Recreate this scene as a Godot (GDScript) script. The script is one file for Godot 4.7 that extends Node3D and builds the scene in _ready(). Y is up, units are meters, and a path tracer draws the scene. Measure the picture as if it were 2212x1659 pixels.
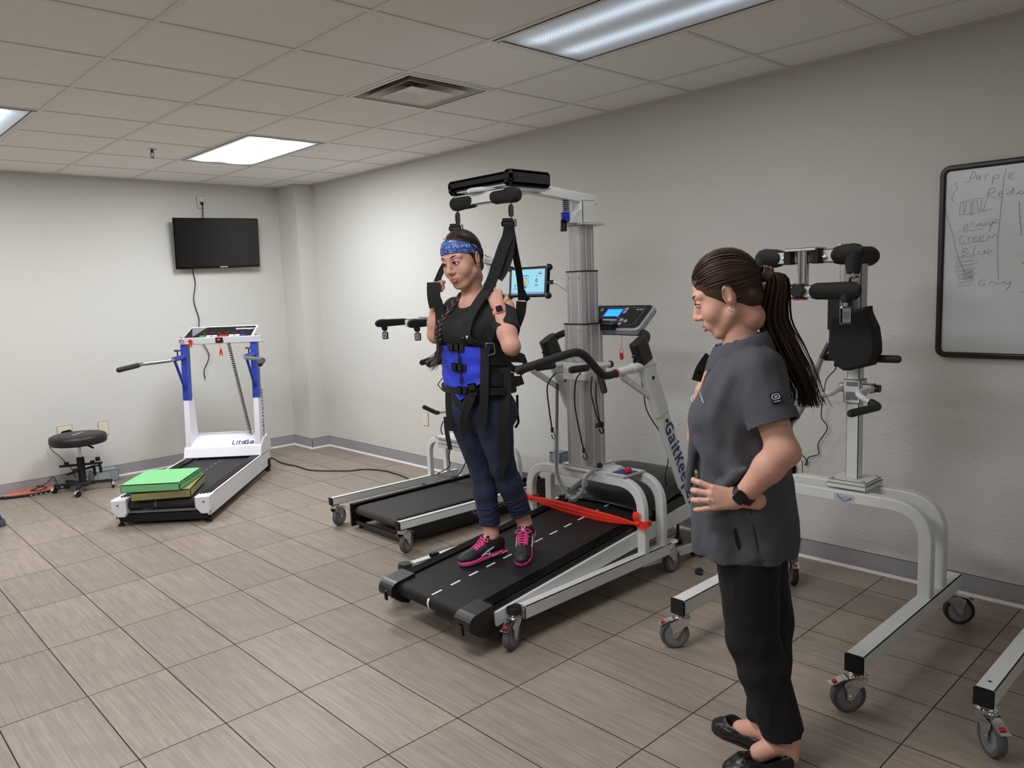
extends Node3D
# A therapy gym: treadmills with overhead support lifts, one walker in a harness, one trainer watching.

const T := 0.6096          # ceiling module
const CEIL := 2.654
const GX := -0.3844        # ceiling grid origin
const GZ := 0.5387
const FX := -3.303         # floor tile origin
const FZ := 2.9098
var M := {}
var rng := RandomNumberGenerator.new()
var used := {}

# ---------------------------------------------------------------- mesh builder
class MB:
	var v := PackedVector3Array()
	var n := PackedVector3Array()
	var uv := PackedVector2Array()
	var col := PackedColorArray()
	var tint := Color(1, 1, 1)
	var tinted := false
	var xf := Transform3D()
	func vert(p: Vector3, nn: Vector3, t := Vector2()) -> void:
		v.append(xf * p)
		n.append((xf.basis * nn).normalized())
		uv.append(t)
		if tinted: col.append(tint)
	func tri(a: Vector3, b: Vector3, c: Vector3) -> void:      # counter-clockwise seen from outside
		var nn := (b - a).cross(c - a)
		vert(a, nn); vert(c, nn); vert(b, nn)
	func trin(a: Vector3, b: Vector3, c: Vector3, na: Vector3, nb: Vector3, nc: Vector3) -> void:
		vert(a, na); vert(c, nc); vert(b, nb)
	func quad(a: Vector3, b: Vector3, c: Vector3, d: Vector3) -> void:
		var nn := (c - a).cross(d - b)
		vert(a, nn, Vector2(0, 1)); vert(c, nn, Vector2(1, 0)); vert(b, nn, Vector2(1, 1))
		vert(a, nn, Vector2(0, 1)); vert(d, nn, Vector2(0, 0)); vert(c, nn, Vector2(1, 0))
	func quadn(a: Vector3, b: Vector3, c: Vector3, d: Vector3, na: Vector3, nb: Vector3, nc: Vector3, nd: Vector3) -> void:
		trin(a, b, c, na, nb, nc)
		trin(a, c, d, na, nc, nd)
	func box(c: Vector3, s: Vector3, bev := 0.0, b := Basis()) -> MB:
		var keep := xf
		xf = xf * Transform3D(b, c)
		var h := s * 0.5
		bev = minf(bev, minf(h.x, minf(h.y, h.z)) * 0.98)
		for ax in 3:
			var u := (ax + 1) % 3
			var w := (ax + 2) % 3
			for sg in [-1.0, 1.0]:
				var q := []
				for k in [[-1, -1], [1, -1], [1, 1], [-1, 1]]:
					var p := Vector3()
					p[ax] = sg * h[ax]
					p[u] = k[0] * (h[u] - bev)
					p[w] = k[1] * (h[w] - bev)
					q.append(p)
				if sg > 0: quad(q[0], q[1], q[2], q[3])
				else: quad(q[3], q[2], q[1], q[0])
		if bev > 0.0:
			for ax in 3:
				var u := (ax + 1) % 3
				var w := (ax + 2) % 3
				for su in [-1.0, 1.0]:
					for sw in [-1.0, 1.0]:
						var q := []
						for k in [[-1, 0], [1, 0], [1, 1], [-1, 1]]:
							var p := Vector3()
							p[ax] = k[0] * (h[ax] - bev)
							p[u] = su * (h[u] - (0.0 if k[1] == 0 else bev))
							p[w] = sw * (h[w] - (bev if k[1] == 0 else 0.0))
							q.append(p)
						var nu := Vector3(); nu[u] = su
						var nw := Vector3(); nw[w] = sw
						if su * sw > 0: quadn(q[0], q[1], q[2], q[3], nu, nu, nw, nw)
						else: quadn(q[3], q[2], q[1], q[0], nw, nw, nu, nu)
			for sx in [-1.0, 1.0]:
				for sy in [-1.0, 1.0]:
					for sz in [-1.0, 1.0]:
						var a := Vector3(sx * h.x, sy * (h.y - bev), sz * (h.z - bev))
						var d := Vector3(sx * (h.x - bev), sy * h.y, sz * (h.z - bev))
						var e := Vector3(sx * (h.x - bev), sy * (h.y - bev), sz * h.z)
						if sx * sy * sz > 0: tri(a, d, e)
						else: tri(a, e, d)
		xf = keep
		return self
	func cap(c: Vector3, nn: Vector3, ring: PackedVector3Array, rev: bool) -> void:
		for k in ring.size():
			var a := ring[k]
			var b := ring[(k + 1) % ring.size()]
			if rev: trin(c, b, a, nn, nn, nn)
			else: trin(c, a, b, nn, nn, nn)
	# round tube along points; r one radius or one per point; flat: squash across; round: dome the ends
	func tube(pts: Array, r, seg := 10, dome := false, closed := false, flat := 1.0, upv := Vector3.ZERO) -> MB:
		var np := pts.size()
		var rings := []
		var nrm := []
		var t0: Vector3 = (pts[1] - pts[0]).normalized()
		var s: Vector3 = t0.cross(upv) if upv != Vector3.ZERO and absf(t0.dot(upv.normalized())) < 0.98 else t0.cross(Vector3.UP if absf(t0.y) < 0.9 else Vector3.RIGHT)
		s = s.normalized()
		var list: Array = pts.duplicate()
		var rad := []
		for i in np: rad.append(r[i] if (r is Array or r is PackedFloat32Array) else r)
		if dome and not closed:
			var td: Vector3 = (pts[np - 1] - pts[np - 2]).normalized()
			var ra: float = rad[0]
			var rb: float = rad[np - 1]
			for k in [0.5, 0.85]:
				list.push_front(pts[0] - t0 * ra * k); rad.push_front(ra * sqrt(1 - k * k))
				list.push_back(pts[np - 1] + td * rb * k); rad.push_back(rb * sqrt(1 - k * k))
			np = list.size()
		for i in np:
			var t: Vector3
			if closed: t = (list[(i + 1) % np] - list[(i - 1 + np) % np]).normalized()
			elif i == 0: t = (list[1] - list[0]).normalized()
			elif i == np - 1: t = (list[np - 1] - list[np - 2]).normalized()
			else:
				t = ((list[i + 1] - list[i]).normalized() + (list[i] - list[i - 1]).normalized()).normalized()
			s = (s - t * s.dot(t))
			if s.length() < 1e-5: s = t.cross(Vector3.RIGHT)
			s = s.normalized()
			var b := t.cross(s)
			var ring := PackedVector3Array()
			var rn := PackedVector3Array()
			for k in seg:
				var a := TAU * k / seg
				ring.append(list[i] + (s * cos(a) + b * sin(a) * flat) * rad[i])
				rn.append((s * cos(a) * flat + b * sin(a)).normalized())
			rings.append(ring); nrm.append(rn)
		for i in (np if closed else np - 1):
			var j := (i + 1) % np
			for k in seg:
				var l := (k + 1) % seg
				quadn(rings[i][k], rings[i][l], rings[j][l], rings[j][k], nrm[i][k], nrm[i][l], nrm[j][l], nrm[j][k])
		if not closed:
			var ta: Vector3 = (list[1] - list[0]).normalized()
			var tb: Vector3 = (list[np - 1] - list[np - 2]).normalized()
			cap(list[0], -ta, rings[0], true)
			cap(list[np - 1], tb, rings[np - 1], false)
		return self
	# profile (2D polygon, counter-clockwise) swept along pts; side = fixed sideways axis; profile x along side, y along side x tangent
	func sweep(pts: Array, prof: PackedVector2Array, side: Vector3, caps := true, closed := false) -> MB:
		var np := pts.size()
		var rings := []
		var ups := []
		for i in np:
			var t: Vector3
			var ta: Vector3 = (pts[(i + 1) % np] - pts[i]).normalized() if closed or i < np - 1 else (pts[i] - pts[i - 1]).normalized()
			var tb: Vector3 = (pts[i] - pts[(i - 1 + np) % np]).normalized() if closed or i > 0 else ta
			t = (ta + tb).normalized()
			var s := (side - t * side.dot(t)).normalized()
			var w := t.cross(s)
			var st := 1.0 / maxf(0.5, t.dot(ta))
			var ring := PackedVector3Array()
			for q in prof: ring.append(pts[i] + s * q.x + w * q.y * st)
			rings.append(ring); ups.append([s, w])
		var m := prof.size()
		for i in (np if closed else np - 1):
			var j := (i + 1) % np
			for k in m:
				var l := (k + 1) % m
				var e := (prof[l] - prof[k]).normalized()
				var nn := Vector2(e.y, -e.x)
				var na: Vector3 = ups[i][0] * nn.x + ups[i][1] * nn.y
				var nb: Vector3 = ups[j][0] * nn.x + ups[j][1] * nn.y
				quadn(rings[i][k], rings[i][l], rings[j][l], rings[j][k], na, na, nb, nb)
		if caps and not closed:
			var ix := Geometry2D.triangulate_polygon(prof)
			for k in range(0, ix.size(), 3):
				tri(rings[0][ix[k]], rings[0][ix[k + 2]], rings[0][ix[k + 1]])
				tri(rings[np - 1][ix[k]], rings[np - 1][ix[k + 1]], rings[np - 1][ix[k + 2]])
		return self
	# lathe: profile of (radius, height) bottom to top, round local y at c
	func lathe(prof: Array, c := Vector3(), seg := 24, b := Basis(), smooth := true) -> MB:
		var keep := xf
		xf = xf * Transform3D(b, c)
		for i in prof.size() - 1:
			var p: Vector2 = prof[i]
			var q: Vector2 = prof[i + 1]
			if p.distance_to(q) < 1e-7: continue
			var d := (q - p).normalized()
			var nl := Vector2(d.y, -d.x)
			var n0 := nl
			var n1 := nl
			if smooth:
				if i > 0:
					var e: Vector2 = (p - prof[i - 1]).normalized()
					if e.dot(d) > 0.6: n0 = (nl + Vector2(e.y, -e.x)).normalized()
				if i < prof.size() - 2:
					var e2: Vector2 = (prof[i + 2] - q).normalized()
					if e2.dot(d) > 0.6: n1 = (nl + Vector2(e2.y, -e2.x)).normalized()
			for k in seg:
				var a := TAU * k / seg
				var a2 := TAU * (k + 1) / seg
				var e0 := Vector3(cos(a), 0, -sin(a))
				var e1 := Vector3(cos(a2), 0, -sin(a2))
				var y := Vector3(0, 1, 0)
				quadn(e0 * p.x + y * p.y, e1 * p.x + y * p.y, e1 * q.x + y * q.y, e0 * q.x + y * q.y, e0 * n0.x + y * n0.y, e1 * n0.x + y * n0.y, e1 * n1.x + y * n1.y, e0 * n1.x + y * n1.y)
		xf = keep
		return self
	# polygon (counter-clockwise, x right y up) pulled out along +z from -d/2 to d/2
	func prism(poly: PackedVector2Array, d: float, t := Transform3D(), bev := 0.0) -> MB:
		var keep := xf
		xf = xf * t
		if Geometry2D.is_polygon_clockwise(poly): poly.reverse()
		var inner := poly
		if bev > 0.0:
			var off := Geometry2D.offset_polygon(poly, -bev, Geometry2D.JOIN_MITER)
			if off.size() == 1 and off[0].size() == poly.size():
				inner = off[0]
				if Geometry2D.is_polygon_clockwise(inner): inner.reverse()
				var best := 0
				for k in poly.size():
					if inner[k].distance_squared_to(poly[0]) < inner[best].distance_squared_to(poly[0]): best = k
				var turned := PackedVector2Array()
				for k in poly.size(): turned.append(inner[(k + best) % poly.size()])
				inner = turned
			else: bev = 0.0
		var h := d * 0.5
		var ix := Geometry2D.triangulate_polygon(inner)
		for k in range(0, ix.size(), 3):
			var a := inner[ix[k]]; var b := inner[ix[k + 1]]; var c := inner[ix[k + 2]]
			if (b - a).cross(c - a) < 0: var s := b; b = c; c = s
			tri(Vector3(a.x, a.y, h), Vector3(b.x, b.y, h), Vector3(c.x, c.y, h))
			tri(Vector3(a.x, a.y, -h), Vector3(c.x, c.y, -h), Vector3(b.x, b.y, -h))
		for k in poly.size():
			var l := (k + 1) % poly.size()
			var a := poly[k]; var b := poly[l]
			quad(Vector3(a.x, a.y, -h + bev), Vector3(b.x, b.y, -h + bev), Vector3(b.x, b.y, h - bev), Vector3(a.x, a.y, h - bev))
			if bev > 0.0:
				var ia := inner[k]; var ib := inner[l]
				quad(Vector3(a.x, a.y, h - bev), Vector3(b.x, b.y, h - bev), Vector3(ib.x, ib.y, h), Vector3(ia.x, ia.y, h))
				quad(Vector3(ia.x, ia.y, -h), Vector3(ib.x, ib.y, -h), Vector3(b.x, b.y, -h + bev), Vector3(a.x, a.y, -h + bev))
		xf = keep
		return self
	# strap: flat band along pts, wide along the given side directions (one or one per point)
	func strap(pts: Array, w: float, th: float, side) -> MB:
		var np := pts.size()
		var A := []
		for i in np:
			var t: Vector3 = (pts[mini(i + 1, np - 1)] - pts[maxi(i - 1, 0)]).normalized()
			var sd: Vector3 = side[i] if side is Array else side
			sd = (sd - t * sd.dot(t)).normalized()
			var nn := sd.cross(t)
			A.append([pts[i] - sd * w / 2 - nn * th / 2, pts[i] + sd * w / 2 - nn * th / 2, pts[i] + sd * w / 2 + nn * th / 2, pts[i] - sd * w / 2 + nn * th / 2, nn, sd])
		for i in np - 1:
			var a: Array = A[i]
			var b: Array = A[i + 1]
			quadn(a[0], b[0], b[1], a[1], -a[4], -b[4], -b[4], -a[4])
			quadn(a[3], a[2], b[2], b[3], a[4], a[4], b[4], b[4])
			quadn(a[1], b[1], b[2], a[2], a[5], b[5], b[5], a[5])
			quadn(a[0], a[3], b[3], b[0], -a[5], -a[5], -b[5], -b[5])
		var f: Array = A[0]
		var g: Array = A[np - 1]
		quad(f[0], f[1], f[2], f[3])
		quad(g[3], g[2], g[1], g[0])
		return self
	func mesh() -> ArrayMesh:
		var a := []
		a.resize(Mesh.ARRAY_MAX)
		a[Mesh.ARRAY_VERTEX] = v
		a[Mesh.ARRAY_NORMAL] = n
		a[Mesh.ARRAY_TEX_UV] = uv
		if tinted: a[Mesh.ARRAY_COLOR] = col
		var m := ArrayMesh.new()
		m.add_surface_from_arrays(Mesh.PRIMITIVE_TRIANGLES, a)
		return m

# ---------------------------------------------------------------- node helpers
func numbered(called: String) -> String:
	var k: int = used.get(called, 0)
	used[called] = k + 1
	return called if k == 0 else "%s_%03d" % [called, k]

func thing(called: String, label: String, category: String, at := Vector3.ZERO, turn := 0.0, group := "") -> Node3D:
	var o := Node3D.new()
	o.name = numbered(called)
	add_child(o)
	o.position = at
	o.rotation.y = turn
	tag(o, label, category, group)
	return o

func tag(o: Node3D, label: String, category: String, group := "") -> Node3D:
	o.set_meta("label", label)
	o.set_meta("category", category)
	if group: o.set_meta("group", group)
	return o

func put(called: String, m, material: Material, parent: Node = null, label := "") -> MeshInstance3D:
	var o := MeshInstance3D.new()
	var mm: Mesh = m.mesh() if m is MB else m
	o.mesh = mm
	o.material_override = material
	o.cast_shadow = GeometryInstance3D.SHADOW_CASTING_SETTING_ON
	if parent == null:
		o.name = numbered(called)
		add_child(o)
	else:
		var k := 0
		var nm := called
		while parent.has_node(NodePath(nm)):
			k += 1
			nm = "%s_%03d" % [called, k]
		o.name = nm
		parent.add_child(o, true)
	if label: o.set_meta("label", label)
	return o

func struct(called: String, m, mat: Material, label: String, cat: String) -> MeshInstance3D:
	var o := put(called, m, mat)
	o.set_meta("kind", "structure")
	o.set_meta("label", label)
	o.set_meta("category", cat)
	return o

func bez(p: Array, steps := 8) -> Array:          # smooth curve through the points
	var out := []
	var np := p.size()
	for i in np - 1:
		var a: Vector3 = p[maxi(i - 1, 0)]
		var b: Vector3 = p[i]
		var c: Vector3 = p[i + 1]
		var d: Vector3 = p[mini(i + 2, np - 1)]
		for k in steps:
			out.append(b.cubic_interpolate(c, a, d, float(k) / steps))
	out.append(p[np - 1])
	return out

func fillet(p: Array, r: float, steps := 6) -> Array:    # straight runs with rounded corners
	var out := [p[0]]
	for i in range(1, p.size() - 1):
		var a: Vector3 = p[i - 1]
		var b: Vector3 = p[i]
		var c: Vector3 = p[i + 1]
		var d := minf(r, minf(a.distance_to(b), b.distance_to(c)) * 0.49)
		var s := b + (a - b).normalized() * d
		var e := b + (c - b).normalized() * d
		for k in steps + 1:
			var t := float(k) / steps
			out.append(s.lerp(b, t).lerp(b.lerp(e, t), t))
	out.append(p[p.size() - 1])
	return out

func arc(c: Vector3, u: Vector3, w: Vector3, a0: float, a1: float, steps := 8) -> Array:
	var out := []
	for k in steps + 1:
		var a := lerpf(a0, a1, float(k) / steps)
		out.append(c + u * cos(a) + w * sin(a))
	return out

func rrect(w: float, h: float, r: float, steps := 3) -> PackedVector2Array:
	var out := PackedVector2Array()
	for q in [[w / 2 - r, -h / 2 + r, -PI / 2], [w / 2 - r, h / 2 - r, 0.0], [-w / 2 + r, h / 2 - r, PI / 2], [-w / 2 + r, -h / 2 + r, PI]]:
		for k in steps + 1:
			var a: float = q[2] + PI / 2 * k / steps
			out.append(Vector2(q[0] + r * cos(a), q[1] + r * sin(a)))
	return out

func frame(o: Vector3, x: Vector3, y: Vector3) -> Transform3D:    # x right, y up (made square), z out
	x = x.normalized()
	var z := x.cross(y).normalized()
	return Transform3D(Basis(x, z.cross(x), z), o)

func text(s: String, size: float, bold := false, depth := 0.0006, italic := false) -> TextMesh:
	var f := SystemFont.new()
	f.font_names = PackedStringArray(["Droid Sans"])
	if bold: f.font_weight = 700
	f.font_italic = italic
	var t := TextMesh.new()
	t.text = s
	t.font = f
	t.font_size = 32
	t.pixel_size = size / 32.0
	t.depth = depth
	t.curve_step = 1.0
	return t

func write(called: String, s: String, size: float, mat: Material, parent: Node, at: Transform3D, bold := false, italic := false, depth := 0.0006) -> MeshInstance3D:
	var o := put(called, text(s, size, bold, depth, italic), mat, parent)
	o.transform = at
	return o

# ---------------------------------------------------------------- materials
func mat(key: String, c: Color, rough := 0.6, metal := 0.0, spec := 0.5) -> StandardMaterial3D:
	var m := StandardMaterial3D.new()
	m.resource_name = key
	m.albedo_color = c
	m.roughness = rough
	m.metallic = metal
	m.metallic_specular = spec
	M[key] = m
	return m

func noise_tex(freq: float, size := 512, normal := false, oct := 3, seed_ := 1, bump := 4.0, type := FastNoiseLite.TYPE_SIMPLEX_SMOOTH) -> NoiseTexture2D:
	var f := FastNoiseLite.new()
	f.noise_type = type
	f.frequency = freq
	f.fractal_octaves = oct
	f.seed = seed_
	var t := NoiseTexture2D.new()
	t.width = size
	t.height = size
	t.seamless = true
	t.noise = f
	t.as_normal_map = normal
	t.bump_strength = bump
	return t

func tri(m: StandardMaterial3D, scale: float, world := true) -> void:
	m.uv1_triplanar = true
	m.uv1_world_triplanar = world
	m.uv1_scale = Vector3.ONE * scale

func bumpy(m: StandardMaterial3D, t: Texture2D, cm: float, scale: float, world := true) -> StandardMaterial3D:
	m.heightmap_enabled = true
	m.heightmap_texture = t
	m.heightmap_scale = cm
	tri(m, scale, world)
	return m

func streak_image(w: int, h: int, seed_: int) -> ImageTexture:
	var f := FastNoiseLite.new()
	f.seed = seed_
	f.frequency = 1.0
	var g := FastNoiseLite.new()
	g.seed = seed_ + 7
	g.frequency = 1.0
	g.noise_type = FastNoiseLite.TYPE_VALUE
	var d := PackedByteArray()
	d.resize(w * h * 3)
	var i := 0
	for y in h:
		for x in w:
			var s := 0.5 * g.get_noise_2d(x * 0.42, y * 0.0042) + 0.42 * f.get_noise_2d(x * 0.12 + 40, y * 0.003) + 0.3 * f.get_noise_2d(x * 0.025, y * 0.006 + 90)
			var k := 1.0 + 0.20 * s
			d[i] = clampi(int(236 * k * 0.905), 0, 255)
			d[i + 1] = clampi(int(225 * k * 0.905), 0, 255)
			d[i + 2] = clampi(int(213 * k * 0.905), 0, 255)
			i += 3
	return ImageTexture.create_from_image(Image.create_from_data(w, h, false, Image.FORMAT_RGB8, d))

func speck_image(w: int) -> ImageTexture:        # pale board with small dark pin holes and short fissures
	var im := Image.create(w, w, false, Image.FORMAT_RGB8)
	im.fill(Color(1, 1, 1))
	var r := RandomNumberGenerator.new()
	r.seed = 5
	for k in 2600:
		var x := r.randi() % w
		var y := r.randi() % w
		var c := r.randf_range(0.55, 0.86)
		var l := r.randi_range(1, 4)
		var dx := r.randf_range(-1, 1)
		var dy := r.randf_range(-1, 1)
		for q in l:
			im.set_pixel(posmod(x + int(dx * q), w), posmod(y + int(dy * q), w), Color(c, c * 0.97, c * 0.92))
	return ImageTexture.create_from_image(im)

func make_materials() -> void:
	var fine := noise_tex(0.02, 512, false, 4, 3)
	var wall := mat("wall_paint", Color(0.80, 0.795, 0.77), 0.75, 0, 0.3)
	bumpy(wall, noise_tex(0.045, 512, false, 3, 11), 0.12, 1.6)
	var ct := mat("ceiling_tile", Color(0.93, 0.92, 0.905), 0.95, 0, 0.1)
	ct.albedo_texture = speck_image(512)
	tri(ct, 1.64)
	mat("grid_white", Color(0.86, 0.845, 0.82), 0.5)
	mat("grid_shadow", Color(0.40, 0.37, 0.33), 0.8)
	var st := streak_image(384, 768, 21)
	for k in 3:
		var ft := mat("floor_tile_%d" % k, [Color(0.665, 0.645, 0.62), Color(0.685, 0.66, 0.635), Color(0.65, 0.63, 0.605)][k], 0.42, 0, 0.4)
		ft.albedo_texture = st
		ft.heightmap_enabled = true
		ft.heightmap_texture = st
		ft.heightmap_scale = 0.02
	mat("grout", Color(0.44, 0.415, 0.39), 0.9)
	mat("base_vinyl", Color(0.60, 0.59, 0.605), 0.6)
	mat("base_toe", Color(0.86, 0.85, 0.84), 0.6)
	var pc := mat("powder_white", Color(0.835, 0.845, 0.835), 0.42, 0, 0.5)
	bumpy(pc, fine, 0.006, 30.0)
	mat("powder_grey", Color(0.70, 0.70, 0.69), 0.45)
	mat("gloss_white", Color(0.90, 0.90, 0.92), 0.3)
	mat("alu", Color(0.69, 0.68, 0.675), 0.42, 0.55)
	mat("alu_light", Color(0.80, 0.80, 0.79), 0.38, 0.5)
	mat("chrome", Color(0.86, 0.86, 0.87), 0.12, 1.0)
	mat("steel", Color(0.66, 0.66, 0.66), 0.3, 0.9)
	mat("black_plastic", Color(0.085, 0.085, 0.09), 0.38)
	mat("black_gloss", Color(0.03, 0.03, 0.035), 0.12)
	mat("black_matte", Color(0.065, 0.065, 0.068), 0.75)
	bumpy(mat("foam_black", Color(0.095, 0.093, 0.10), 0.85), fine, 0.05, 20.0, false)
	bumpy(mat("rubber_grip", Color(0.12, 0.12, 0.125), 0.6), fine, 0.03, 26.0, false)
	bumpy(mat("belt_black", Color(0.105, 0.105, 0.108), 0.62, 0, 0.35), noise_tex(0.2, 256, false, 2, 8), 0.03, 9.0)
	bumpy(mat("belt_grey", Color(0.25, 0.245, 0.24), 0.7, 0, 0.35), noise_tex(0.2, 256, false, 2, 9), 0.04, 9.0)
	bumpy(mat("belt_dark", Color(0.19, 0.19, 0.195), 0.65, 0, 0.35), noise_tex(0.2, 256, false, 2, 9), 0.03, 9.0)
	mat("dash_white", Color(0.9, 0.92, 0.93), 0.5)
	mat("wheel_grey", Color(0.50, 0.50, 0.515), 0.5)
	mat("tyre_grey", Color(0.33, 0.33, 0.345), 0.6)
	mat("tyre_dark", Color(0.13, 0.13, 0.13), 0.7)
	mat("blue_paint", Color(0.14, 0.24, 0.62), 0.35)
	mat("blue_text", Color(0.13, 0.17, 0.48), 0.5)
	mat("red_plastic", Color(0.75, 0.09, 0.10), 0.35)
	mat("band_red", Color(0.90, 0.20, 0.11), 0.5, 0, 0.4)
	M["band_red"].backlight_enabled = true
	M["band_red"].backlight = Color(0.25, 0.05, 0.02)
	bumpy(mat("webbing", Color(0.055, 0.055, 0.06), 0.8), noise_tex(0.12, 256, false, 2, 17), 0.05, 24.0, false)
	mat("cord_black", Color(0.06, 0.06, 0.06), 0.5)
	mat("ivory", Color(0.86, 0.83, 0.75), 0.4)
	mat("print_white", Color(0.85, 0.86, 0.88), 0.5)
	mat("print_grey", Color(0.45, 0.46, 0.48), 0.5)
	mat("box_grey", Color(0.60, 0.645, 0.66), 0.5)
	bumpy(mat("foam_green", Color(0.47, 0.74, 0.50), 0.9), fine, 0.12, 8.0, false)
	bumpy(mat("foam_tan", Color(0.58, 0.56, 0.37), 0.9), fine, 0.12, 8.0, false)
	mat("board_orange", Color(0.86, 0.47, 0.32), 0.6)
	mat("board_navy", Color(0.07, 0.08, 0.14), 0.5)
	var pl := mat("clear_sleeve", Color(0.95, 0.96, 0.97, 0.22), 0.1)
	pl.transparency = BaseMaterial3D.TRANSPARENCY_ALPHA
	mat("whiteboard", Color(0.80, 0.805, 0.80), 0.25)
	mat("ink", Color(0.10, 0.10, 0.11), 0.7)
	mat("ink_faint", Color(0.34, 0.34, 0.35), 0.7)
	mat("ink_green", Color(0.35, 0.52, 0.16), 0.7)
	mat("tv_screen", Color(0.018, 0.019, 0.022), 0.12)
	var lens := mat("light_lens_bright", Color(0.93, 0.93, 0.93), 0.5)
	lens.emission_enabled = true
	lens.emission = Color(0.95, 0.96, 1.0)
	lens.emission_energy_multiplier = 2.2
	mat("seat_vinyl", Color(0.11, 0.105, 0.105), 0.45)

# ---------------------------------------------------------------- camera, light, exposure
func setup_view() -> void:
	var cam := Camera3D.new()
	cam.name = "camera"
	add_child(cam)
	cam.position = Vector3(-4.0352, 1.5627, 7.4582)
	cam.rotation = Vector3(-0.1243, -0.7554, -0.0383)
	cam.fov = rad_to_deg(2.0 * atan(829.5 / 1666.99))
	cam.near = 0.05
	cam.far = 60.0
	cam.current = true
	var e := Environment.new()
	e.background_mode = Environment.BG_COLOR
	e.background_color = Color(0, 0, 0)
	e.tonemap_mode = Environment.TONE_MAPPER_LINEAR
	e.tonemap_exposure = 1.0
	e.sdfgi_enabled = true
	e.ssao_enabled = true
	e.ssil_enabled = true
	var w := WorldEnvironment.new()
	w.name = "environment"
	w.environment = e
	add_child(w)

const LIGHTS := [     # grid column, first grid row, strength, label
	[1, 1, 5.2, "far bright rectangular ceiling light nearest the corner column"],
	[1, 7, 0.7, "dimmer prismatic ceiling light at the top, near the whiteboard wall"],
	[4, 1, 4.2, "ceiling light cut off by the left edge of the view"],
	[4, 7, 4.4, "ceiling light above the open floor beside the near treadmill"],
	[7, 1, 3.0, "ceiling light over the far end of the open floor"],
	[7, 7, 3.6, "ceiling light over the middle of the open floor"],
	[1, 13, 0.25, "ceiling light by the whiteboard wall behind the viewer"],
	[4, 13, 1.6, "ceiling light behind the viewer"],
]

func lens_image(dim: bool) -> ImageTexture:
	var w := 128
	var h := 256
	var d := PackedByteArray()
	d.resize(w * h * 3)
	var i := 0
	for y in h:
		for x in w:
			var u := float(x) / w
			var s := 0.0
			for c in [0.27, 0.73]: s += exp(-pow((u - c) / 0.13, 2.0))
			var k := 0.36 + 0.64 * minf(s, 1.0)
			var en := minf(y, h - 1 - y) / float(h)
			k *= clampf(0.5 + en * 7.0, 0.0, 1.0)
			if ((x >> 1) + (y >> 1)) % 2 == 0: k *= 0.80
			var g := clampi(int(255 * k), 0, 255)
			d[i] = int(g * 0.86); d[i + 1] = int(g * 0.93); d[i + 2] = g
			i += 3
	return ImageTexture.create_from_image(Image.create_from_data(w, h, false, Image.FORMAT_RGB8, d))

func ceiling_light(col: int, row: int, power: float, label: String) -> void:
	var x0 := GX - (col + 1) * T
	var z0 := GZ + row * T
	var c := Vector3(x0 + T / 2, CEIL, z0 + T)
	var o := thing("ceiling_light", label, "ceiling light", c, 0, "recessed ceiling lights")
	var b := MB.new()
	for s: int in [-1, 1]:
		b.box(Vector3(s * (T / 2 - 0.027), 0.004, 0), Vector3(0.028, 0.014, 2 * T - 0.03), 0.003)
		b.box(Vector3(0, 0.004, s * (T - 0.027)), Vector3(T - 0.082, 0.014, 0.028), 0.003)
	put("frame", b, M.grid_white, o)
	var h := MB.new()
	h.box(Vector3(0, 0.11, 0), Vector3(T - 0.03, 0.02, 2 * T - 0.03))
	for s: int in [-1, 1]:
		h.box(Vector3(s * (T / 2 - 0.02), 0.06, 0), Vector3(0.01, 0.1, 2 * T - 0.03))
		h.box(Vector3(0, 0.06, s * (T - 0.02)), Vector3(T - 0.05, 0.1, 0.01))
	put("housing", h, M.gloss_white, o)
	var l := MB.new()
	var lw := T / 2 - 0.04
	var ll := T - 0.04
	l.quad(Vector3(-lw, 0.004, -ll), Vector3(lw, 0.004, -ll), Vector3(lw, 0.004, ll), Vector3(-lw, 0.004, ll))
	l.quad(Vector3(-lw, 0.008, ll), Vector3(lw, 0.008, ll), Vector3(lw, 0.008, -ll), Vector3(-lw, 0.008, -ll))
	if not M.has("lens_img"): M["lens_img"] = lens_image(true)
	var lm := mat("lens_%d_%d" % [col, row], Color(0.85, 0.87, 0.9), 0.45)
	lm.emission_enabled = true
	lm.emission_texture = M.lens_img
	lm.emission_operator = BaseMaterial3D.EMISSION_OP_MULTIPLY
	lm.emission = Color(1, 1, 1)
	lm.emission_energy_multiplier = [0.85, 2.6][int(power > 2.0)]
	if col == 1 and row == 1: lm.emission_energy_multiplier = 9.0
	put("lens", l, lm, o)
	var a := AreaLight3D.new()
	a.name = "lamp"
	a.area_size = Vector2(2 * lw, 2 * ll)
	a.light_energy = power
	a.light_color = Color(0.985, 0.985, 1.0)
	a.area_range = 14.0
	a.area_attenuation = 2.0
	a.shadow_enabled = true
	o.add_child(a)
	a.position = Vector3(0, -0.012, 0)
	a.rotation = Vector3(-PI / 2, 0, 0)

# ---------------------------------------------------------------- the room
func taken(i: int, j: int) -> bool:       # ceiling cells that hold a light or the air vent
	for l in LIGHTS:
		if i == l[0] and (j == l[1] or j == l[1] + 1): return true
	return i == 1 and j == 5

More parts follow.
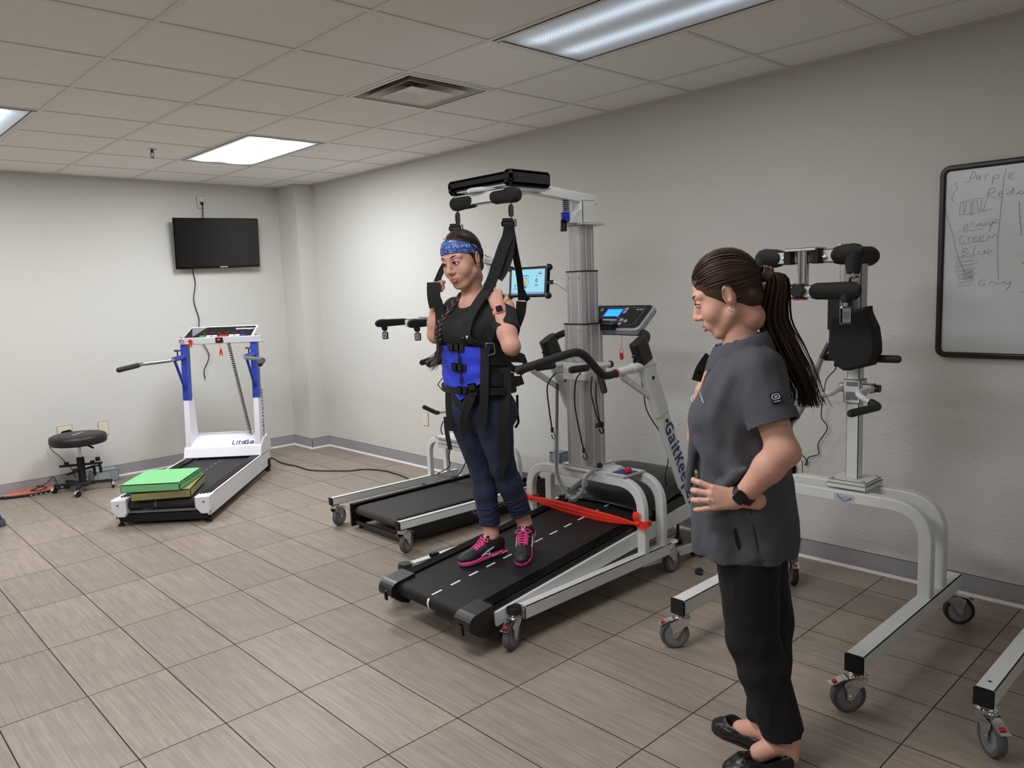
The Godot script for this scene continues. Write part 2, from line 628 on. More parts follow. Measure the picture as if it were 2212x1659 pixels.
func build_room() -> void:
	var X0 := -7.6
	var Z1 := 11.2
	# floor
	var sub := MB.new()
	sub.box(Vector3(X0 / 2, -0.055, Z1 / 2), Vector3(-X0 + 0.4, 0.10, Z1 + 0.4))
	var floor_node := struct("floor", sub, M.grout, "grey wood-grain tile floor with thin dark joints", "floor")
	var proto := []
	for k in 8:
		var b := MB.new()
		var w := T / 2 - 0.0018
		var l := T - 0.0018
		b.box(Vector3(0, -0.004, 0), Vector3(w, 0.008, l), 0.0012)
		for q in b.v.size():
			b.uv[q] = Vector2((b.v[q].x / w + 0.5) * 0.47 + 0.13 * k, (b.v[q].z / l + 0.5) * 0.62 + 0.29 * k)
		proto.append(b.mesh())
	var r := RandomNumberGenerator.new()
	r.seed = 77
	var rest := MB.new()
	for i in range(-14, 11):
		for j in range(-5, 14):
			var x0 := FX + i * T / 2
			var z0 := FZ + j * T
			var x1 := x0 + T / 2
			var z1 := z0 + T
			if x1 > 0.02 or x1 < X0: continue
			if z1 < 0.0 or z0 > Z1: continue
			var c := Vector3((x0 + x1) / 2, 0, (z0 + z1) / 2)
			var ds := Vector3(1, 1, 1)
			if z0 < 0: ds.z = z1 / T; c.z = z1 / 2
			var k := r.randi() % 8
			var mi := r.randi() % 3
			if x1 > -4.6 and z0 < 7.6:
				var o := put("floor_tile", proto[k], M["floor_tile_%d" % mi], floor_node)
				o.position = c
				o.scale = ds
			else:
				rest.xf = Transform3D(Basis.from_scale(ds), c)
				rest.box(Vector3(0, -0.004, 0), Vector3(T / 2 - 0.0018, 0.008, T - 0.0018))
	# strip of cut tiles along the right wall
	for j in range(-5, 14):
		var z0 := maxf(FZ + j * T, 0.0)
		var z1 := FZ + (j + 1) * T
		if z1 < 0.05: continue
		var x0 := FX + 10 * T / 2
		var o := put("floor_tile", proto[(j + 9) % 8], M["floor_tile_%d" % ((j + 9) % 3)], floor_node)
		o.position = Vector3((x0 + 0.0) / 2, 0, (z0 + z1) / 2)
		o.scale = Vector3(-x0 / (T / 2), 1, (z1 - z0) / T)
	var ro := put("outer_tiles", rest, M.floor_tile_0, floor_node)
	ro.set_meta("kind", "stuff")
	# walls
	var w := MB.new()
	w.box(Vector3(0.1, 1.4, Z1 / 2), Vector3(0.2, 2.9, Z1 + 0.4))
	struct("wall_right", w, M.wall_paint, "long pale grey textured wall behind the lifts, with the whiteboard", "wall")
	w = MB.new()
	w.box(Vector3(X0 / 2, 1.4, -0.11), Vector3(-X0 + 0.2, 2.9, 0.2))
	struct("wall_far", w, M.wall_paint, "pale grey wall that carries the television", "wall")
	w = MB.new()
	w.box(Vector3(X0 - 0.1, 1.4, Z1 / 2), Vector3(0.2, 2.9, Z1 + 0.4))
	struct("wall_left", w, M.wall_paint, "pale grey wall at the open side of the room", "wall")
	w = MB.new()
	w.box(Vector3(X0 / 2, 1.4, Z1 + 0.1), Vector3(-X0 + 0.2, 2.9, 0.2))
	struct("wall_back", w, M.wall_paint, "pale grey wall behind the viewer", "wall")
	w = MB.new()
	w.box(Vector3(-0.10, 1.4, 0.17), Vector3(0.20, 2.9, 0.40))
	struct("wall_corner", w, M.wall_paint, "boxed-in pale grey column in the room corner", "column")
	# vinyl cove base with a pale toe
	var runs := [["baseboard_far", Vector3(X0, 0, -0.01), Vector3(-0.2, 0, -0.01)], ["baseboard_column_side", Vector3(-0.2, 0, -0.01), Vector3(-0.2, 0, 0.37)], ["baseboard_column_front", Vector3(-0.2, 0, 0.37), Vector3(0, 0, 0.37)], ["baseboard_right", Vector3(0, 0, 0.37), Vector3(0, 0, Z1)]]
	for q in runs:
		var d: Vector3 = (q[2] - q[1]).normalized()
		var inn := Vector3(-d.z, 0, d.x)         # points into the room
		var len_: float = q[1].distance_to(q[2])
		var ext := 0.004
		var f := Transform3D(Basis(d, Vector3.UP, inn * 1.0), (q[1] + q[2]) / 2)
		var b := MB.new()
		b.xf = f
		b.box(Vector3(0, 0.055, 0.002), Vector3(len_ + ext, 0.10, 0.006), 0.002)
		var o := struct(q[0], b, M.base_vinyl, "grey vinyl cove base along the foot of the wall", "baseboard")
		var t := MB.new()
		t.xf = f
		t.prism(PackedVector2Array([Vector2(0, 0), Vector2(0.016, 0), Vector2(0.007, 0.014), Vector2(0, 0.014)]), len_ + ext + 0.012, Transform3D(Basis(Vector3(0, 0, 1), Vector3(0, 1, 0), Vector3(-1, 0, 0)), Vector3(0, 0.0, 0)))
		put("toe", t, M.base_toe, o)
	# ceiling
	var cs := MB.new()
	cs.box(Vector3(X0 / 2, CEIL + 0.22, Z1 / 2), Vector3(-X0 + 0.4, 0.1, Z1 + 0.4))
	var ceil_node := struct("ceiling", cs, M.ceiling_tile, "suspended ceiling of speckled square tiles in a white grid", "ceiling")
	var tm := MB.new()
	tm.box(Vector3(0, 0.012, 0), Vector3(T - 0.004, 0.016, T - 0.004), 0.002)
	var tmesh := tm.mesh()
	for i in range(-1, 12):
		for j in range(-1, 18):
			if taken(i, j): continue
			var xa := GX - i * T
			var xb := xa - T
			var za := GZ + j * T
			var zb := za + T
			if i == -1: xa = 0.0
			if j == -1: za = -0.01
			xb = maxf(xb, X0)
			zb = minf(zb, Z1)
			if xa - xb < 0.05 or zb - za < 0.05: continue
			var o := put("ceiling_tile", tmesh, M.ceiling_tile, ceil_node)
			o.position = Vector3((xa + xb) / 2, CEIL, (za + zb) / 2)
			o.scale = Vector3((xa - xb) / T, 1, (zb - za) / T)
	for i in range(0, 12):
		var x := GX - i * T
		var b := MB.new()
		b.box(Vector3(x, CEIL + 0.002, Z1 / 2), Vector3(0.024, 0.004, Z1))
		b.box(Vector3(x, CEIL + 0.02, Z1 / 2), Vector3(0.003, 0.03, Z1))
		put("grid_bar", b, M.grid_white, ceil_node)
	for j in range(0, 18):
		var z := GZ + j * T
		if z > Z1: continue
		var b := MB.new()
		for i in range(-1, 12):
			var xa := (GX - i * T - 0.012) if i >= 0 else 0.0
			var xb := maxf(GX - (i + 1) * T + 0.012, X0)
			if i >= 0 and taken(i, j) and taken(i, j - 1): continue
			b.box(Vector3((xa + xb) / 2, CEIL + 0.0022, z), Vector3(xa - xb, 0.004, 0.024))
		put("grid_bar", b, M.grid_white, ceil_node)
	var an := MB.new()
	an.box(Vector3(-0.011, CEIL + 0.001, Z1 / 2), Vector3(0.022, 0.003, Z1))
	an.box(Vector3(X0 / 2, CEIL + 0.001, 0.001), Vector3(-X0, 0.003, 0.022))
	put("edge_angle", an, M.grid_white, ceil_node)

# ---------------------------------------------------------------- wheeled lift frames
# swivel caster under p (floor level), wheel trailing towards angle a
func caster(o: Node3D, p: Vector3, a: float, top: float, brake := true, tyre: Material = null) -> void:
	if tyre == null: tyre = M.tyre_grey
	var x := Transform3D(Basis(Vector3.UP, a), p)
	var R := 0.0625
	var off := 0.036
	var f := MB.new()
	f.xf = x
	f.lathe([Vector2(0, 0.128), Vector2(0.027, 0.128), Vector2(0.032, 0.133), Vector2(0.032, 0.140), Vector2(0.026, 0.143), Vector2(0.029, 0.147), Vector2(0.025, 0.152), Vector2(0.012, 0.153), Vector2(0.012, top)], Vector3(), 20)
	var side := PackedVector2Array([Vector2(-0.028, 0.130), Vector2(0.030, 0.130), Vector2(0.058, 0.118), Vector2(0.060, 0.105), Vector2(0.050, 0.088), Vector2(0.048, 0.058), Vector2(0.036, 0.048), Vector2(0.024, 0.058), Vector2(0.004, 0.092), Vector2(-0.024, 0.112)])
	for s: int in [-1, 1]:
		f.prism(side, 0.003, Transform3D(Basis(Vector3(0, 0, 1), Vector3(0, 1, 0), Vector3(-1, 0, 0)), Vector3(s * 0.022, 0, 0)))
	f.box(Vector3(0, 0.131, 0.010), Vector3(0.047, 0.005, 0.066), 0.002)
	f.tube([Vector3(-0.027, R, off), Vector3(0.027, R, off)], 0.007, 10)
	var fork := put("caster", f, M.chrome, o)
	var t := MB.new()
	t.xf = x * Transform3D(Basis(Vector3(0, 0, 1), -PI / 2), Vector3(0, R, off))
	t.lathe([Vector2(0.048, -0.014), Vector2(0.058, -0.0155), Vector2(0.0625, -0.010), Vector2(0.0625, 0.010), Vector2(0.058, 0.0155), Vector2(0.048, 0.014)], Vector3(), 32)
	put("tyre", t, tyre, fork)
	var h := MB.new()
	h.xf = t.xf
	h.lathe([Vector2(0, -0.013), Vector2(0.043, -0.013), Vector2(0.0445, -0.010), Vector2(0.0465, -0.010), Vector2(0.0485, -0.014), Vector2(0.0485, 0.014), Vector2(0.0465, 0.010), Vector2(0.0445, 0.010), Vector2(0.043, 0.013), Vector2(0, 0.013)], Vector3(), 28, Basis(), false)
	put("wheel", h, M.wheel_grey, fork)
	if brake:
		var b := MB.new()
		b.xf = x
		b.strap([Vector3(0, 0.131, 0.03), Vector3(0, 0.126, 0.062), Vector3(0, 0.112, 0.092), Vector3(0, 0.109, 0.108)], 0.034, 0.004, Vector3(1, 0, 0))
		var bp := put("brake_pedal", b, M.chrome, fork)
		var q := MB.new()
		q.xf = x
		q.strap([Vector3(0, 0.1225, 0.080), Vector3(0, 0.1165, 0.094)], 0.018, 0.002, Vector3(1, 0, 0))
		put("brake_mark", q, M.red_plastic, fork)

func end_cap(o: Node3D, c: Vector3, w: float, h: float) -> void:
	var b := MB.new()
	b.box(c, Vector3(0.008, h, w), 0.0015)
	put("end_cap", b, M.black_matte, o)

# legs along x at zl and zr (inner frame of o), arches across them
func lift_base(o: Node3D, x0: float, x1: float, zl: float, zr: float, lw: float, lh: float, top: float, ax: Array, aw: float, ah: float, atop: float, rad: float, m: Material) -> void:
	for z in [zl, zr]:
		var b := MB.new()
		b.box(Vector3((x0 + x1) / 2, top - lh / 2, z), Vector3(x1 - x0, lh, lw), 0.004)
		put("leg", b, m, o)
	for x in ax:
		var p := fillet([Vector3(x, top - 0.002, zl), Vector3(x, atop - ah / 2, zl), Vector3(x, atop - ah / 2, zr), Vector3(x, top - 0.002, zr)], rad, 10)
		var b := MB.new()
		b.sweep(p, rrect(aw, ah, 0.006, 2), Vector3(1, 0, 0))
		put("arch", b, m, o)

func seat_buckle(o: Node3D, p: Vector3, b: Basis, nm := "buckle", long := 0.055) -> MeshInstance3D:   # metal push-button buckle hanging down from p
	var m := MB.new()
	m.xf = Transform3D(b, p)
	m.tube([Vector3(0, 0.004, 0), Vector3(0, -0.016, 0)], 0.007, 8)
	m.box(Vector3(0, -0.012 - long / 2, 0), Vector3(0.042, long, 0.016), 0.005)
	m.box(Vector3(0, -0.012 - long / 2, 0.0095), Vector3(0.034, long * 0.8, 0.004), 0.0018)
	m.box(Vector3(0, -0.012 - long / 2, -0.0095), Vector3(0.034, long * 0.8, 0.004), 0.0018)
	var q := put(nm, m, M.chrome, o)
	var r := MB.new()
	r.xf = m.xf
	r.box(Vector3(0, -0.012 - long * 0.5, 0.012), Vector3(0.020, long * 0.42, 0.003), 0.001)
	put("release_button", r, M.steel, q)
	return q

func octagon(w: float, d: float, c: float) -> PackedVector2Array:
	return PackedVector2Array([Vector2(-w + c, -d), Vector2(w - c, -d), Vector2(w, -d + c), Vector2(w, d - c), Vector2(w - c, d), Vector2(-w + c, d), Vector2(-w, d - c), Vector2(-w, -d + c)])

func coil(a: Vector3, b: Vector3, turns: int, r: float, wire: float, sag := Vector3.ZERO) -> MB:
	var pts := []
	var n := turns * 8
	var d := (b - a).normalized()
	var s := d.cross(Vector3(0.3, 0.1, 1)).normalized()
	var w := d.cross(s)
	for k in n + 1:
		var t := float(k) / n
		var c := a.lerp(b, t) + sag * 4.0 * t * (1 - t)
		var an := TAU * turns * t
		pts.append(c + (s * cos(an) + w * sin(an)) * r)
	var m := MB.new()
	m.tube(pts, wire, 5)
	return m

func patient_lift() -> void:
	var O := Vector3(-1.2, 0, 4.68)
	var o := thing("patient_lift", "tall lift with silver telescoping column, straddling the treadmill in front of the walker", "lift", O)
	var L := func(x: float, y: float, z: float) -> Vector3: return Vector3(x, y, z) - O
	var zl := 4.275 - O.z
	var zr := 5.088 - O.z
	lift_base(o, -1.80 - O.x, -0.665 - O.x, zl, zr, 0.05, 0.062, 0.172, [-0.911 - O.x, -0.752 - O.x], 0.04, 0.05, 0.553, 0.15, M.powder_white)
	for z in [zl, zr]:
		caster(o, Vector3(-1.842 - O.x, 0, z), -PI / 2 + (0.35 if z > 0 else -0.2), 0.165)
		caster(o, Vector3(-0.70 - O.x, 0, z), 0.0 + (PI / 2 if z > 0 else 0.3), 0.112, false)
		var sleeve := MB.new()
		sleeve.lathe([Vector2(0, 0.150), Vector2(0.034, 0.150), Vector2(0.036, 0.155), Vector2(0.036, 0.172), Vector2(0.032, 0.180), Vector2(0, 0.181)], Vector3(-1.842 - O.x, 0, z), 20)
		put("leg_tip", sleeve, M.black_plastic, o)
		var tg := MB.new()
		tg.box(Vector3(-1.812 - O.x, 0.160, z), Vector3(0.05, 0.02, 0.04), 0.003)
		put("leg_bracket", tg, M.powder_white, o)
		var rp := MB.new()
		rp.lathe([Vector2(0, 0.166), Vector2(0.036, 0.166), Vector2(0.036, 0.173), Vector2(0.034, 0.175), Vector2(0, 0.175)], Vector3(-0.665 - O.x, 0, z), 20)
		put("leg_end", rp, M.powder_white, o)
	# cross plate, column foot, control panel on the arches
	var b := MB.new()
	b.box(L.call(-0.84, 0.566, 4.66), Vector3(0.225, 0.026, 0.21), 0.003)
	put("column_base_plate", b, M.powder_white, o)
	b = MB.new()
	b.box(L.call(-0.83, 0.535, 4.63), Vector3(0.12, 0.045, 0.40), 0.003)
	put("battery_tray", b, M.powder_grey, o)
	var cx := -0.862
	var cz := 4.672
	var secs := [[0.575, 1.10, 0.081, M.alu], [1.10, 1.352, 0.081, M.alu], [1.352, 1.632, 0.066, M.alu], [1.632, 1.875, 0.052, M.alu]]
	for q in secs:
		var c := MB.new()
		var w: float = q[2]
		var prof := octagon(w, w, w * 0.22)
		c.sweep([L.call(cx, q[0], cz), L.call(cx, q[1], cz)], prof, Vector3(1, 0, 0))
		var colm := put("column_section", c, q[3], o)
		var gv := MB.new()
		for g in [-0.36, 0.40]:                     # pale grooves down the faces
			gv.box(L.call(cx - w - 0.0004, (q[0] + q[1]) / 2, cz + g * w * 1.1), Vector3(0.001, q[1] - q[0] - 0.004, 0.003))
			gv.box(L.call(cx + g * w * 1.1, (q[0] + q[1]) / 2, cz + w + 0.0004), Vector3(0.003, q[1] - q[0] - 0.004, 0.001))
		put("groove", gv, M.gloss_white, colm)
	for q in [[1.352, 0.083], [1.632, 0.068]]:
		var c := MB.new()
		c.sweep([L.call(cx, q[0] - 0.001, cz), L.call(cx, q[0] + 0.006, cz)], octagon(q[1], q[1], q[1] * 0.2), Vector3(1, 0, 0))
		put("column_collar", c, M.black_matte, o)
		var d := MB.new()
		for k in [-0.55, 0.45]:
			d.box(L.call(cx - q[1] - 0.0003, q[0] - 0.03, cz + k * q[1]), Vector3(0.003, 0.013, 0.006), 0.001)
			d.box(L.call(cx + k * q[1], q[0] - 0.03, cz + q[1] + 0.0003), Vector3(0.006, 0.013, 0.003), 0.001)
		put("guide_clip", d, M.gloss_white, o)
	# head plate, neck, boom
	b = MB.new()
	b.box(L.call(cx + 0.02, 1.881, cz), Vector3(0.17, 0.012, 0.16), 0.002)
	put("head_plate", b, M.powder_white, o)
	b = MB.new()
	b.box(L.call(-0.845, 1.945, 4.68), Vector3(0.10, 0.125, 0.075), 0.003)
	b.prism(PackedVector2Array([Vector2(-0.085, 0), Vector2(0, 0), Vector2(0, 0.075), Vector2(-0.03, 0.065)]), 0.06, Transform3D(Basis(), L.call(-0.895, 1.886, 4.68)))
	put("neck", b, M.powder_white, o)
	b = MB.new()
	b.sweep([L.call(-0.755, 2.012, 4.68), L.call(-1.30, 2.052, 4.68)], rrect(0.05, 0.05, 0.004, 2), Vector3(0, 0, 1))
	put("boom", b, M.powder_white, o)
	b = MB.new()
	b.tube([L.call(-0.753, 2.012, 4.68), L.call(-0.742, 2.011, 4.68)], 0.012, 10)
	put("boom_bolt", b, M.chrome, o)
	b = MB.new()
	b.lathe([Vector2(0, 0), Vector2(0.018, 0), Vector2(0.018, 0.05), Vector2(0.014, 0.058), Vector2(0, 0.058)], L.call(-0.985, 1.845, 4.66), 16)
	put("knob", b, M.black_plastic, o)
	b = MB.new()
	b.lathe([Vector2(0, 0), Vector2(0.024, 0), Vector2(0.024, 0.038), Vector2(0, 0.038)], L.call(-0.99, 1.903, 4.68), 18)
	put("cylinder_cap", b, mat("clear_blue", Color(0.10, 0.20, 0.75), 0.25), o)
	b = MB.new()
	b.lathe([Vector2(0, 0), Vector2(0.021, 0), Vector2(0.021, 0.07), Vector2(0, 0.07)], L.call(-0.985, 1.941, 4.68), 18)
	var cyl := put("cylinder", b, mat("label_grey", Color(0.66, 0.70, 0.72), 0.35), o)
	b = MB.new()
	for k in 6:
		for j in 5:
			var a := PI + 0.3 + j * 0.28
			b.box(L.call(-0.985 + 0.0212 * cos(a), 1.951 + k * 0.0095, 4.68 - 0.0212 * sin(a)), Vector3(0.004 + 0.002 * ((k + j) % 2), 0.0045, 0.004))
	put("small_print", b, M.ink, cyl)
	# overhead yoke: flat plate with padded rim
	b = MB.new()
	var poly := PackedVector2Array()
	poly.append(L2(-1.56, 4.47, O)); poly.append(L2(-1.56, 4.875, O)); poly.append(L2(-1.30, 4.855, O))
	for k in 9:
		var a := PI / 2 - PI * k / 8
		poly.append(L2(-1.30 + 0.10 * cos(a), 4.68 + 0.175 * sin(a) * 1.0, O))
	poly.append(L2(-1.36, 4.49, O))
	b.prism(poly, 0.042, Transform3D(Basis(Vector3(1, 0, 0), Vector3(0, 0, 1), Vector3(0, -1, 0)), Vector3(0, 2.050, 0)), 0.004)
	put("yoke_plate", b, M.powder_white, o)
	b = MB.new()
	b.box(L.call(-1.565, 2.062, 4.67), Vector3(0.04, 0.05, 0.46), 0.014)
	put("yoke_pad", b, M.foam_black, o)
	b = MB.new()
	b.box(L.call(-1.445, 2.058, 4.865), Vector3(0.275, 0.075, 0.06), 0.016)
	put("yoke_pad", b, M.foam_black, o)
	b = MB.new()
	b.box(L.call(-1.50, 2.050, 4.465), Vector3(0.17, 0.062, 0.05), 0.016)
	put("yoke_pad", b, M.foam_black, o)
	b = MB.new()
	b.lathe([Vector2(0, 0), Vector2(0.085, 0), Vector2(0.088, 0.004), Vector2(0.088, 0.016), Vector2(0.083, 0.02), Vector2(0, 0.02)], L.call(-1.53, 2.012, 4.665), 32)
	put("swivel_disc", b, M.powder_white, o)
	# spreader bar with padded ends
	b = MB.new()
	b.box(L.call(-1.555, 1.987, 4.67), Vector3(0.05, 0.055, 0.36), 0.004)
	put("spreader_bar", b, M.powder_white, o)
	for s: int in [-1, 1]:
		b = MB.new()
		b.tube([L.call(-1.555, 1.982, 4.683 + s * 0.085), L.call(-1.555, 1.982, 4.683 + s * 0.15), L.call(-1.555, 1.979, 4.683 + s * 0.205)], [0.034, 0.035, 0.036], 16, true)
		put("spreader_pad", b, M.foam_black, o)
		var turn := Basis(Vector3.UP, -2.35)
		seat_buckle(o, L.call(-1.555, 1.95, 4.683 + s * 0.2 - (0.02 if s > 0 else 0.0)), turn, "buckle", 0.058)
	# handles on the column
	b = MB.new()
	b.sweep([L.call(cx, 1.055, cz), L.call(cx, 1.145, cz)], octagon(0.088, 0.088, 0.012), Vector3(1, 0, 0))
	put("handle_bracket", b, M.powder_white, o)
	for s: int in [-1, 1]:
		b = MB.new()
		b.tube([L.call(-0.80, 1.13, 4.672 + s * 0.122), L.call(-1.0, 1.13, 4.672 + s * 0.122)], 0.016, 12)
		b.box(L.call(-0.86, 1.122, 4.672 + s * 0.095), Vector3(0.07, 0.05, 0.05), 0.004)
		put("handle_tube", b, M.powder_white, o)
		b = MB.new()
		b.tube([L.call(-0.985, 1.13, 4.672 + s * 0.122), L.call(-1.10, 1.13, 4.672 + s * 0.122)], 0.019, 14, true)
		put("grip", b, M.rubber_grip, o)
		b = MB.new()
		b.lathe([Vector2(0, 0), Vector2(0.02, 0), Vector2(0.02, 0.018), Vector2(0, 0.02)], L.call(-0.80, 1.13, 4.672 + s * 0.122), 8, Basis(Vector3(0, 0, 1), -PI / 2), false)
		put("clamp_knob", b, M.board_navy, o)
	b = MB.new()
	b.tube([L.call(-1.0, 1.10, 4.898), L.call(-1.0, 1.08, 4.902), L.call(-1.0, 1.02, 4.922)], 0.018, 14, true)
	put("grip", b, M.rubber_grip, o)
	b = MB.new()
	b.tube(arc(L.call(-0.95, 1.152, 4.69), Vector3(0, 0.013, 0), Vector3(0, 0, 0.013), 0, TAU * 0.96, 14), 0.0022, 6)
	put("pull_ring", b, M.chrome, o)
	# operator panel
	b = MB.new()
	b.prism(PackedVector2Array([L2(-0.93, 4.80, O), L2(-0.93, 4.89, O), L2(-0.73, 4.82, O), L2(-0.73, 4.73, O)]), 0.004, Transform3D(Basis(Vector3(1, 0, 0), Vector3(0, 0, 1), Vector3(0, -1, 0)), Vector3(0, 0.557, 0)))
	put("warning_card", b, M.gloss_white, o)
	b = MB.new()
	b.box(L.call(-0.84, 0.557, 4.925), Vector3(0.19, 0.010, 0.125), 0.002)
	var pan := put("control_panel", b, M.powder_white, o)
	b = MB.new()
	b.box(L.call(-0.845, 0.5625, 4.925), Vector3(0.10, 0.002, 0.10), 0.0005)
	put("panel_label", b, M.blue_text, pan)
	b = MB.new()
	b.lathe([Vector2(0, 0), Vector2(0.019, 0), Vector2(0.02, 0.004), Vector2(0.02, 0.020), Vector2(0.017, 0.024), Vector2(0, 0.025)], L.call(-0.845, 0.563, 4.945), 20)
	put("stop_button", b, M.red_plastic, pan)
	b = MB.new()
	b.box(L.call(-0.85, 0.583, 4.45), Vector3(0.08, 0.06, 0.085), 0.004)
	put("charger_box", b, mat("charger_blue", Color(0.52, 0.57, 0.64), 0.5), o)
	b = MB.new()
	b.lathe([Vector2(0, 0), Vector2(0.015, 0), Vector2(0.017, 0.012), Vector2(0.013, 0.024), Vector2(0, 0.028)], L.call(-0.905, 0.58, 4.80), 16)
	put("plug_knob", b, M.black_plastic, o)
	# coiled lead in a clear sleeve, hanging in a bight in front of the arch
	put("coil_lead", coil(L.call(-0.965, 1.03, 4.56), L.call(-0.99, 0.62, 4.56), 44, 0.0085, 0.0024), M.cord_black, o)
	var bight := bez([L.call(-0.99, 0.62, 4.56), L.call(-1.0, 0.52, 4.575), L.call(-1.0, 0.43, 4.635), L.call(-0.995, 0.405, 4.68), L.call(-0.985, 0.45, 4.74), L.call(-0.975, 0.535, 4.765), L.call(-0.95, 0.575, 4.80)], 8)
	b = MB.new()
	b.tube(bight, 0.009, 8)
	put("coil_lead", b, M.print_grey, o)
	var slv := [L.call(-0.985, 0.78, 4.56)]
	slv.append_array(bight)
	b = MB.new()
	var rr := []
	for k in slv.size(): rr.append(0.016 + 0.006 * sin(k * 1.7) + 0.004 * sin(k * 4.1))
	b.tube(slv, rr, 9)
	put("clear_sleeve", b, M.clear_sleeve, o)
	# elastic cords with hooks
	var cords := [
		[[-0.97, 1.10, 4.74], [-0.985, 1.05, 4.715], [-0.985, 0.92, 4.705], [-0.98, 0.76, 4.735], [-0.98, 0.68, 4.755]],
		[[-0.95, 1.08, 4.80], [-0.96, 1.0, 4.80], [-0.96, 0.90, 4.825], [-0.955, 0.83, 4.85]],
		[[-0.94, 1.05, 4.82], [-0.95, 0.96, 4.825], [-0.955, 0.87, 4.845], [-0.955, 0.83, 4.855]],
		[[-0.96, 1.09, 4.55], [-1.0, 1.02, 4.52], [-1.0, 0.90, 4.525], [-0.995, 0.77, 4.54]],
	]
	for q in cords:
		var p := []
		for e in q: p.append(L.call(e[0], e[1], e[2]))
		b = MB.new()
		b.tube(bez(p, 6), 0.0042, 7)
		var c := put("elastic_cord", b, M.cord_black, o)
		var e: Vector3 = p[p.size() - 1]
		b = MB.new()
		b.tube([e + Vector3(0, 0.016, 0), e + Vector3(0, -0.012, 0)], 0.008, 8)
		b.tube(arc(e + Vector3(0, -0.03, 0.008), Vector3(0, 0.018, -0.004), Vector3(0, 0, 0.013), 0.3, 5.0, 10), 0.003, 6)
		put("hook", b, M.cord_black, c)
	b = MB.new()
	for k in 4: b.tube(arc(L.call(-0.957, 0.835 - 0.006 * k, 4.85), Vector3(0.017, 0, 0.004), Vector3(0, 0.004, 0.017), 0, TAU, 12), 0.005, 6)
	put("cord_bundle", b, M.cord_black, o)
	for q in [[-0.917, 0.98], [-0.917, 0.93]]: pass
	b = MB.new()
	b.box(L.call(-0.90, 1.06, 4.555), Vector3(0.05, 0.055, 0.05), 0.003)
	put("limit_switch", b, M.powder_grey, o)

func L2(x: float, z: float, O: Vector3) -> Vector2: return Vector2(x - O.x, z - O.z)

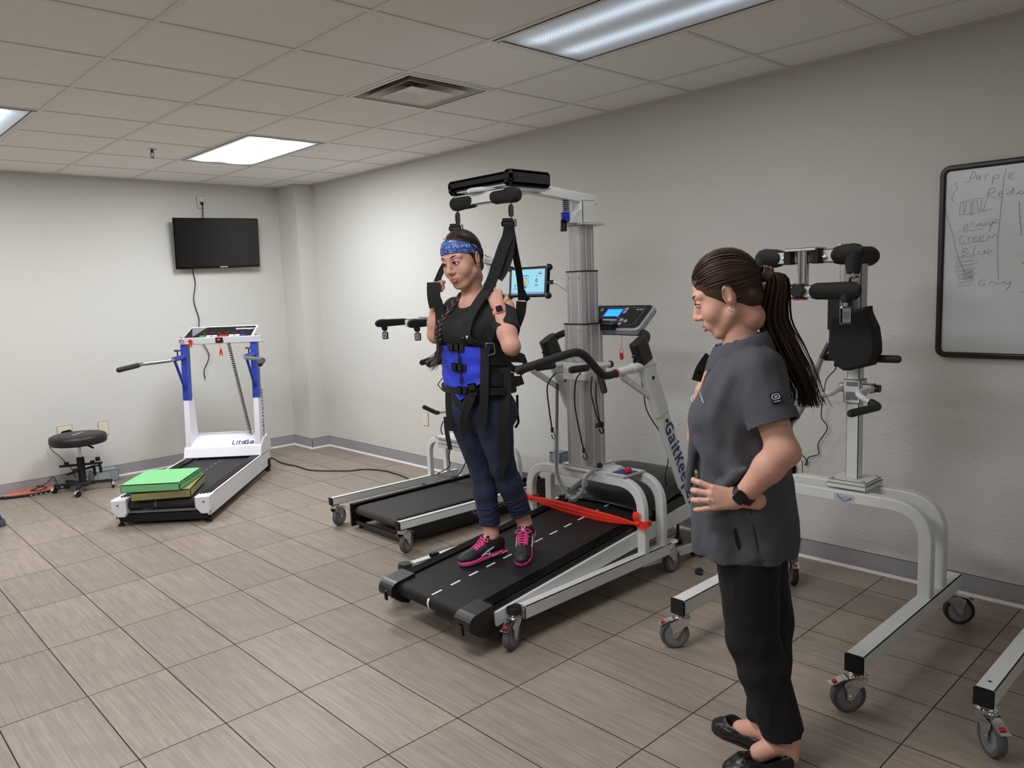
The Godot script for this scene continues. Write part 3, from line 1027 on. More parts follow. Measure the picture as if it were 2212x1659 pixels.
func tablet() -> void:
	var O := Vector3(-0.95, 1.508, 4.34)
	var o := thing("tablet", "tablet in a black bumper case glowing pale blue, on an arm beside the lift column", "tablet", O)
	var tilt := Basis(Vector3(0, 0, 1), -0.10)
	var b := MB.new()
	b.xf.basis = tilt
	b.box(Vector3(0.006, 0.082, 0), Vector3(0.022, 0.170, 0.315), 0.007)
	var case_ := put("case", b, M.black_plastic, o)
	for sy in [0, 1]:
		for s: int in [-1, 1]:
			b = MB.new()
			b.xf.basis = tilt
			b.lathe([Vector2(0, 0), Vector2(0.015, 0.0), Vector2(0.018, 0.006), Vector2(0.018, 0.022), Vector2(0.012, 0.028), Vector2(0, 0.028)], Vector3(0.02, 0.004 + 0.156 * sy, s * 0.152), 14, Basis(Vector3(0, 0, 1), PI / 2))
			put("corner_bumper", b, M.black_plastic, o)
	var im := Image.create(300, 156, false, Image.FORMAT_RGB8)
	im.fill(Color(0.60, 0.85, 0.93))
	for y in 156:
		for x in 300:
			var c := Color(0.62, 0.86, 0.93)
			var dx := (x - 128.0) / 30.0
			var dy := (y - 82.0) / 32.0
			var r := sqrt(dx * dx + dy * dy)
			if r > 0.86 and r < 1.0: c = Color(0.38, 0.50, 0.85)
			var ex := (x - 128.0) / 13.0
			var ey := (y - 84.0) / 26.0
			if ex * ex * (1.0 + 0.25 * ey) + ey * ey < 1.0: c = Color(0.80, 0.70, 0.42)
			if y > 104 and y < 122 and absf(x - 128) < 15 - (y - 104) * 0.5: c = Color(0.36, 0.47, 0.82)
			if y > 38 and y < 44 and absf(x - 128) < 24: c = Color(0.42, 0.52, 0.86)
			if y > 38 and y < 54 and (absf(x - 100) < 1.6 or absf(x - 156) < 1.6): c = Color(0.3, 0.36, 0.6)
			if y > 34 and y < 37 and absf(x - 128) < 28: c = Color(0.3, 0.36, 0.6)
			if y > 24 and y < 32 and x > 240 and x < 276: c = Color(0.50, 0.32, 0.52)
			if y > 143: c = Color(0.50, 0.62, 0.82)
			if (x - 37) * (x - 37) + (y - 98) * (y - 98) < 42: c = Color(0.30, 0.42, 0.75)
			im.set_pixel(x, y, c)
	var tx := ImageTexture.create_from_image(im)
	var sm := mat("tablet_glow", Color(0.02, 0.02, 0.02), 0.15)
	sm.emission_enabled = true
	sm.emission_texture = tx
	sm.emission_operator = BaseMaterial3D.EMISSION_OP_MULTIPLY
	sm.emission = Color(1, 1, 1)
	sm.emission_energy_multiplier = 1.0
	b = MB.new()
	b.xf.basis = tilt
	b.quad(Vector3(-0.0055, 0.014, -0.132), Vector3(-0.0055, 0.014, 0.132), Vector3(-0.0055, 0.152, 0.132), Vector3(-0.0055, 0.152, -0.132))
	put("screen", b, sm, o)
	var face := func(u: float, v: float) -> Transform3D:
		return Transform3D(tilt * Basis(Vector3(0, 0, 1), Vector3(0, 1, 0), Vector3(-1, 0, 0)), tilt * Vector3(-0.006, v, u))
	var dk := mat("screen_print", Color(0.30, 0.34, 0.52), 0.6)
	write("reading", "0", 0.030, mat("screen_print_red", Color(0.42, 0.26, 0.42), 0.6), o, face.call(0.070, 0.088), true)
	write("reading", "right", 0.014, dk, o, face.call(0.070, 0.063))
	write("reading", "lb", 0.011, dk, o, face.call(0.070, 0.113))
	write("reading", "6.0", 0.018, dk, o, face.call(-0.098, 0.046))
	write("reading", "9:08 AM", 0.006, dk, o, face.call(0.098, 0.137))
	var l := AreaLight3D.new()
	l.name = "screen_light"
	l.area_size = Vector2(0.264, 0.138)
	l.light_energy = 0.012
	l.light_color = Color(0.65, 0.87, 0.95)
	l.area_range = 8.0
	l.area_attenuation = 2.0
	l.shadow_enabled = true
	o.add_child(l)
	l.transform = Transform3D(tilt * Basis(Vector3(0, 0, -1), Vector3(0, 1, 0), Vector3(1, 0, 0)), tilt * Vector3(-0.0075, 0.083, 0))
	b = MB.new()
	b.box(Vector3(0.012, 0.075, 0.175), Vector3(0.022, 0.022, 0.05), 0.004)
	put("arm_joint", b, M.black_plastic, o)
	b = MB.new()
	b.tube(bez([Vector3(0.012, 0.075, 0.198), Vector3(0.016, 0.068, 0.222), Vector3(0.045, 0.03, 0.262), Vector3(0.07, 0.005, 0.285)], 5), 0.0115, 12)
	put("arm", b, M.powder_white, o)

func side_lift() -> void:     # smaller lift behind the walker
	var O := Vector3(-1.05, 0, 3.335)
	var o := thing("patient_lift", "smaller wheeled lift standing partly hidden behind the walker, its padded arms low", "lift", O, -0.03)
	var zl := -0.405
	var zr := 0.405
	lift_base(o, -0.435, 0.64, zl, zr, 0.042, 0.05, 0.205, [0.395, 0.545], 0.036, 0.04, 0.505, 0.12, M.powder_white)
	for z in [zl, zr]:
		end_cap(o, Vector3(-0.438, 0.18, z), 0.042, 0.05)
		caster(o, Vector3(-0.405, 0, z), PI * 0.98 - 1.05, 0.16)
		caster(o, Vector3(0.60, 0, z), -0.3, 0.16, false)
	var b := MB.new()
	b.box(Vector3(0.46, 0.455, 0), Vector3(0.13, 0.05, 0.60), 0.003)
	b.box(Vector3(0.46, 0.512, -0.05), Vector3(0.22, 0.012, 0.45), 0.003)
	put("column_base_plate", b, M.powder_white, o)
	b = MB.new()
	b.box(Vector3(0.49, 0.95, 0), Vector3(0.06, 0.88, 0.075), 0.004)
	put("column_section", b, M.powder_white, o)
	b = MB.new()
	b.box(Vector3(0.25, 1.36, 0), Vector3(0.54, 0.05, 0.05), 0.004)
	put("boom", b, M.powder_white, o)
	for z in [-0.19, 0.185]:
		b = MB.new()
		b.tube([Vector3(-0.09, 1.362, z), Vector3(0.30, 1.362, z)], 0.014, 10)
		put("arm", b, M.powder_grey, o)
		b = MB.new()
		b.tube([Vector3(-0.115, 1.360, z), Vector3(-0.09, 1.361, z), Vector3(-0.05, 1.361, z), Vector3(0.09, 1.361, z)], [0.024, 0.028, 0.025, 0.0225], 14, true)
		put("arm_pad", b, M.foam_black, o)
		b = MB.new()
		b.tube([Vector3(-0.075, 1.345, z), Vector3(-0.07, 1.325, z)], 0.020, 12, true)
		put("arm_pad", b, M.foam_black, o)
		seat_buckle(o, Vector3(-0.068, 1.315, z), Basis(Vector3.UP, -0.9), "buckle", 0.05)
	b = MB.new()
	b.box(Vector3(0.24, 1.36, 0), Vector3(0.05, 0.05, 0.42), 0.004)
	put("cross_bar", b, M.powder_white, o)
	b = MB.new()
	b.tube([Vector3(0.49, 1.14, -0.03), Vector3(0.30, 1.12, -0.03)], 0.013, 10)
	put("handle_tube", b, M.powder_white, o)
	b = MB.new()
	b.tube([Vector3(0.32, 1.121, -0.03), Vector3(0.105, 1.088, -0.03)], 0.0195, 14, true)
	put("grip", b, M.rubber_grip, o)
	b = MB.new()
	b.tube(bez([Vector3(0.49, 0.70, -0.24), Vector3(0.44, 0.689, -0.24), Vector3(0.36, 0.694, -0.24)], 5), 0.010, 10)
	put("handle_tube", b, M.powder_grey, o)
	b = MB.new()
	b.tube(bez([Vector3(0.365, 0.692, -0.24), Vector3(0.34, 0.700, -0.24), Vector3(0.25, 0.748, -0.24)], 5), 0.0155, 12, true)
	put("grip", b, M.rubber_grip, o)
	b = MB.new()
	b.tube(bez([Vector3(0.49, 0.70, -0.24), Vector3(0.50, 0.71, -0.1), Vector3(0.5, 0.71, 0)], 4), 0.010, 10)
	put("handle_tube", b, M.powder_grey, o)
	for q in [[[0.43, 0.62, -0.27], [0.41, 0.56, -0.275], [0.42, 0.52, -0.27]], [[0.44, 0.45, -0.2], [0.43, 0.36, -0.22], [0.45, 0.28, -0.25], [0.42, 0.215, -0.36]], [[0.52, 0.46, -0.13], [0.53, 0.36, -0.13], [0.50, 0.22, -0.2], [0.46, 0.14, -0.3]]]:
		var p := []
		for e in q: p.append(Vector3(e[0], e[1], e[2]))
		b = MB.new()
		b.tube(bez(p, 6), 0.004, 6)
		put("cable", b, M.cord_black, o)

func third_lift() -> void:     # lift on the right, beside the trainer
	var O := Vector3(-0.9, 0, 6.005)
	var o := thing("patient_lift", "white wheeled lift parked against the wall behind the trainer, black cover on its column", "lift", O)
	var L := func(x: float, y: float, z: float) -> Vector3: return Vector3(x, y, z) - O
	lift_frame(o, O)
	# column
	var b := MB.new()
	b.box(L.call(-0.62, 0.655, 6.045), Vector3(0.17, 0.014, 0.165), 0.002)
	b.box(L.call(-0.62, 0.638, 6.045), Vector3(0.19, 0.020, 0.175), 0.002)
	var bp := put("column_base_plate", b, M.powder_white, o)
	for sx in [-1, 1]:
		for sz in [-1, 1]:
			b = MB.new()
			b.lathe([Vector2(0, 0), Vector2(0.009, 0), Vector2(0.008, 0.005), Vector2(0, 0.008)], L.call(-0.62 + sx * 0.07, 0.662, 6.045 + sz * 0.068), 10)
			put("bolt", b, M.chrome, bp)
	b = MB.new()
	b.box(L.call(-0.622, 1.16, 6.042), Vector3(0.052, 1.0, 0.054), 0.003)
	put("column_section", b, M.powder_white, o)
	b = MB.new()
	b.box(L.call(-0.628, 1.42, 6.040), Vector3(0.068, 0.38, 0.072), 0.003)
	b.box(L.call(-0.628, 1.50, 6.00), Vector3(0.03, 0.24, 0.05), 0.002)
	put("column_section", b, M.powder_grey, o)
	# boom towards the room
	b = MB.new()
	b.sweep([L.call(-0.47, 1.640, 6.042), L.call(-1.0, 1.640, 6.010)], rrect(0.052, 0.052, 0.004, 2), Vector3(0, 0, 1))
	put("boom", b, M.powder_white, o)
	b = MB.new()
	b.tube([L.call(-0.64, 1.640, 6.041), L.call(-0.505, 1.640, 6.045)], 0.043, 18, true)
	put("boom_pad", b, M.foam_black, o)
	b = MB.new()
	b.lathe([Vector2(0.0, 0), Vector2(0.010, 0), Vector2(0.012, 0.012), Vector2(0.006, 0.026), Vector2(0, 0.03)], L.call(-0.465, 1.640, 6.045), 12, Basis(Vector3(0, 0, 1), -PI / 2))
	put("boom_pin", b, M.chrome, o)
	b = MB.new()
	b.tube(fillet([L.call(-0.77, 1.672, 6.03), L.call(-0.77, 1.69, 6.03), L.call(-0.69, 1.69, 6.03), L.call(-0.69, 1.672, 6.03)], 0.008, 3), 0.005, 8)
	put("lift_loop", b, M.powder_white, o)
	# upper spreader
	var xs := -1.0
	b = MB.new()
	b.box(L.call(xs, 1.640, 6.0), Vector3(0.05, 0.050, 0.40), 0.003)
	put("spreader_bar", b, M.powder_white, o)
	b = MB.new()
	b.box(L.call(xs - 0.02, 1.668, 6.0), Vector3(0.10, 0.012, 0.13), 0.002)
	put("spreader_plate", b, M.powder_white, o)
	for s: int in [-1, 1]:
		b = MB.new()
		b.box(L.call(xs - 0.035, 1.640, 6.0 + s * 0.058), Vector3(0.05, 0.058, 0.030), 0.002)
		put("clamp_block", b, M.black_matte, o)
		b = MB.new()
		b.tube([L.call(xs - 0.035, 1.636, 6.0 + s * 0.075), L.call(xs - 0.035, 1.636, 6.0 + s * 0.083)], 0.009, 10, true)
		put("bolt", b, M.chrome, o)
		b = MB.new()
		b.tube([L.call(xs, 1.640, 6.0 + s * 0.13), L.call(xs, 1.641, 6.0 + s * 0.185)], [0.037, 0.042], 16, true)
		b.tube([L.call(xs - 0.005, 1.64, 6.0 + s * 0.19), L.call(xs - 0.02, 1.60, 6.0 + s * 0.192), L.call(xs - 0.025, 1.567, 6.0 + s * 0.193)], [0.036, 0.030, 0.024], 14, false)
		put("spreader_pad", b, M.foam_black, o)
		seat_buckle(o, L.call(xs - 0.025, 1.567, 6.0 + s * 0.193), Basis(Vector3.UP, -0.75) * Basis(Vector3(0, 0, 1), 0.15 * s), "buckle", 0.068)
	# hanging tube and lower spreader
	for s: int in [-1, 1]:
		b = MB.new()
		b.tube([L.call(xs - 0.04, 1.668, 6.0 + s * 0.011), L.call(xs - 0.04, 1.50, 6.0 + s * 0.011)], 0.0135, 14)
		put("hanger_tube", b, M.chrome, o)
	b = MB.new()
	b.box(L.call(xs - 0.04, 1.502, 6.0), Vector3(0.042, 0.048, 0.30), 0.003)
	put("spreader_bar", b, M.powder_white, o)
	b = MB.new()
	var star := PackedVector2Array()
	for k in 36:
		var a := TAU * k / 36
		star.append(Vector2(cos(a), sin(a)) * (0.028 + 0.0035 * cos(6 * a)))
	b.prism(star, 0.022, Transform3D(Basis(Vector3.UP, -PI / 2), L.call(xs - 0.073, 1.508, 5.995)), 0.003)
	put("star_knob", b, M.black_plastic, o)
	b = MB.new()
	b.box(L.call(xs - 0.05, 1.474, 5.995), Vector3(0.03, 0.010, 0.05), 0.002)
	put("latch", b, M.red_plastic, o)
	for s: int in [-1, 1]:
		b = MB.new()
		var zz: float = 6.0 + s * 0.058
		b.tube([L.call(xs - 0.04, 1.502, zz), L.call(xs - 0.04, 1.502, 6.0 + s * 0.14), L.call(xs - 0.04, 1.500, 6.0 + s * 0.195)], [0.033, 0.034, 0.037], 16, true)
		b.tube([L.call(xs - 0.045, 1.50, 6.0 + s * 0.18), L.call(xs - 0.055, 1.475, 6.0 + s * 0.180)], [0.03, 0.022], 12, true)
		put("spreader_pad", b, M.foam_black, o)
		seat_buckle(o, L.call(xs - 0.055, 1.455, 6.0 + s * 0.180), Basis(Vector3.UP, -0.85), "buckle", 0.07)
	# battery box, cloth cover, rail
	b = MB.new()
	b.box(L.call(-0.70, 1.405, 6.002), Vector3(0.055, 0.155, 0.085), 0.004)
	var bt := put("battery_box", b, M.black_plastic, o)
	b = MB.new()
	b.box(L.call(-0.7285, 1.425, 6.025), Vector3(0.001, 0.08, 0.022))
	put("battery_label", b, M.print_grey, bt)
	var cover := PackedVector2Array([Vector2(-0.092, 0.075), Vector2(0.062, 0.118), Vector2(0.064, 0.096), Vector2(0.074, 0.072), Vector2(0.094, 0.03), Vector2(0.104, -0.035), Vector2(0.105, -0.075), Vector2(0.082, -0.128), Vector2(0.0, -0.152), Vector2(-0.030, -0.154), Vector2(-0.056, -0.138), Vector2(-0.098, -0.078), Vector2(-0.094, 0.0)])
	b = MB.new()
	b.prism(cover, 0.085, Transform3D(Basis(Vector3(0, 0, 1), Vector3(0, 1, 0), Vector3(-1, 0, 0)), L.call(-0.74, 1.312, 6.082)), 0.012)
	put("cloth_cover", b, M.foam_black, o)
	b = MB.new()
	b.tube([L.call(-0.72, 1.208, 5.95), L.call(-0.70, 1.208, 6.245)], 0.0165, 12, true)
	put("cross_rail", b, M.rubber_grip, o)
	b = MB.new()
	for k in 3: b.tube(arc(L.call(-0.76, 1.205, 6.015 + 0.008 * k), Vector3(0.010, 0.005, 0), Vector3(0, 0.012, 0.004), 0, TAU, 12), 0.0025, 6)
	put("pull_ring", b, M.chrome, o)
	# handles
	b = MB.new()
	b.box(L.call(-0.625, 1.055, 6.042), Vector3(0.075, 0.105, 0.075), 0.003)
	put("handle_bracket", b, M.powder_white, o)
	b = MB.new()
	b.box(L.call(-0.664, 1.035, 6.045), Vector3(0.002, 0.035, 0.05))
	b.box(L.call(-0.664, 1.088, 6.045), Vector3(0.002, 0.018, 0.05))
	put("bracket_label", b, M.print_grey, o)
	b = MB.new()
	b.tube(fillet([L.call(-0.60, 1.068, 6.118), L.call(-0.80, 1.068, 6.117), L.call(-0.80, 1.030, 6.19)], 0.04, 5), 0.0125, 12)
	b.box(L.call(-0.62, 1.068, 6.10), Vector3(0.05, 0.04, 0.045), 0.003)
	put("handle_tube", b, M.powder_white, o)
	b = MB.new()
	b.tube(fillet([L.call(-0.80, 1.034, 6.183), L.call(-0.80, 1.020, 6.212), L.call(-1.0, 1.018, 6.185)], 0.03, 5), 0.0165, 14, true)
	put("grip", b, M.rubber_grip, o)
	b = MB.new()
	b.lathe([Vector2(0, 0), Vector2(0.018, 0), Vector2(0.016, 0.014), Vector2(0.018, 0.02), Vector2(0, 0.022)], L.call(-0.615, 1.068, 6.125), 8, Basis(Vector3(1, 0, 0), PI / 2), false)
	put("clamp_knob", b, M.black_plastic, o)
	b = MB.new()
	b.tube(fillet([L.call(-0.63, 1.068, 5.99), L.call(-0.80, 1.055, 6.005), L.call(-0.80, 1.03, 5.78)], 0.05, 5), 0.0125, 12)
	b.box(L.call(-0.62, 1.068, 5.995), Vector3(0.05, 0.04, 0.035), 0.003)
	put("handle_tube", b, M.powder_white, o)
	b = MB.new()
	b.tube(fillet([L.call(-0.80, 1.03, 5.80), L.call(-0.80, 1.028, 5.77), L.call(-1.0, 1.02, 5.80)], 0.03, 5), 0.0165, 14, true)
	put("grip", b, M.rubber_grip, o)
	# name sticker on the front arch
	b = MB.new()
	b.box(L.call(-0.7255, 0.588, 6.045), Vector3(0.0012, 0.036, 0.092))
	var stk := put("name_sticker", b, mat("sticker_silver", Color(0.72, 0.74, 0.76), 0.4), o)
	var face := Basis(Vector3(0, 0, 1), Vector3(0, 1, 0), Vector3(-1, 0, 0))
	write("lettering", "LiteGait", 0.019, mat("sticker_blue", Color(0.36, 0.62, 0.80), 0.5), stk, Transform3D(face, L.call(-0.7265, 0.590, 6.045)), false, true)
	b = MB.new()
	b.strap(bez([L.call(-0.7268, 0.604, 6.012), L.call(-0.7268, 0.580, 6.035), L.call(-0.7268, 0.576, 6.050), L.call(-0.7268, 0.594, 6.078)], 6), 0.003, 0.0006, Vector3(0, 0, 1))
	put("swoosh", b, mat("sticker_purple", Color(0.42, 0.16, 0.58), 0.5), stk)
	# coiled hose and lead
	b = MB.new()
	var hose := bez([L.call(-0.74, 1.27, 5.975), L.call(-0.76, 1.18, 5.94), L.call(-0.76, 1.05, 5.90), L.call(-0.76, 0.94, 5.84), L.call(-0.74, 0.86, 5.76), L.call(-0.70, 0.80, 5.70)], 26)
	var rr := []
	for k in hose.size(): rr.append(0.0135 if k % 2 == 0 else 0.0105)
	b.tube(hose, rr, 8)
	put("coil_lead", b, mat("coil_grey", Color(0.20, 0.20, 0.21), 0.45), o)
	b = MB.new()
	var slv := []
	var sr := []
	for k in range(20, hose.size(), 6):
		slv.append(hose[k]); sr.append(0.018 + 0.004 * sin(k * 0.9))
	b.tube(slv, sr, 9)
	put("clear_sleeve", b, M.clear_sleeve, o)

# base frame with legs, arches and casters shared by the two big lifts on the right
func lift_frame(o: Node3D, O: Vector3) -> void:
	var zl := 5.635 - O.z
	var zr := 6.378 - O.z
	lift_base(o, -1.40 - O.x, -0.34 - O.x, zl, zr, 0.066, 0.066, 0.223, [-0.70 - O.x, -0.545 - O.x], 0.052, 0.052, 0.62, 0.15, M.powder_white)
	for z in [zl, zr]:
		end_cap(o, Vector3(-1.403 - O.x, 0.19, z), 0.066, 0.066)
		caster(o, Vector3(-1.366 - O.x, 0, z), -2.30, 0.16)
		caster(o, Vector3(-0.385 - O.x, 0, z), 0.55 if z > 0 else -0.9, 0.16, true, M.tyre_dark)

func fourth_lift() -> void:
	var O := Vector3(-0.87, 0, 7.135)
	var o := thing("patient_lift", "white lift cut off by the right edge, one leg and caster in view", "lift", O)
	var zl := 6.772 - O.z
	var zr := 7.515 - O.z
	lift_base(o, -1.352 - O.x, -0.34 - O.x, zl, zr, 0.060, 0.060, 0.223, [-0.70 - O.x, -0.545 - O.x], 0.052, 0.052, 0.62, 0.15, M.powder_white)
	for z in [zl, zr]:
		end_cap(o, Vector3(-1.355 - O.x, 0.193, z), 0.060, 0.060)
		caster(o, Vector3(-1.315 - O.x, 0, z), -0.78 if z < 0 else 0.4, 0.165)
		caster(o, Vector3(-0.385 - O.x, 0, z), 0.4, 0.165, true)
	var h := MB.new()
	h.lathe([Vector2(0, 0.2225), Vector2(0.006, 0.2225), Vector2(0.006, 0.2235), Vector2(0, 0.2235)], Vector3(-1.29 - O.x, 0, zl), 12)
	put("bolt_hole", h, M.black_matte, o)
	var b := MB.new()
	b.box(Vector3(-0.62 - O.x, 0.64, 0), Vector3(0.19, 0.034, 0.175), 0.002)
	put("column_base_plate", b, M.powder_white, o)
	b = MB.new()
	b.box(Vector3(-0.62 - O.x, 1.14, 0), Vector3(0.052, 0.98, 0.054), 0.003)
	put("column_section", b, M.powder_white, o)
	b = MB.new()
	b.box(Vector3(-0.80 - O.x, 1.63, 0), Vector3(0.50, 0.05, 0.05), 0.003)
	put("boom", b, M.powder_white, o)

# ---------------------------------------------------------------- treadmills
func ribs(b: MB, x0: float, x1: float, y: float, z0: float, z1: float, n: int) -> void:
	var st := (z1 - z0) / n
	for k in n:
		b.box(Vector3((x0 + x1) / 2, y, z0 + (k + 0.5) * st), Vector3(x1 - x0, 0.010, st * 0.55), 0.002)

func main_treadmill() -> void:
	# frame: local x along the belt (towards the wall), inclined
	var zc := 4.735
	var O := Vector3(-2.0, 0.0, zc)
	var o := thing("treadmill", "long black treadmill with white dashes along its belt, the walker standing on it", "treadmill", O)
	var inc := Basis(Vector3(0, 0, 1), 0.1096)
	var T0 := Transform3D(inc, Vector3(0, 0.193, 0))         # local: y = 0 on the belt surface, x = 0 at the tail
	var hw := 0.255
	var b := MB.new()
	b.xf = T0
	var pts := []
	pts.append_array(arc(Vector3(-0.015, -0.035, 0), Vector3(0, 0.035, 0), Vector3(-0.035, 0, 0), 0, PI, 10))
	pts.append(Vector3(1.55, -0.07, 0))
	pts.append(Vector3(1.55, 0.0, 0))
	var loop := pts.duplicate()
	b.sweep(loop, PackedVector2Array([Vector2(-hw, 0), Vector2(hw, 0), Vector2(hw, 0.003), Vector2(-hw, 0.003)]), Vector3(0, 0, -1), false, true)
	put("belt", b, M.belt_black, o)
	for k in 12:                                             # white centre dashes
		b = MB.new()
		b.xf = T0
		b.box(Vector3(0.008 + k * 0.112, 0.0005, 0.0), Vector3(0.056, 0.0012, 0.010))
		put("belt_mark", b, M.dash_white, o)
	b = MB.new()
	b.xf = T0
	b.strap(arc(Vector3(-0.015, -0.035, 0), Vector3(0, 0.036, 0), Vector3(-0.036, 0, 0), 0.75, 2.35, 8), 0.011, 0.0014, Vector3(0, 0, 1))
	put("belt_mark", b, M.dash_white, o)
	for s: int in [-1, 1]:
		b = MB.new()
		b.xf = T0
		b.box(Vector3(0.66, -0.008, s * (hw + 0.027)), Vector3(1.36, 0.022, 0.066), 0.003)
		b.box(Vector3(0.66, -0.045, s * (hw + 0.052)), Vector3(1.36, 0.055, 0.012), 0.002)
		ribs(b, -0.02, 1.34, 0.006, s * (hw + 0.027) - 0.031, s * (hw + 0.027) + 0.031, 5)
		put("side_rail", b, M.black_plastic, o)
		b = MB.new()
		b.xf = T0
		b.prism(PackedVector2Array([Vector2(0.045, -0.02), Vector2(1.60, -0.02), Vector2(1.60, -0.11), Vector2(0.065, -0.085), Vector2(0.05, -0.07), Vector2(0.043, -0.04)]), 0.016, Transform3D(Basis(), Vector3(0, -0.008, s * (hw + 0.068))), 0.002)
		put("side_frame", b, M.powder_white, o)
		# tail cap wraps over the end of each rail
		b = MB.new()
		b.xf = T0
		var cp := PackedVector2Array([Vector2(0.055, 0.015), Vector2(-0.045, 0.012)])
		for k in 7:
			var a := PI / 2 + PI * 0.62 * k / 6
			cp.append(Vector2(-0.045 + 0.046 * cos(a), -0.034 + 0.046 * sin(a)))
		cp.append(Vector2(-0.040, -0.095))
		cp.append(Vector2(0.0, -0.115))
		cp.append(Vector2(0.05, -0.085))
		b.prism(cp, 0.105, Transform3D(Basis(), Vector3(0, 0, s * (hw + 0.028))), 0.006)
		var cap_ := put("tail_cap", b, M.black_plastic, o)
		b = MB.new()
		b.xf = T0
		b.box(Vector3(-0.089, -0.05, s * (hw + 0.028)), Vector3(0.01, 0.055, 0.022), 0.004)
		put("cap_slot", b, M.black_gloss, cap_)
		b = MB.new()
		b.xf = T0
		b.box(Vector3(0.02, -0.055, s * (hw - 0.018)), Vector3(0.012, 0.05, 0.016), 0.002)
		b.box(Vector3(0.002, -0.078, s * (hw - 0.018)), Vector3(0.045, 0.008, 0.016), 0.002)
		put("roller_bracket", b, M.powder_white, o)
	b = MB.new()
	b.xf = T0
	b.tube([Vector3(-0.015, -0.035, -hw - 0.03), Vector3(-0.015, -0.035, hw + 0.03)], 0.033, 16)
	put("tail_roller", b, M.black_plastic, o)
	b = MB.new()
	b.xf = T0
	b.box(Vector3(0.015, -0.086, 0), Vector3(0.02, 0.016, 2 * hw - 0.02), 0.003)
	put("cross_member", b, M.powder_white, o)
	for s: int in [-1, 1]:                                       # feet under the tail
		b = MB.new()
		b.tube([Vector3(0.19, 0.135, s * 0.25), Vector3(0.19, 0.015, s * 0.25)], 0.009, 10)
		b.lathe([Vector2(0, 0), Vector2(0.024, 0), Vector2(0.024, 0.01), Vector2(0.012, 0.016), Vector2(0, 0.016)], Vector3(0.19, 0, s * 0.25), 16)
		b.box(Vector3(0.19, 0.12, s * 0.26), Vector3(0.06, 0.03, 0.06), 0.004)
		put("foot", b, M.black_plastic, o)
	b = MB.new()
	b.tube([Vector3(0.12, 0.11, -0.345), Vector3(0.12, 0.215, -0.345)], 0.004, 6)
	b.box(Vector3(0.26, 0.225, -0.34), Vector3(0.05, 0.02, 0.03), 0.004)
	put("side_clip", b, M.black_matte, o)
	# motor hood
	b = MB.new()
	b.xf = T0
	var prof := [Vector2(1.225, 0.012), Vector2(1.235, 0.022), Vector2(1.30, 0.062), Vector2(1.36, 0.095), Vector2(1.43, 0.115), Vector2(1.55, 0.122), Vector2(1.66, 0.112), Vector2(1.74, 0.085), Vector2(1.78, 0.03), Vector2(1.79, -0.06)]
	var nz := 16
	var grid := []
	for k in nz + 1:
		var u := lerpf(-1, 1, float(k) / nz)
		var row := []
		var e := 1.0 - pow(absf(u), 6.0) * 0.55
		var push := 0.055 * (1 - u * u)                       # front lip bows
		for i in prof.size():
			var p: Vector2 = prof[i]
			var f := 1.0 - float(i) / (prof.size() - 1)
			row.append(Vector3(p.x + (push - 0.03) * f * (1.0 if i < 4 else 0.5), maxf(p.y, 0.0) * e + minf(p.y, 0.0), u * 0.325))
		grid.append(row)
	skin(b, grid)
	put("motor_hood", b, mat("hood_grey", Color(0.15, 0.15, 0.155), 0.33), o)
	b = MB.new()
	b.xf = T0
	for s: int in [-1, 1]:
		b.box(Vector3(1.51, -0.012, s * 0.318), Vector3(0.56, 0.09, 0.018), 0.003)
	b.box(Vector3(1.79, -0.06, 0), Vector3(0.016, 0.17, 0.63), 0.003)
	put("hood_side", b, M.black_plastic, o)
	b = MB.new()
	var lip := []
	for k in nz + 1: lip.append(T0 * Vector3(grid[k][0].x - 0.003, 0.010, grid[k][0].z))
	b.tube(lip, 0.008, 8)
	put("hood_lip", b, M.black_gloss, o)
	# elevation frame with wheels and levelling feet at the head
	for s: int in [-1, 1]:
		var bz: float = s * (hw + 0.068)
		b = MB.new()
		b.sweep([Vector3(1.12, 0.10, bz), Vector3(1.66, 0.055, bz)], rrect(0.02, 0.05, 0.003, 2), Vector3(0, 0, 1))
		put("elevation_arm", b, M.powder_white, o)
		b = MB.new()
		b.lathe([Vector2(0, -0.012), Vector2(0.03, -0.014), Vector2(0.037, -0.008), Vector2(0.037, 0.008), Vector2(0.03, 0.014), Vector2(0, 0.012)], Vector3(1.635, 0.037, bz + 0.03 * s * -1), 20, Basis(Vector3(1, 0, 0), PI / 2))
		put("wheel", b, M.black_plastic, o)
		b = MB.new()
		b.lathe([Vector2(0, -0.012), Vector2(0.03, -0.014), Vector2(0.037, -0.008), Vector2(0.037, 0.008), Vector2(0.03, 0.014), Vector2(0, 0.012)], Vector3(1.635, 0.037, bz + 0.028 * s), 20, Basis(Vector3(1, 0, 0), PI / 2))
		put("wheel", b, M.black_plastic, o)
		b = MB.new()
		b.tube([Vector3(1.52, 0.22, s * 0.27), Vector3(1.52, 0.12, s * 0.27)], 0.008, 10)
		b.lathe([Vector2(0, 0.09), Vector2(0.024, 0.09), Vector2(0.026, 0.1), Vector2(0.026, 0.12), Vector2(0.014, 0.13), Vector2(0.012, 0.15), Vector2(0, 0.15)], Vector3(1.52, 0, s * 0.27), 16)
		put("levelling_foot", b, M.black_plastic, o)
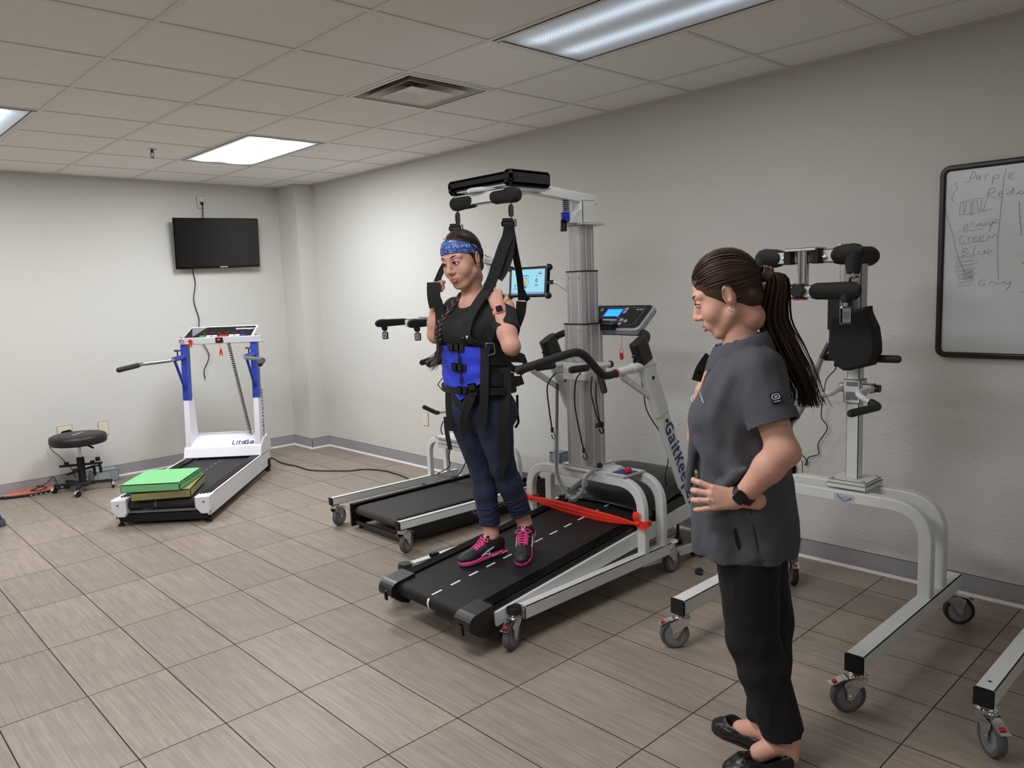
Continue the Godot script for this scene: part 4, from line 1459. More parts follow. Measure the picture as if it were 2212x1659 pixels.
	# uprights
	for s: int in [-1, 1]:
		var z: float = s * 0.318
		var dir := Vector3(-0.46, 0.955, 0).normalized()
		var foot := Vector3(1.615, 0.235, z)
		var mid := foot + dir * 0.72
		var top := foot + dir * 1.035
		var ov := rrect(0.042, 0.098, 0.0205, 5)
		b = MB.new()
		b.sweep([foot, mid], ov, Vector3(0, 0, 1))
		var up := put("upright", b, M.powder_white, o)
		b = MB.new()
		b.sweep([mid - dir * 0.01, top], rrect(0.048, 0.112, 0.0235, 5), Vector3(0, 0, 1))
		put("upright_sleeve", b, M.powder_white, o)
		b = MB.new()
		b.sweep([top - dir * 0.01, top + dir * 0.02, top + dir * 0.085, top + dir * 0.105, top + dir * 0.113], rrect(0.054, 0.118, 0.026, 5), Vector3(0, 0, 1))
		b.box(top + dir * 0.06, Vector3(0.118, 0.09, 0.05), 0.02, Basis(Vector3(0, 0, 1), 0.448))
		put("upright_cap", b, M.black_plastic, o)
		for q in [0.93, 0.66, 0.60]:
			b = MB.new()
			b.tube([foot + dir * q + Vector3(0, 0, s * 0.020), foot + dir * q + Vector3(0, 0, s * 0.0262)], 0.010 if q != 0.60 else 0.005, 12)
			put("hole_plug", b, M.black_matte, o)
		b = MB.new()
		b.tube([foot + dir * 0.05 + Vector3(0, 0, s * 0.020), foot + dir * 0.05 + Vector3(0, 0, s * 0.0235)], 0.010, 12)
		put("hole_plug", b, M.black_matte, o)
		if s > 0:
			write("lettering", "GaitKeeper", 0.100, M.blue_text, up, Transform3D(Basis(-dir, Vector3(0, 0, 1).cross(-dir), Vector3(0, 0, 1)), foot + dir * 0.375 + Vector3(0, 0, 0.0216)), true)
		# side handrail
		var R := func(x: float, y: float) -> Vector3: return Vector3(x + 2.0, y, z)
		b = MB.new()
		b.tube([R.call(-0.76, 1.147), R.call(-0.94, 1.132)], 0.026, 16)
		b.tube([R.call(-0.93, 1.133), R.call(-1.06, 1.123)], 0.022, 16)
		put("rail_stub", b, M.powder_white, o)
		b = MB.new()
		b.tube([R.call(-1.055, 1.1235), R.call(-1.063, 1.1228)], 0.0235, 16)
		put("rail_ring", b, mat("ring_pink", Color(0.80, 0.55, 0.50), 0.4), o)
		b = MB.new()
		b.tube(bez([R.call(-1.06, 1.123), R.call(-1.12, 1.118), R.call(-1.165, 1.127), R.call(-1.22, 1.17), R.call(-1.28, 1.222), R.call(-1.33, 1.247), R.call(-1.39, 1.25), R.call(-1.50, 1.236), R.call(-1.725, 1.205)], 6), 0.0195, 16, true)
		put("handrail", b, M.rubber_grip, o)
		b = MB.new()
		b.sweep([R.call(-1.02, 1.105), R.call(-0.74, 0.945)], rrect(0.022, 0.030, 0.003, 2), Vector3(0, 0, 1))
		put("rail_strut", b, M.powder_white, o)
		b = MB.new()
		b.tube([R.call(-0.915, 1.15), R.call(-0.915, 1.185)], 0.005, 8)
		b.lathe([Vector2(0, 0), Vector2(0.010, 0.003), Vector2(0.0125, 0.011), Vector2(0.009, 0.020), Vector2(0, 0.023)], R.call(-0.915, 1.183), 14)
		put("pin_knob", b, M.black_plastic, o)
	# front bar and console
	var bar := bez([Vector3(1.13, 1.235, -0.318), Vector3(1.20, 1.278, -0.312), Vector3(1.25, 1.300, -0.25), Vector3(1.26, 1.303, -0.12), Vector3(1.26, 1.303, 0.12), Vector3(1.25, 1.300, 0.25), Vector3(1.20, 1.278, 0.312), Vector3(1.13, 1.235, 0.318)], 6)
	b = MB.new()
	b.tube(bar, 0.0195, 14)
	put("front_bar", b, M.rubber_grip, o)
	var cf := frame(Vector3(1.29, 1.383, 0.0), Vector3(0, 0, 1), Vector3(0.80, 0.60, 0))
	b = MB.new()
	b.xf = cf
	b.prism(rrect(0.50, 0.205, 0.03, 5), 0.045, Transform3D(Basis(), Vector3(0, 0, -0.0225)), 0.008)
	var con := put("console", b, mat("console_silver", Color(0.62, 0.63, 0.64), 0.35), o)
	b = MB.new()
	b.xf = cf
	b.prism(rrect(0.482, 0.188, 0.026, 5), 0.004, Transform3D(Basis(), Vector3(0, 0, 0.001)), 0.001)
	put("console_face", b, M.black_plastic, con)
	b = MB.new()
	b.xf = cf
	b.tube(fillet([Vector3(-0.20, -0.06, 0.0032), Vector3(-0.20, 0.075, 0.0032), Vector3(0.205, 0.075, 0.0032), Vector3(0.205, -0.065, 0.0032), Vector3(0.14, -0.078, 0.0032)], 0.02, 4), 0.0013, 6)
	put("trim_line", b, M.print_grey, con)
	b = MB.new()
	b.xf = cf
	b.quad(Vector3(-0.052, -0.005, 0.0036), Vector3(0.066, -0.005, 0.0036), Vector3(0.066, 0.066, 0.0036), Vector3(-0.052, 0.066, 0.0036))
	var lc := mat("console_screen_blue", Color(0.02, 0.03, 0.05), 0.2)
	lc.emission_enabled = true
	lc.emission = Color(0.12, 0.30, 0.95)
	lc.emission_energy_multiplier = 0.7
	put("screen_border", b, lc, con)
	b = MB.new()
	b.xf = cf
	b.quad(Vector3(-0.045, 0.0, 0.004), Vector3(0.058, 0.0, 0.004), Vector3(0.058, 0.058, 0.004), Vector3(-0.045, 0.058, 0.004))
	var ld := mat("console_screen_cyan", Color(0.02, 0.05, 0.06), 0.2)
	ld.emission_enabled = true
	ld.emission = Color(0.22, 0.76, 0.97)
	ld.emission_energy_multiplier = 1.0
	put("screen", b, ld, con)
	var ll := AreaLight3D.new()
	ll.name = "screen_light"
	ll.area_size = Vector2(0.10, 0.06)
	ll.light_energy = 0.004
	ll.light_color = Color(0.4, 0.8, 1.0)
	ll.area_range = 8.0
	ll.area_attenuation = 2.0
	ll.shadow_enabled = true
	o.add_child(ll)
	ll.transform = cf * Transform3D(Basis(Vector3(0, 1, 0), PI), Vector3(0.006, 0.029, 0.006))
	write("lettering", "GaitKeeper", 0.021, M.print_white, con, cf * Transform3D(Basis(), Vector3(0.012, -0.030, 0.0036)), true, true)
	write("lettering", "MX 1600", 0.011, M.print_white, con, cf * Transform3D(Basis(), Vector3(0.172, 0.056, 0.0036)), true)
	b = MB.new()
	b.xf = cf
	b.strap(bez([Vector3(0.05, -0.008, 0.0036), Vector3(0.085, -0.018, 0.0036), Vector3(0.08, -0.040, 0.0036), Vector3(0.05, -0.046, 0.0036)], 5), 0.003, 0.0006, Vector3(0, 1, 0))
	put("swoosh", b, mat("swoosh_violet", Color(0.62, 0.45, 0.75), 0.5), con)
	for q in [[-0.10, -0.03], [-0.10, -0.055], [0.10, -0.030], [0.132, -0.040], [0.105, -0.062], [-0.06, -0.065], [0.045, -0.062], [-0.09, 0.055], [0.082, 0.06], [0.082, 0.035]]:
		b = MB.new()
		b.xf = cf
		b.tube(arc(Vector3(q[0], q[1], 0.0036), Vector3(0.0105, 0, 0), Vector3(0, 0.0105, 0), 0, TAU, 16), 0.0013, 5)
		b.box(Vector3(q[0], q[1], 0.0036), Vector3(0.006, 0.011, 0.0008))
		put("button", b, mat("button_green", Color(0.1, 0.62, 0.2), 0.5) if q[0] == 0.045 else M.print_white, con)
	b = MB.new()
	b.xf = cf
	b.lathe([Vector2(0, 0), Vector2(0.02, 0), Vector2(0.018, 0.014), Vector2(0, 0.016)], Vector3(-0.045, -0.088, 0.0), 16, Basis(Vector3(1, 0, 0), PI / 2))
	put("stop_button", b, M.red_plastic, con)
	b = MB.new()
	b.xf = cf
	b.box(Vector3(0.06, -0.098, 0.012), Vector3(0.09, 0.05, 0.03), 0.004, Basis(Vector3(1, 0, 0), -0.6))
	b.tube([Vector3(-0.02, -0.06, 0.03), Vector3(-0.05, -0.115, 0.02), Vector3(-0.055, -0.14, 0.0)], 0.016, 10, true)
	put("console_bracket", b, M.black_plastic, con)
	b = MB.new()
	b.box(Vector3(1.27, 1.335, 0.0), Vector3(0.04, 0.05, 0.16), 0.004)
	put("console_mount", b, M.black_plastic, con)
	b = MB.new()
	b.tube(arc(Vector3(1.22, 1.20, 0.13), Vector3(0, 0.016, 0), Vector3(0, 0, 0.012), 0, TAU, 12), 0.0015, 5)
	b.tube([Vector3(1.22, 1.185, 0.13), Vector3(1.22, 1.165, 0.132)], 0.010, 8, true)
	b.tube([Vector3(1.24, 1.285, 0.12), Vector3(1.222, 1.215, 0.13)], 0.0015, 5)
	put("safety_key", b, M.red_plastic, o)
	b = MB.new()
	b.tube(bez([Vector3(1.30, 1.30, 0.20), Vector3(1.30, 1.10, 0.195), Vector3(1.315, 0.94, 0.205), Vector3(1.32, 0.86, 0.225), Vector3(1.40, 0.72, 0.26), Vector3(1.435, 0.60, 0.27), Vector3(1.42, 0.47, 0.26), Vector3(1.50, 0.375, 0.28), Vector3(1.58, 0.33, 0.30)], 6), 0.0035, 6)
	put("console_cable", b, M.cord_black, o)

# smooth surface over a grid of points (rows of equal length), outside to the left of rows x columns
func skin(b: MB, g: Array) -> void:
	var h := g.size()
	var w: int = g[0].size()
	var nn := []
	for i in h:
		var row := []
		for j in w:
			var dx: Vector3 = g[mini(i + 1, h - 1)][j] - g[maxi(i - 1, 0)][j]
			var dy: Vector3 = g[i][mini(j + 1, w - 1)] - g[i][maxi(j - 1, 0)]
			row.append(dx.cross(dy).normalized())
		nn.append(row)
	for i in h - 1:
		for j in w - 1:
			b.quadn(g[i][j], g[i + 1][j], g[i + 1][j + 1], g[i][j + 1], nn[i][j], nn[i + 1][j], nn[i + 1][j + 1], nn[i][j + 1])

func low_treadmill() -> void:
	var O := Vector3(-1.405, 0, 3.33)
	var o := thing("treadmill", "low grey-belted treadmill between the legs of the smaller lift behind the walker", "treadmill", O)
	var b := MB.new()
	var pts := arc(Vector3(0.05, 0.125, 0), Vector3(0, 0.032, 0), Vector3(-0.032, 0, 0), 0, PI, 8)
	pts.append(Vector3(1.28, 0.093, 0))
	pts.append(Vector3(1.28, 0.157, 0))
	b.sweep(pts, PackedVector2Array([Vector2(-0.245, 0), Vector2(0.245, 0), Vector2(0.245, 0.003), Vector2(-0.245, 0.003)]), Vector3(0, 0, -1), false, true)
	put("belt", b, M.belt_grey, o)
	b = MB.new()
	b.tube([Vector3(0.05, 0.125, -0.27), Vector3(0.05, 0.125, 0.27)], 0.03, 14)
	put("tail_roller", b, M.black_plastic, o)
	for s: int in [-1, 1]:
		b = MB.new()
		b.box(Vector3(0.645, 0.095, s * 0.283), Vector3(1.29, 0.15, 0.022), 0.003)
		var f := put("side_frame", b, M.black_plastic, o)
		b = MB.new()
		b.box(Vector3(0.645, 0.172, s * 0.265), Vector3(1.29, 0.008, 0.036), 0.002)
		put("side_rail", b, M.black_matte, o)
		if s > 0: write("lettering", "GaitKeeper", 0.085, M.print_grey, f, Transform3D(Basis(), Vector3(0.80, 0.10, 0.2945)), true)
		for x in [0.07, 1.2]:
			b = MB.new()
			b.lathe([Vector2(0, 0), Vector2(0.018, 0), Vector2(0.018, 0.012), Vector2(0.008, 0.018), Vector2(0.008, 0.03), Vector2(0, 0.03)], Vector3(x, 0, s * 0.27), 12)
			put("foot", b, M.black_plastic, o)
	b = MB.new()
	b.tube([Vector3(0.03, 0.045, -0.27), Vector3(0.03, 0.045, 0.27)], 0.014, 12)
	put("cross_tube", b, M.black_plastic, o)
	b = MB.new()
	b.box(Vector3(1.20, 0.115, 0), Vector3(0.16, 0.17, 0.53), 0.02)
	put("motor_hood", b, M.black_plastic, o)

func corner_treadmill() -> void:
	# local x right, z towards the viewer, -z towards the console
	var o := thing("treadmill", "white treadmill with blue upper posts under the television, foam pads on its belt", "treadmill", Vector3(-2.205, 0, 1.885), -0.7135)
	var b := MB.new()
	var pts := arc(Vector3(0, 0.147, 0.0), Vector3(0, 0.033, 0), Vector3(0, 0, 0.033), 0, PI, 8)
	pts.append(Vector3(0, 0.115, -1.42))
	pts.append(Vector3(0, 0.180, -1.42))
	b.sweep(pts, PackedVector2Array([Vector2(-0.235, 0), Vector2(0.235, 0), Vector2(0.235, 0.003), Vector2(-0.235, 0.003)]), Vector3(-1, 0, 0), false, true)
	put("belt", b, M.belt_dark, o)
	for k in 9:
		b = MB.new()
		b.box(Vector3(0.0, 0.1802, -0.36 - k * 0.105), Vector3(0.009, 0.0012, 0.052))
		put("belt_mark", b, M.print_grey, o)
	b = MB.new()
	b.strap(arc(Vector3(-0.045, 0.147, 0), Vector3(0, 0.034, 0), Vector3(0, 0, 0.034), 0.5, 2.0, 6), 0.010, 0.001, Vector3(1, 0, 0))
	put("belt_mark", b, M.print_grey, o)
	b = MB.new()
	b.tube([Vector3(-0.27, 0.147, 0), Vector3(0.27, 0.147, 0)], 0.031, 14)
	put("tail_roller", b, M.black_plastic, o)
	b = MB.new()
	b.box(Vector3(0, 0.098, 0.005), Vector3(0.56, 0.022, 0.02), 0.003)
	put("cross_member", b, M.print_grey, o)
	b = MB.new()
	b.prism(PackedVector2Array([Vector2(-0.33, 0.08), Vector2(-0.30, 0.024), Vector2(0.30, 0.024), Vector2(0.33, 0.08)]), 0.03, Transform3D(Basis(), Vector3(0, 0, 0.0)), 0.003)
	b.box(Vector3(-0.30, 0.05, -0.75), Vector3(0.03, 0.05, 1.5), 0.003)
	b.box(Vector3(0.30, 0.05, -0.75), Vector3(0.03, 0.05, 1.5), 0.003)
	put("base_frame", b, M.black_matte, o)
	for s: int in [-1, 1]:
		b = MB.new()
		b.box(Vector3(s * 0.278, 0.186, -0.66), Vector3(0.072, 0.016, 1.30), 0.003)
		ribs2(b, s)
		put("side_rail", b, M.black_plastic, o)
		b = MB.new()
		b.box(Vector3(s * 0.325, 0.126, -0.755), Vector3(0.022, 0.138, 1.60), 0.003)
		put("side_frame", b, M.gloss_white, o)
		b = MB.new()
		b.prism(PackedVector2Array([Vector2(-0.053, 0.192), Vector2(0.053, 0.196), Vector2(0.053, 0.10), Vector2(0.035, 0.07), Vector2(-0.015, 0.07), Vector2(-0.053, 0.115)]), 0.10, Transform3D(Basis(), Vector3(s * 0.288, 0.002, 0.005)), 0.005)
		var c := put("tail_cap", b, M.gloss_white, o)
		b = MB.new()
		b.tube([Vector3(s * 0.295, 0.158, 0.054), Vector3(s * 0.295, 0.158, 0.057)], 0.008, 10)
		put("cap_screw", b, M.print_grey, c)
		for z in [0.0, -1.553]:
			b = MB.new()
			b.lathe([Vector2(0, 0), Vector2(0.024, 0), Vector2(0.022, 0.012), Vector2(0.009, 0.018), Vector2(0.007, 0.03), Vector2(0, 0.03)], Vector3(s * 0.306, 0, z), 14)
			put("foot", b, M.black_plastic, o)
		b = MB.new()
		b.box(Vector3(s * 0.325, 0.075, -1.50), Vector3(0.04, 0.09, 0.075), 0.01)
		put("rear_bracket", b, M.black_plastic, o)
		# posts
		b = MB.new()
		b.prism(PackedVector2Array([Vector2(-1.60, 0.17), Vector2(-1.33, 0.20), Vector2(-1.335, 0.31), Vector2(-1.375, 0.70), Vector2(-1.50, 0.70), Vector2(-1.545, 0.31)]), 0.045, Transform3D(Basis(Vector3(0, 0, 1), Vector3(0, 1, 0), Vector3(-1, 0, 0)), Vector3(s * 0.30, 0, 0)), 0.003)
		var post := put("post", b, M.gloss_white, o)
		b = MB.new()
		b.sweep([Vector3(s * 0.30, 0.69, -1.415), Vector3(s * 0.30, 1.19, -1.465)], rrect(0.052, 0.085, 0.004, 2), Vector3(1, 0, 0))
		put("blue_post", b, M.blue_paint, o)
		if s > 0:
			var dir := Vector3(0, 1, -0.1).normalized()
			write("lettering", "REHABILITATION", 0.062, M.blue_text, post, Transform3D(Basis(dir, dir.cross(Vector3(1, 0, 0)) * -1.0, Vector3(1, 0, 0)), Vector3(0.3232, 0.50, -1.475)), true)
		# handles
		b = MB.new()
		b.tube(bez([Vector3(s * 0.30, 1.075, -1.44), Vector3(s * 0.30, 1.072, -1.36), Vector3(s * 0.30, 1.07, -1.19)], 4), 0.021, 14)
		b.sweep([Vector3(s * 0.30, 1.06, -1.205), Vector3(s * 0.30, 0.79, -1.385)], rrect(0.02, 0.02, 0.003, 2), Vector3(1, 0, 0))
		put("handle_socket", b, M.blue_paint, o)
		b = MB.new()
		b.tube(fillet([Vector3(s * 0.30, 1.07, -1.20), Vector3(s * 0.30, 1.065, -1.15), Vector3(s * 0.49, 1.055, -1.02), Vector3(s * 0.505, 1.05, -0.95)], 0.03, 5), 0.0155, 14)
		put("handle_tube", b, M.steel, o)
		b = MB.new()
		b.tube([Vector3(s * 0.503, 1.0505, -0.96), Vector3(s * 0.545, 1.04, -0.72)], 0.0205, 14, true)
		put("grip", b, M.rubber_grip, o)
		b = MB.new()
		b.tube([Vector3(s * 0.30, 1.075, -1.28), Vector3(s * 0.30, 1.135, -1.28)], 0.006, 8)
		b.lathe([Vector2(0, 0), Vector2(0.026, 0), Vector2(0.028, 0.006), Vector2(0.022, 0.014), Vector2(0, 0.016)], Vector3(s * 0.30, 1.13, -1.28), 7, Basis(), false)
		put("clamp_knob", b, M.black_plastic, o)
		b = MB.new()
		b.lathe([Vector2(0, 0), Vector2(0.02, 0), Vector2(0.022, 0.01), Vector2(0, 0.016)], Vector3(s * 0.322, 1.225, -1.45), 8, Basis(), false)
		put("clamp_knob", b, M.black_plastic, o)
	# white hood across the front of the deck
	b = MB.new()
	b.prism(PackedVector2Array([Vector2(-1.295, 0.192), Vector2(-1.285, 0.20), Vector2(-1.315, 0.275), Vector2(-1.405, 0.325), Vector2(-1.53, 0.345), Vector2(-1.62, 0.30), Vector2(-1.62, 0.18)]), 0.665, Transform3D(Basis(Vector3(0, 0, 1), Vector3(0, 1, 0), Vector3(-1, 0, 0)), Vector3()), 0.004)
	var hood := put("motor_hood", b, M.gloss_white, o)
	var sl := Vector3(0, 0.05, -0.09).normalized()
	write("lettering", "Lite", 0.075, M.blue_text, hood, Transform3D(Basis(Vector3(1, 0, 0), sl, Vector3(1, 0, 0).cross(sl)), Vector3(0.125, 0.305, -1.364)), false, true)
	write("lettering", "Gait", 0.075, M.blue_text, hood, Transform3D(Basis(Vector3(1, 0, 0), sl, Vector3(1, 0, 0).cross(sl)), Vector3(0.242, 0.305, -1.364)), true, true)
	b = MB.new()
	b.box(Vector3(0, 0.345, -1.56), Vector3(0.60, 0.04, 0.06), 0.003)
	put("hood_ridge", b, M.gloss_white, hood)
	# console: white tray and tilted panel
	b = MB.new()
	b.prism(PackedVector2Array([Vector2(-1.40, 1.235), Vector2(-1.395, 1.232), Vector2(-1.41, 1.180), Vector2(-1.54, 1.165), Vector2(-1.54, 1.178), Vector2(-1.42, 1.190)]), 0.70, Transform3D(Basis(Vector3(0, 0, 1), Vector3(0, 1, 0), Vector3(-1, 0, 0)), Vector3(0.025, 0, 0)))
	b.box(Vector3(0.025, 1.195, -1.47), Vector3(0.66, 0.03, 0.10), 0.003)
	put("console_tray", b, M.gloss_white, o)
	var cf := frame(Vector3(0.01, 1.273, -1.505), Vector3(1, 0, 0), Vector3(0, 0.55, -0.83))
	b = MB.new()
	b.xf = cf
	b.prism(PackedVector2Array([Vector2(-0.315, -0.082), Vector2(0.285, -0.082), Vector2(0.305, 0.085), Vector2(-0.280, 0.085)]), 0.02, Transform3D(Basis(), Vector3(0, 0, -0.01)), 0.002)
	var con := put("console", b, M.gloss_white, o)
	b = MB.new()
	b.xf = cf
	b.prism(PackedVector2Array([Vector2(-0.310, -0.08), Vector2(0.272, -0.08), Vector2(0.290, 0.072), Vector2(-0.272, 0.072)]), 0.002, Transform3D(Basis(), Vector3(0, 0, 0.0005)))
	put("console_face", b, M.black_plastic, con)
	b = MB.new()
	b.xf = cf
	b.prism(PackedVector2Array([Vector2(-0.268, 0.070), Vector2(-0.135, 0.070), Vector2(-0.235, -0.060)]), 0.001, Transform3D(Basis(), Vector3(0, 0, 0.002)))
	put("console_corner", b, M.print_grey, con)
	var btn := [[-0.15, 0.05, "button_green"], [-0.095, 0.045, "print_white"], [-0.045, 0.045, "print_white"], [0.028, 0.075, "red_plastic"], [0.10, 0.045, "print_white"], [0.15, 0.045, "print_white"], [0.20, 0.04, "blue_paint"]]
	if not M.has("button_green"): mat("button_green", Color(0.1, 0.62, 0.2), 0.5)
	for q in btn:
		b = MB.new()
		b.xf = cf
		b.box(Vector3(q[0], -0.060, 0.002), Vector3(q[1], 0.022, 0.003), 0.001)
		put("button", b, M[q[2]], con)
	b = MB.new()
	b.xf = cf
	for k in 6: b.box(Vector3(-0.14 + k * 0.065, -0.018 + 0.004 * (k % 2), 0.002), Vector3(0.024, 0.006, 0.001))
	put("display_segments", b, M.red_plastic, con)
	write("lettering", "GaitKeeper", 0.030, M.print_white, con, cf * Transform3D(Basis(), Vector3(0.20, 0.035, 0.002)), true, true)
	b = MB.new()
	b.box(Vector3(0.02, 1.207, -1.400), Vector3(0.062, 0.05, 0.012), 0.002)
	put("stop_plate", b, M.black_plastic, o)
	b = MB.new()
	b.lathe([Vector2(0, 0), Vector2(0.014, 0), Vector2(0.014, 0.012), Vector2(0.009, 0.018), Vector2(0, 0.019)], Vector3(0.02, 1.207, -1.394), 16, Basis(Vector3(1, 0, 0), PI / 2))
	put("stop_button", b, M.red_plastic, o)
	b = MB.new()
	b.tube([Vector3(0.02, 1.18, -1.40), Vector3(0.025, 1.13, -1.40)], 0.0015, 5)
	b.prism(PackedVector2Array([Vector2(-0.014, -0.06), Vector2(-0.008, -0.06), Vector2(-0.004, -0.035), Vector2(0.004, -0.035), Vector2(0.010, -0.06), Vector2(0.016, -0.06), Vector2(0.009, -0.012), Vector2(0.004, 0.0), Vector2(-0.004, 0.0), Vector2(-0.008, -0.012)]), 0.012, Transform3D(Basis(), Vector3(0.026, 1.13, -1.40)))
	put("safety_clip", b, M.red_plastic, o)
	b = MB.new()
	b.lathe([Vector2(0, 0), Vector2(0.016, 0), Vector2(0.016, 0.016), Vector2(0, 0.018)], Vector3(-0.225, 1.207, -1.40), 14, Basis(Vector3(1, 0, 0), PI / 2))
	b.tube([Vector3(-0.225, 1.192, -1.385), Vector3(-0.235, 1.15, -1.385)], 0.005, 6)
	b.tube([Vector3(-0.218, 1.192, -1.385), Vector3(-0.212, 1.15, -1.385)], 0.005, 6)
	put("safety_clip", b, M.red_plastic, o)
	b = MB.new()
	b.tube(arc(Vector3(-0.30, 1.207, -1.393), Vector3(0.017, 0, 0), Vector3(0, 0.017, 0), 0, TAU, 14), 0.0035, 6)
	put("clip_ring", b, mat("copper", Color(0.62, 0.45, 0.35), 0.35, 0.6), o)
	put("coil_cord", coil(Vector3(0.09, 1.18, -1.42), Vector3(0.19, 0.37, -1.50), 44, 0.013, 0.0038, Vector3(0.0, 0, 0)), M.cord_black, o)
	b = MB.new()
	b.tube(bez([Vector3(0.19, 0.37, -1.50), Vector3(0.20, 0.345, -1.51), Vector3(0.22, 0.33, -1.52)], 4), 0.004, 6)
	put("coil_cord", b, M.cord_black, o)

func ribs2(b: MB, s: int) -> void:
	for k in 3: b.box(Vector3(s * (0.254 + k * 0.022), 0.195, -0.66), Vector3(0.010, 0.006, 1.28), 0.0015)

# ---------------------------------------------------------------- bodies: distance field on a grid, meshed as surface nets
class Field:
	var o: Vector3
	var h: float
	var nx: int
	var ny: int
	var nz: int
	var d := PackedFloat32Array()
	func _init(lo: Vector3, hi: Vector3, cell: float) -> void:
		o = lo
		h = cell
		nx = int((hi.x - lo.x) / cell) + 2
		ny = int((hi.y - lo.y) / cell) + 2
		nz = int((hi.z - lo.z) / cell) + 2
		d.resize(nx * ny * nz)
		d.fill(0.6)
	func span(lo: Vector3, hi: Vector3) -> PackedInt32Array:
		return PackedInt32Array([maxi(0, int((lo.x - o.x) / h)), mini(nx - 1, int((hi.x - o.x) / h) + 1), maxi(0, int((lo.y - o.y) / h)), mini(ny - 1, int((hi.y - o.y) / h) + 1), maxi(0, int((lo.z - o.z) / h)), mini(nz - 1, int((hi.z - o.z) / h) + 1)])
	func blend(i: int, v: float, k: float) -> void:
		var e := d[i]
		if k > 0.0:
			var q := k - absf(e - v)
			if q > 0.0:
				d[i] = minf(e, v) - q * q / (4.0 * k)
				return
		if v < e: d[i] = v
	# tapered capsule; fl < 1 flattens it along the axis fa
	func bone(a: Vector3, b: Vector3, ra: float, rb: float, k := 0.02, fa := Vector3.ZERO, fl := 1.0, cut_p := Vector3.ZERO, cut_n := Vector3.ZERO) -> void:
		var m := maxf(ra, rb) + k + 3.0 * h
		var s := span(a.min(b) - Vector3.ONE * m, a.max(b) + Vector3.ONE * m)
		var ab := b - a
		var l2 := maxf(ab.length_squared(), 1e-9)
		var hascut := cut_n != Vector3.ZERO
		for z in range(s[4], s[5] + 1):
			for y in range(s[2], s[3] + 1):
				var i := (z * ny + y) * nx + s[0]
				var p := Vector3(o.x + s[0] * h, o.y + y * h, o.z + z * h)
				for x in range(s[0], s[1] + 1):
					var q := p - a
					var t := clampf(q.dot(ab) / l2, 0.0, 1.0)
					q -= ab * t
					if fl != 1.0:
						q += fa * (q.dot(fa) * (1.0 / fl - 1.0))
					var v := q.length() - (ra + (rb - ra) * t)
					if hascut: v = maxf(v, (p - cut_p).dot(cut_n))
					if v < m: blend(i, v, k)
					i += 1
					p.x += h
	func chain(pts: Array, r: Array, k := 0.02) -> void:
		for i in pts.size() - 1: bone(pts[i], pts[i + 1], r[i], r[i + 1], k)
	func egg(c: Vector3, r: Vector3, k := 0.02, b := Basis(), carve := false) -> void:
		var m := maxf(r.x, maxf(r.y, r.z)) + k + 3.0 * h
		var s := span(c - Vector3.ONE * m, c + Vector3.ONE * m)
		var inv := b.transposed()
		for z in range(s[4], s[5] + 1):
			for y in range(s[2], s[3] + 1):
				var i := (z * ny + y) * nx + s[0]
				var p := Vector3(o.x + s[0] * h, o.y + y * h, o.z + z * h) - c
				for x in range(s[0], s[1] + 1):
					var q := inv * p / r
					var k0 := q.length()
					var k1 := (q / r).length()
					var v := k0 * (k0 - 1.0) / k1 if k1 > 1e-6 else -minf(r.x, minf(r.y, r.z))
					if carve:
						var e := d[i]
						var w := -v
						var g := k - absf(e - w)
						d[i] = maxf(e, w) + (g * g / (4.0 * k) if g > 0.0 and k > 0.0 else 0.0)
					elif v < m: blend(i, v, k)
					i += 1
					p.x += h
	# upright trunk: rows of [y, centre x, centre z, half depth, half width], rising; fwd = facing; cut flat at both ends
	func trunk(rows: Array, fwd: Vector3, k := 0.02, wob = null) -> void:
		var n := rows.size()
		var side := Vector3.UP.cross(fwd)
		var lo := Vector3(1e9, 1e9, 1e9)
		var hi := -lo
		for r in rows:
			var e: float = maxf(r[3], r[4]) + 0.05
			lo = lo.min(Vector3(r[1] - e, r[0] - 0.03, r[2] - e))
			hi = hi.max(Vector3(r[1] + e, r[0] + 0.03, r[2] + e))
		var s := span(lo, hi)
		var has: bool = wob != null
		for y in range(s[2], s[3] + 1):
			var py := o.y + y * h
			var j := 0
			while j < n - 2 and rows[j + 1][0] < py: j += 1
			var t := clampf((py - rows[j][0]) / (rows[j + 1][0] - rows[j][0]), 0.0, 1.0)
			var ps := clampi(j - 1, 0, n - 1)
			var nx2 := clampi(j + 2, 0, n - 1)
			var c := []
			for q in range(1, 5): c.append(cubic_interpolate(rows[j][q], rows[j + 1][q], rows[ps][q], rows[nx2][q], t))
			var ey: float = maxf(rows[0][0] - py, py - rows[n - 1][0])
			for z in range(s[4], s[5] + 1):
				var i := (z * ny + y) * nx + s[0]
				for x in range(s[0], s[1] + 1):
					var p := Vector3(o.x + x * h - c[0], 0, o.z + z * h - c[1])
					var u: float = p.dot(fwd) / c[2]
					var w: float = p.dot(side) / c[3]
					var k0 := pow(absf(u), 2.3) + pow(absf(w), 2.3)
					k0 = pow(k0, 1.0 / 2.3)
					var v: float = (k0 - 1.0) * minf(c[2], c[3])
					if has and absf(v) < 0.05: v -= wob.call(py, atan2(w, u))
					v = maxf(v, ey)
					if v < 0.12: blend(i, v, k)
					i += 1
	func cut(p0: Vector3, nrm: Vector3) -> void:
		for z in nz:
			for y in ny:
				var i := (z * ny + y) * nx
				var p := Vector3(o.x, o.y + y * h, o.z + z * h) - p0
				for x in nx:
					var v := p.dot(nrm)
					if v > d[i]: d[i] = v
					i += 1
					p.x += h
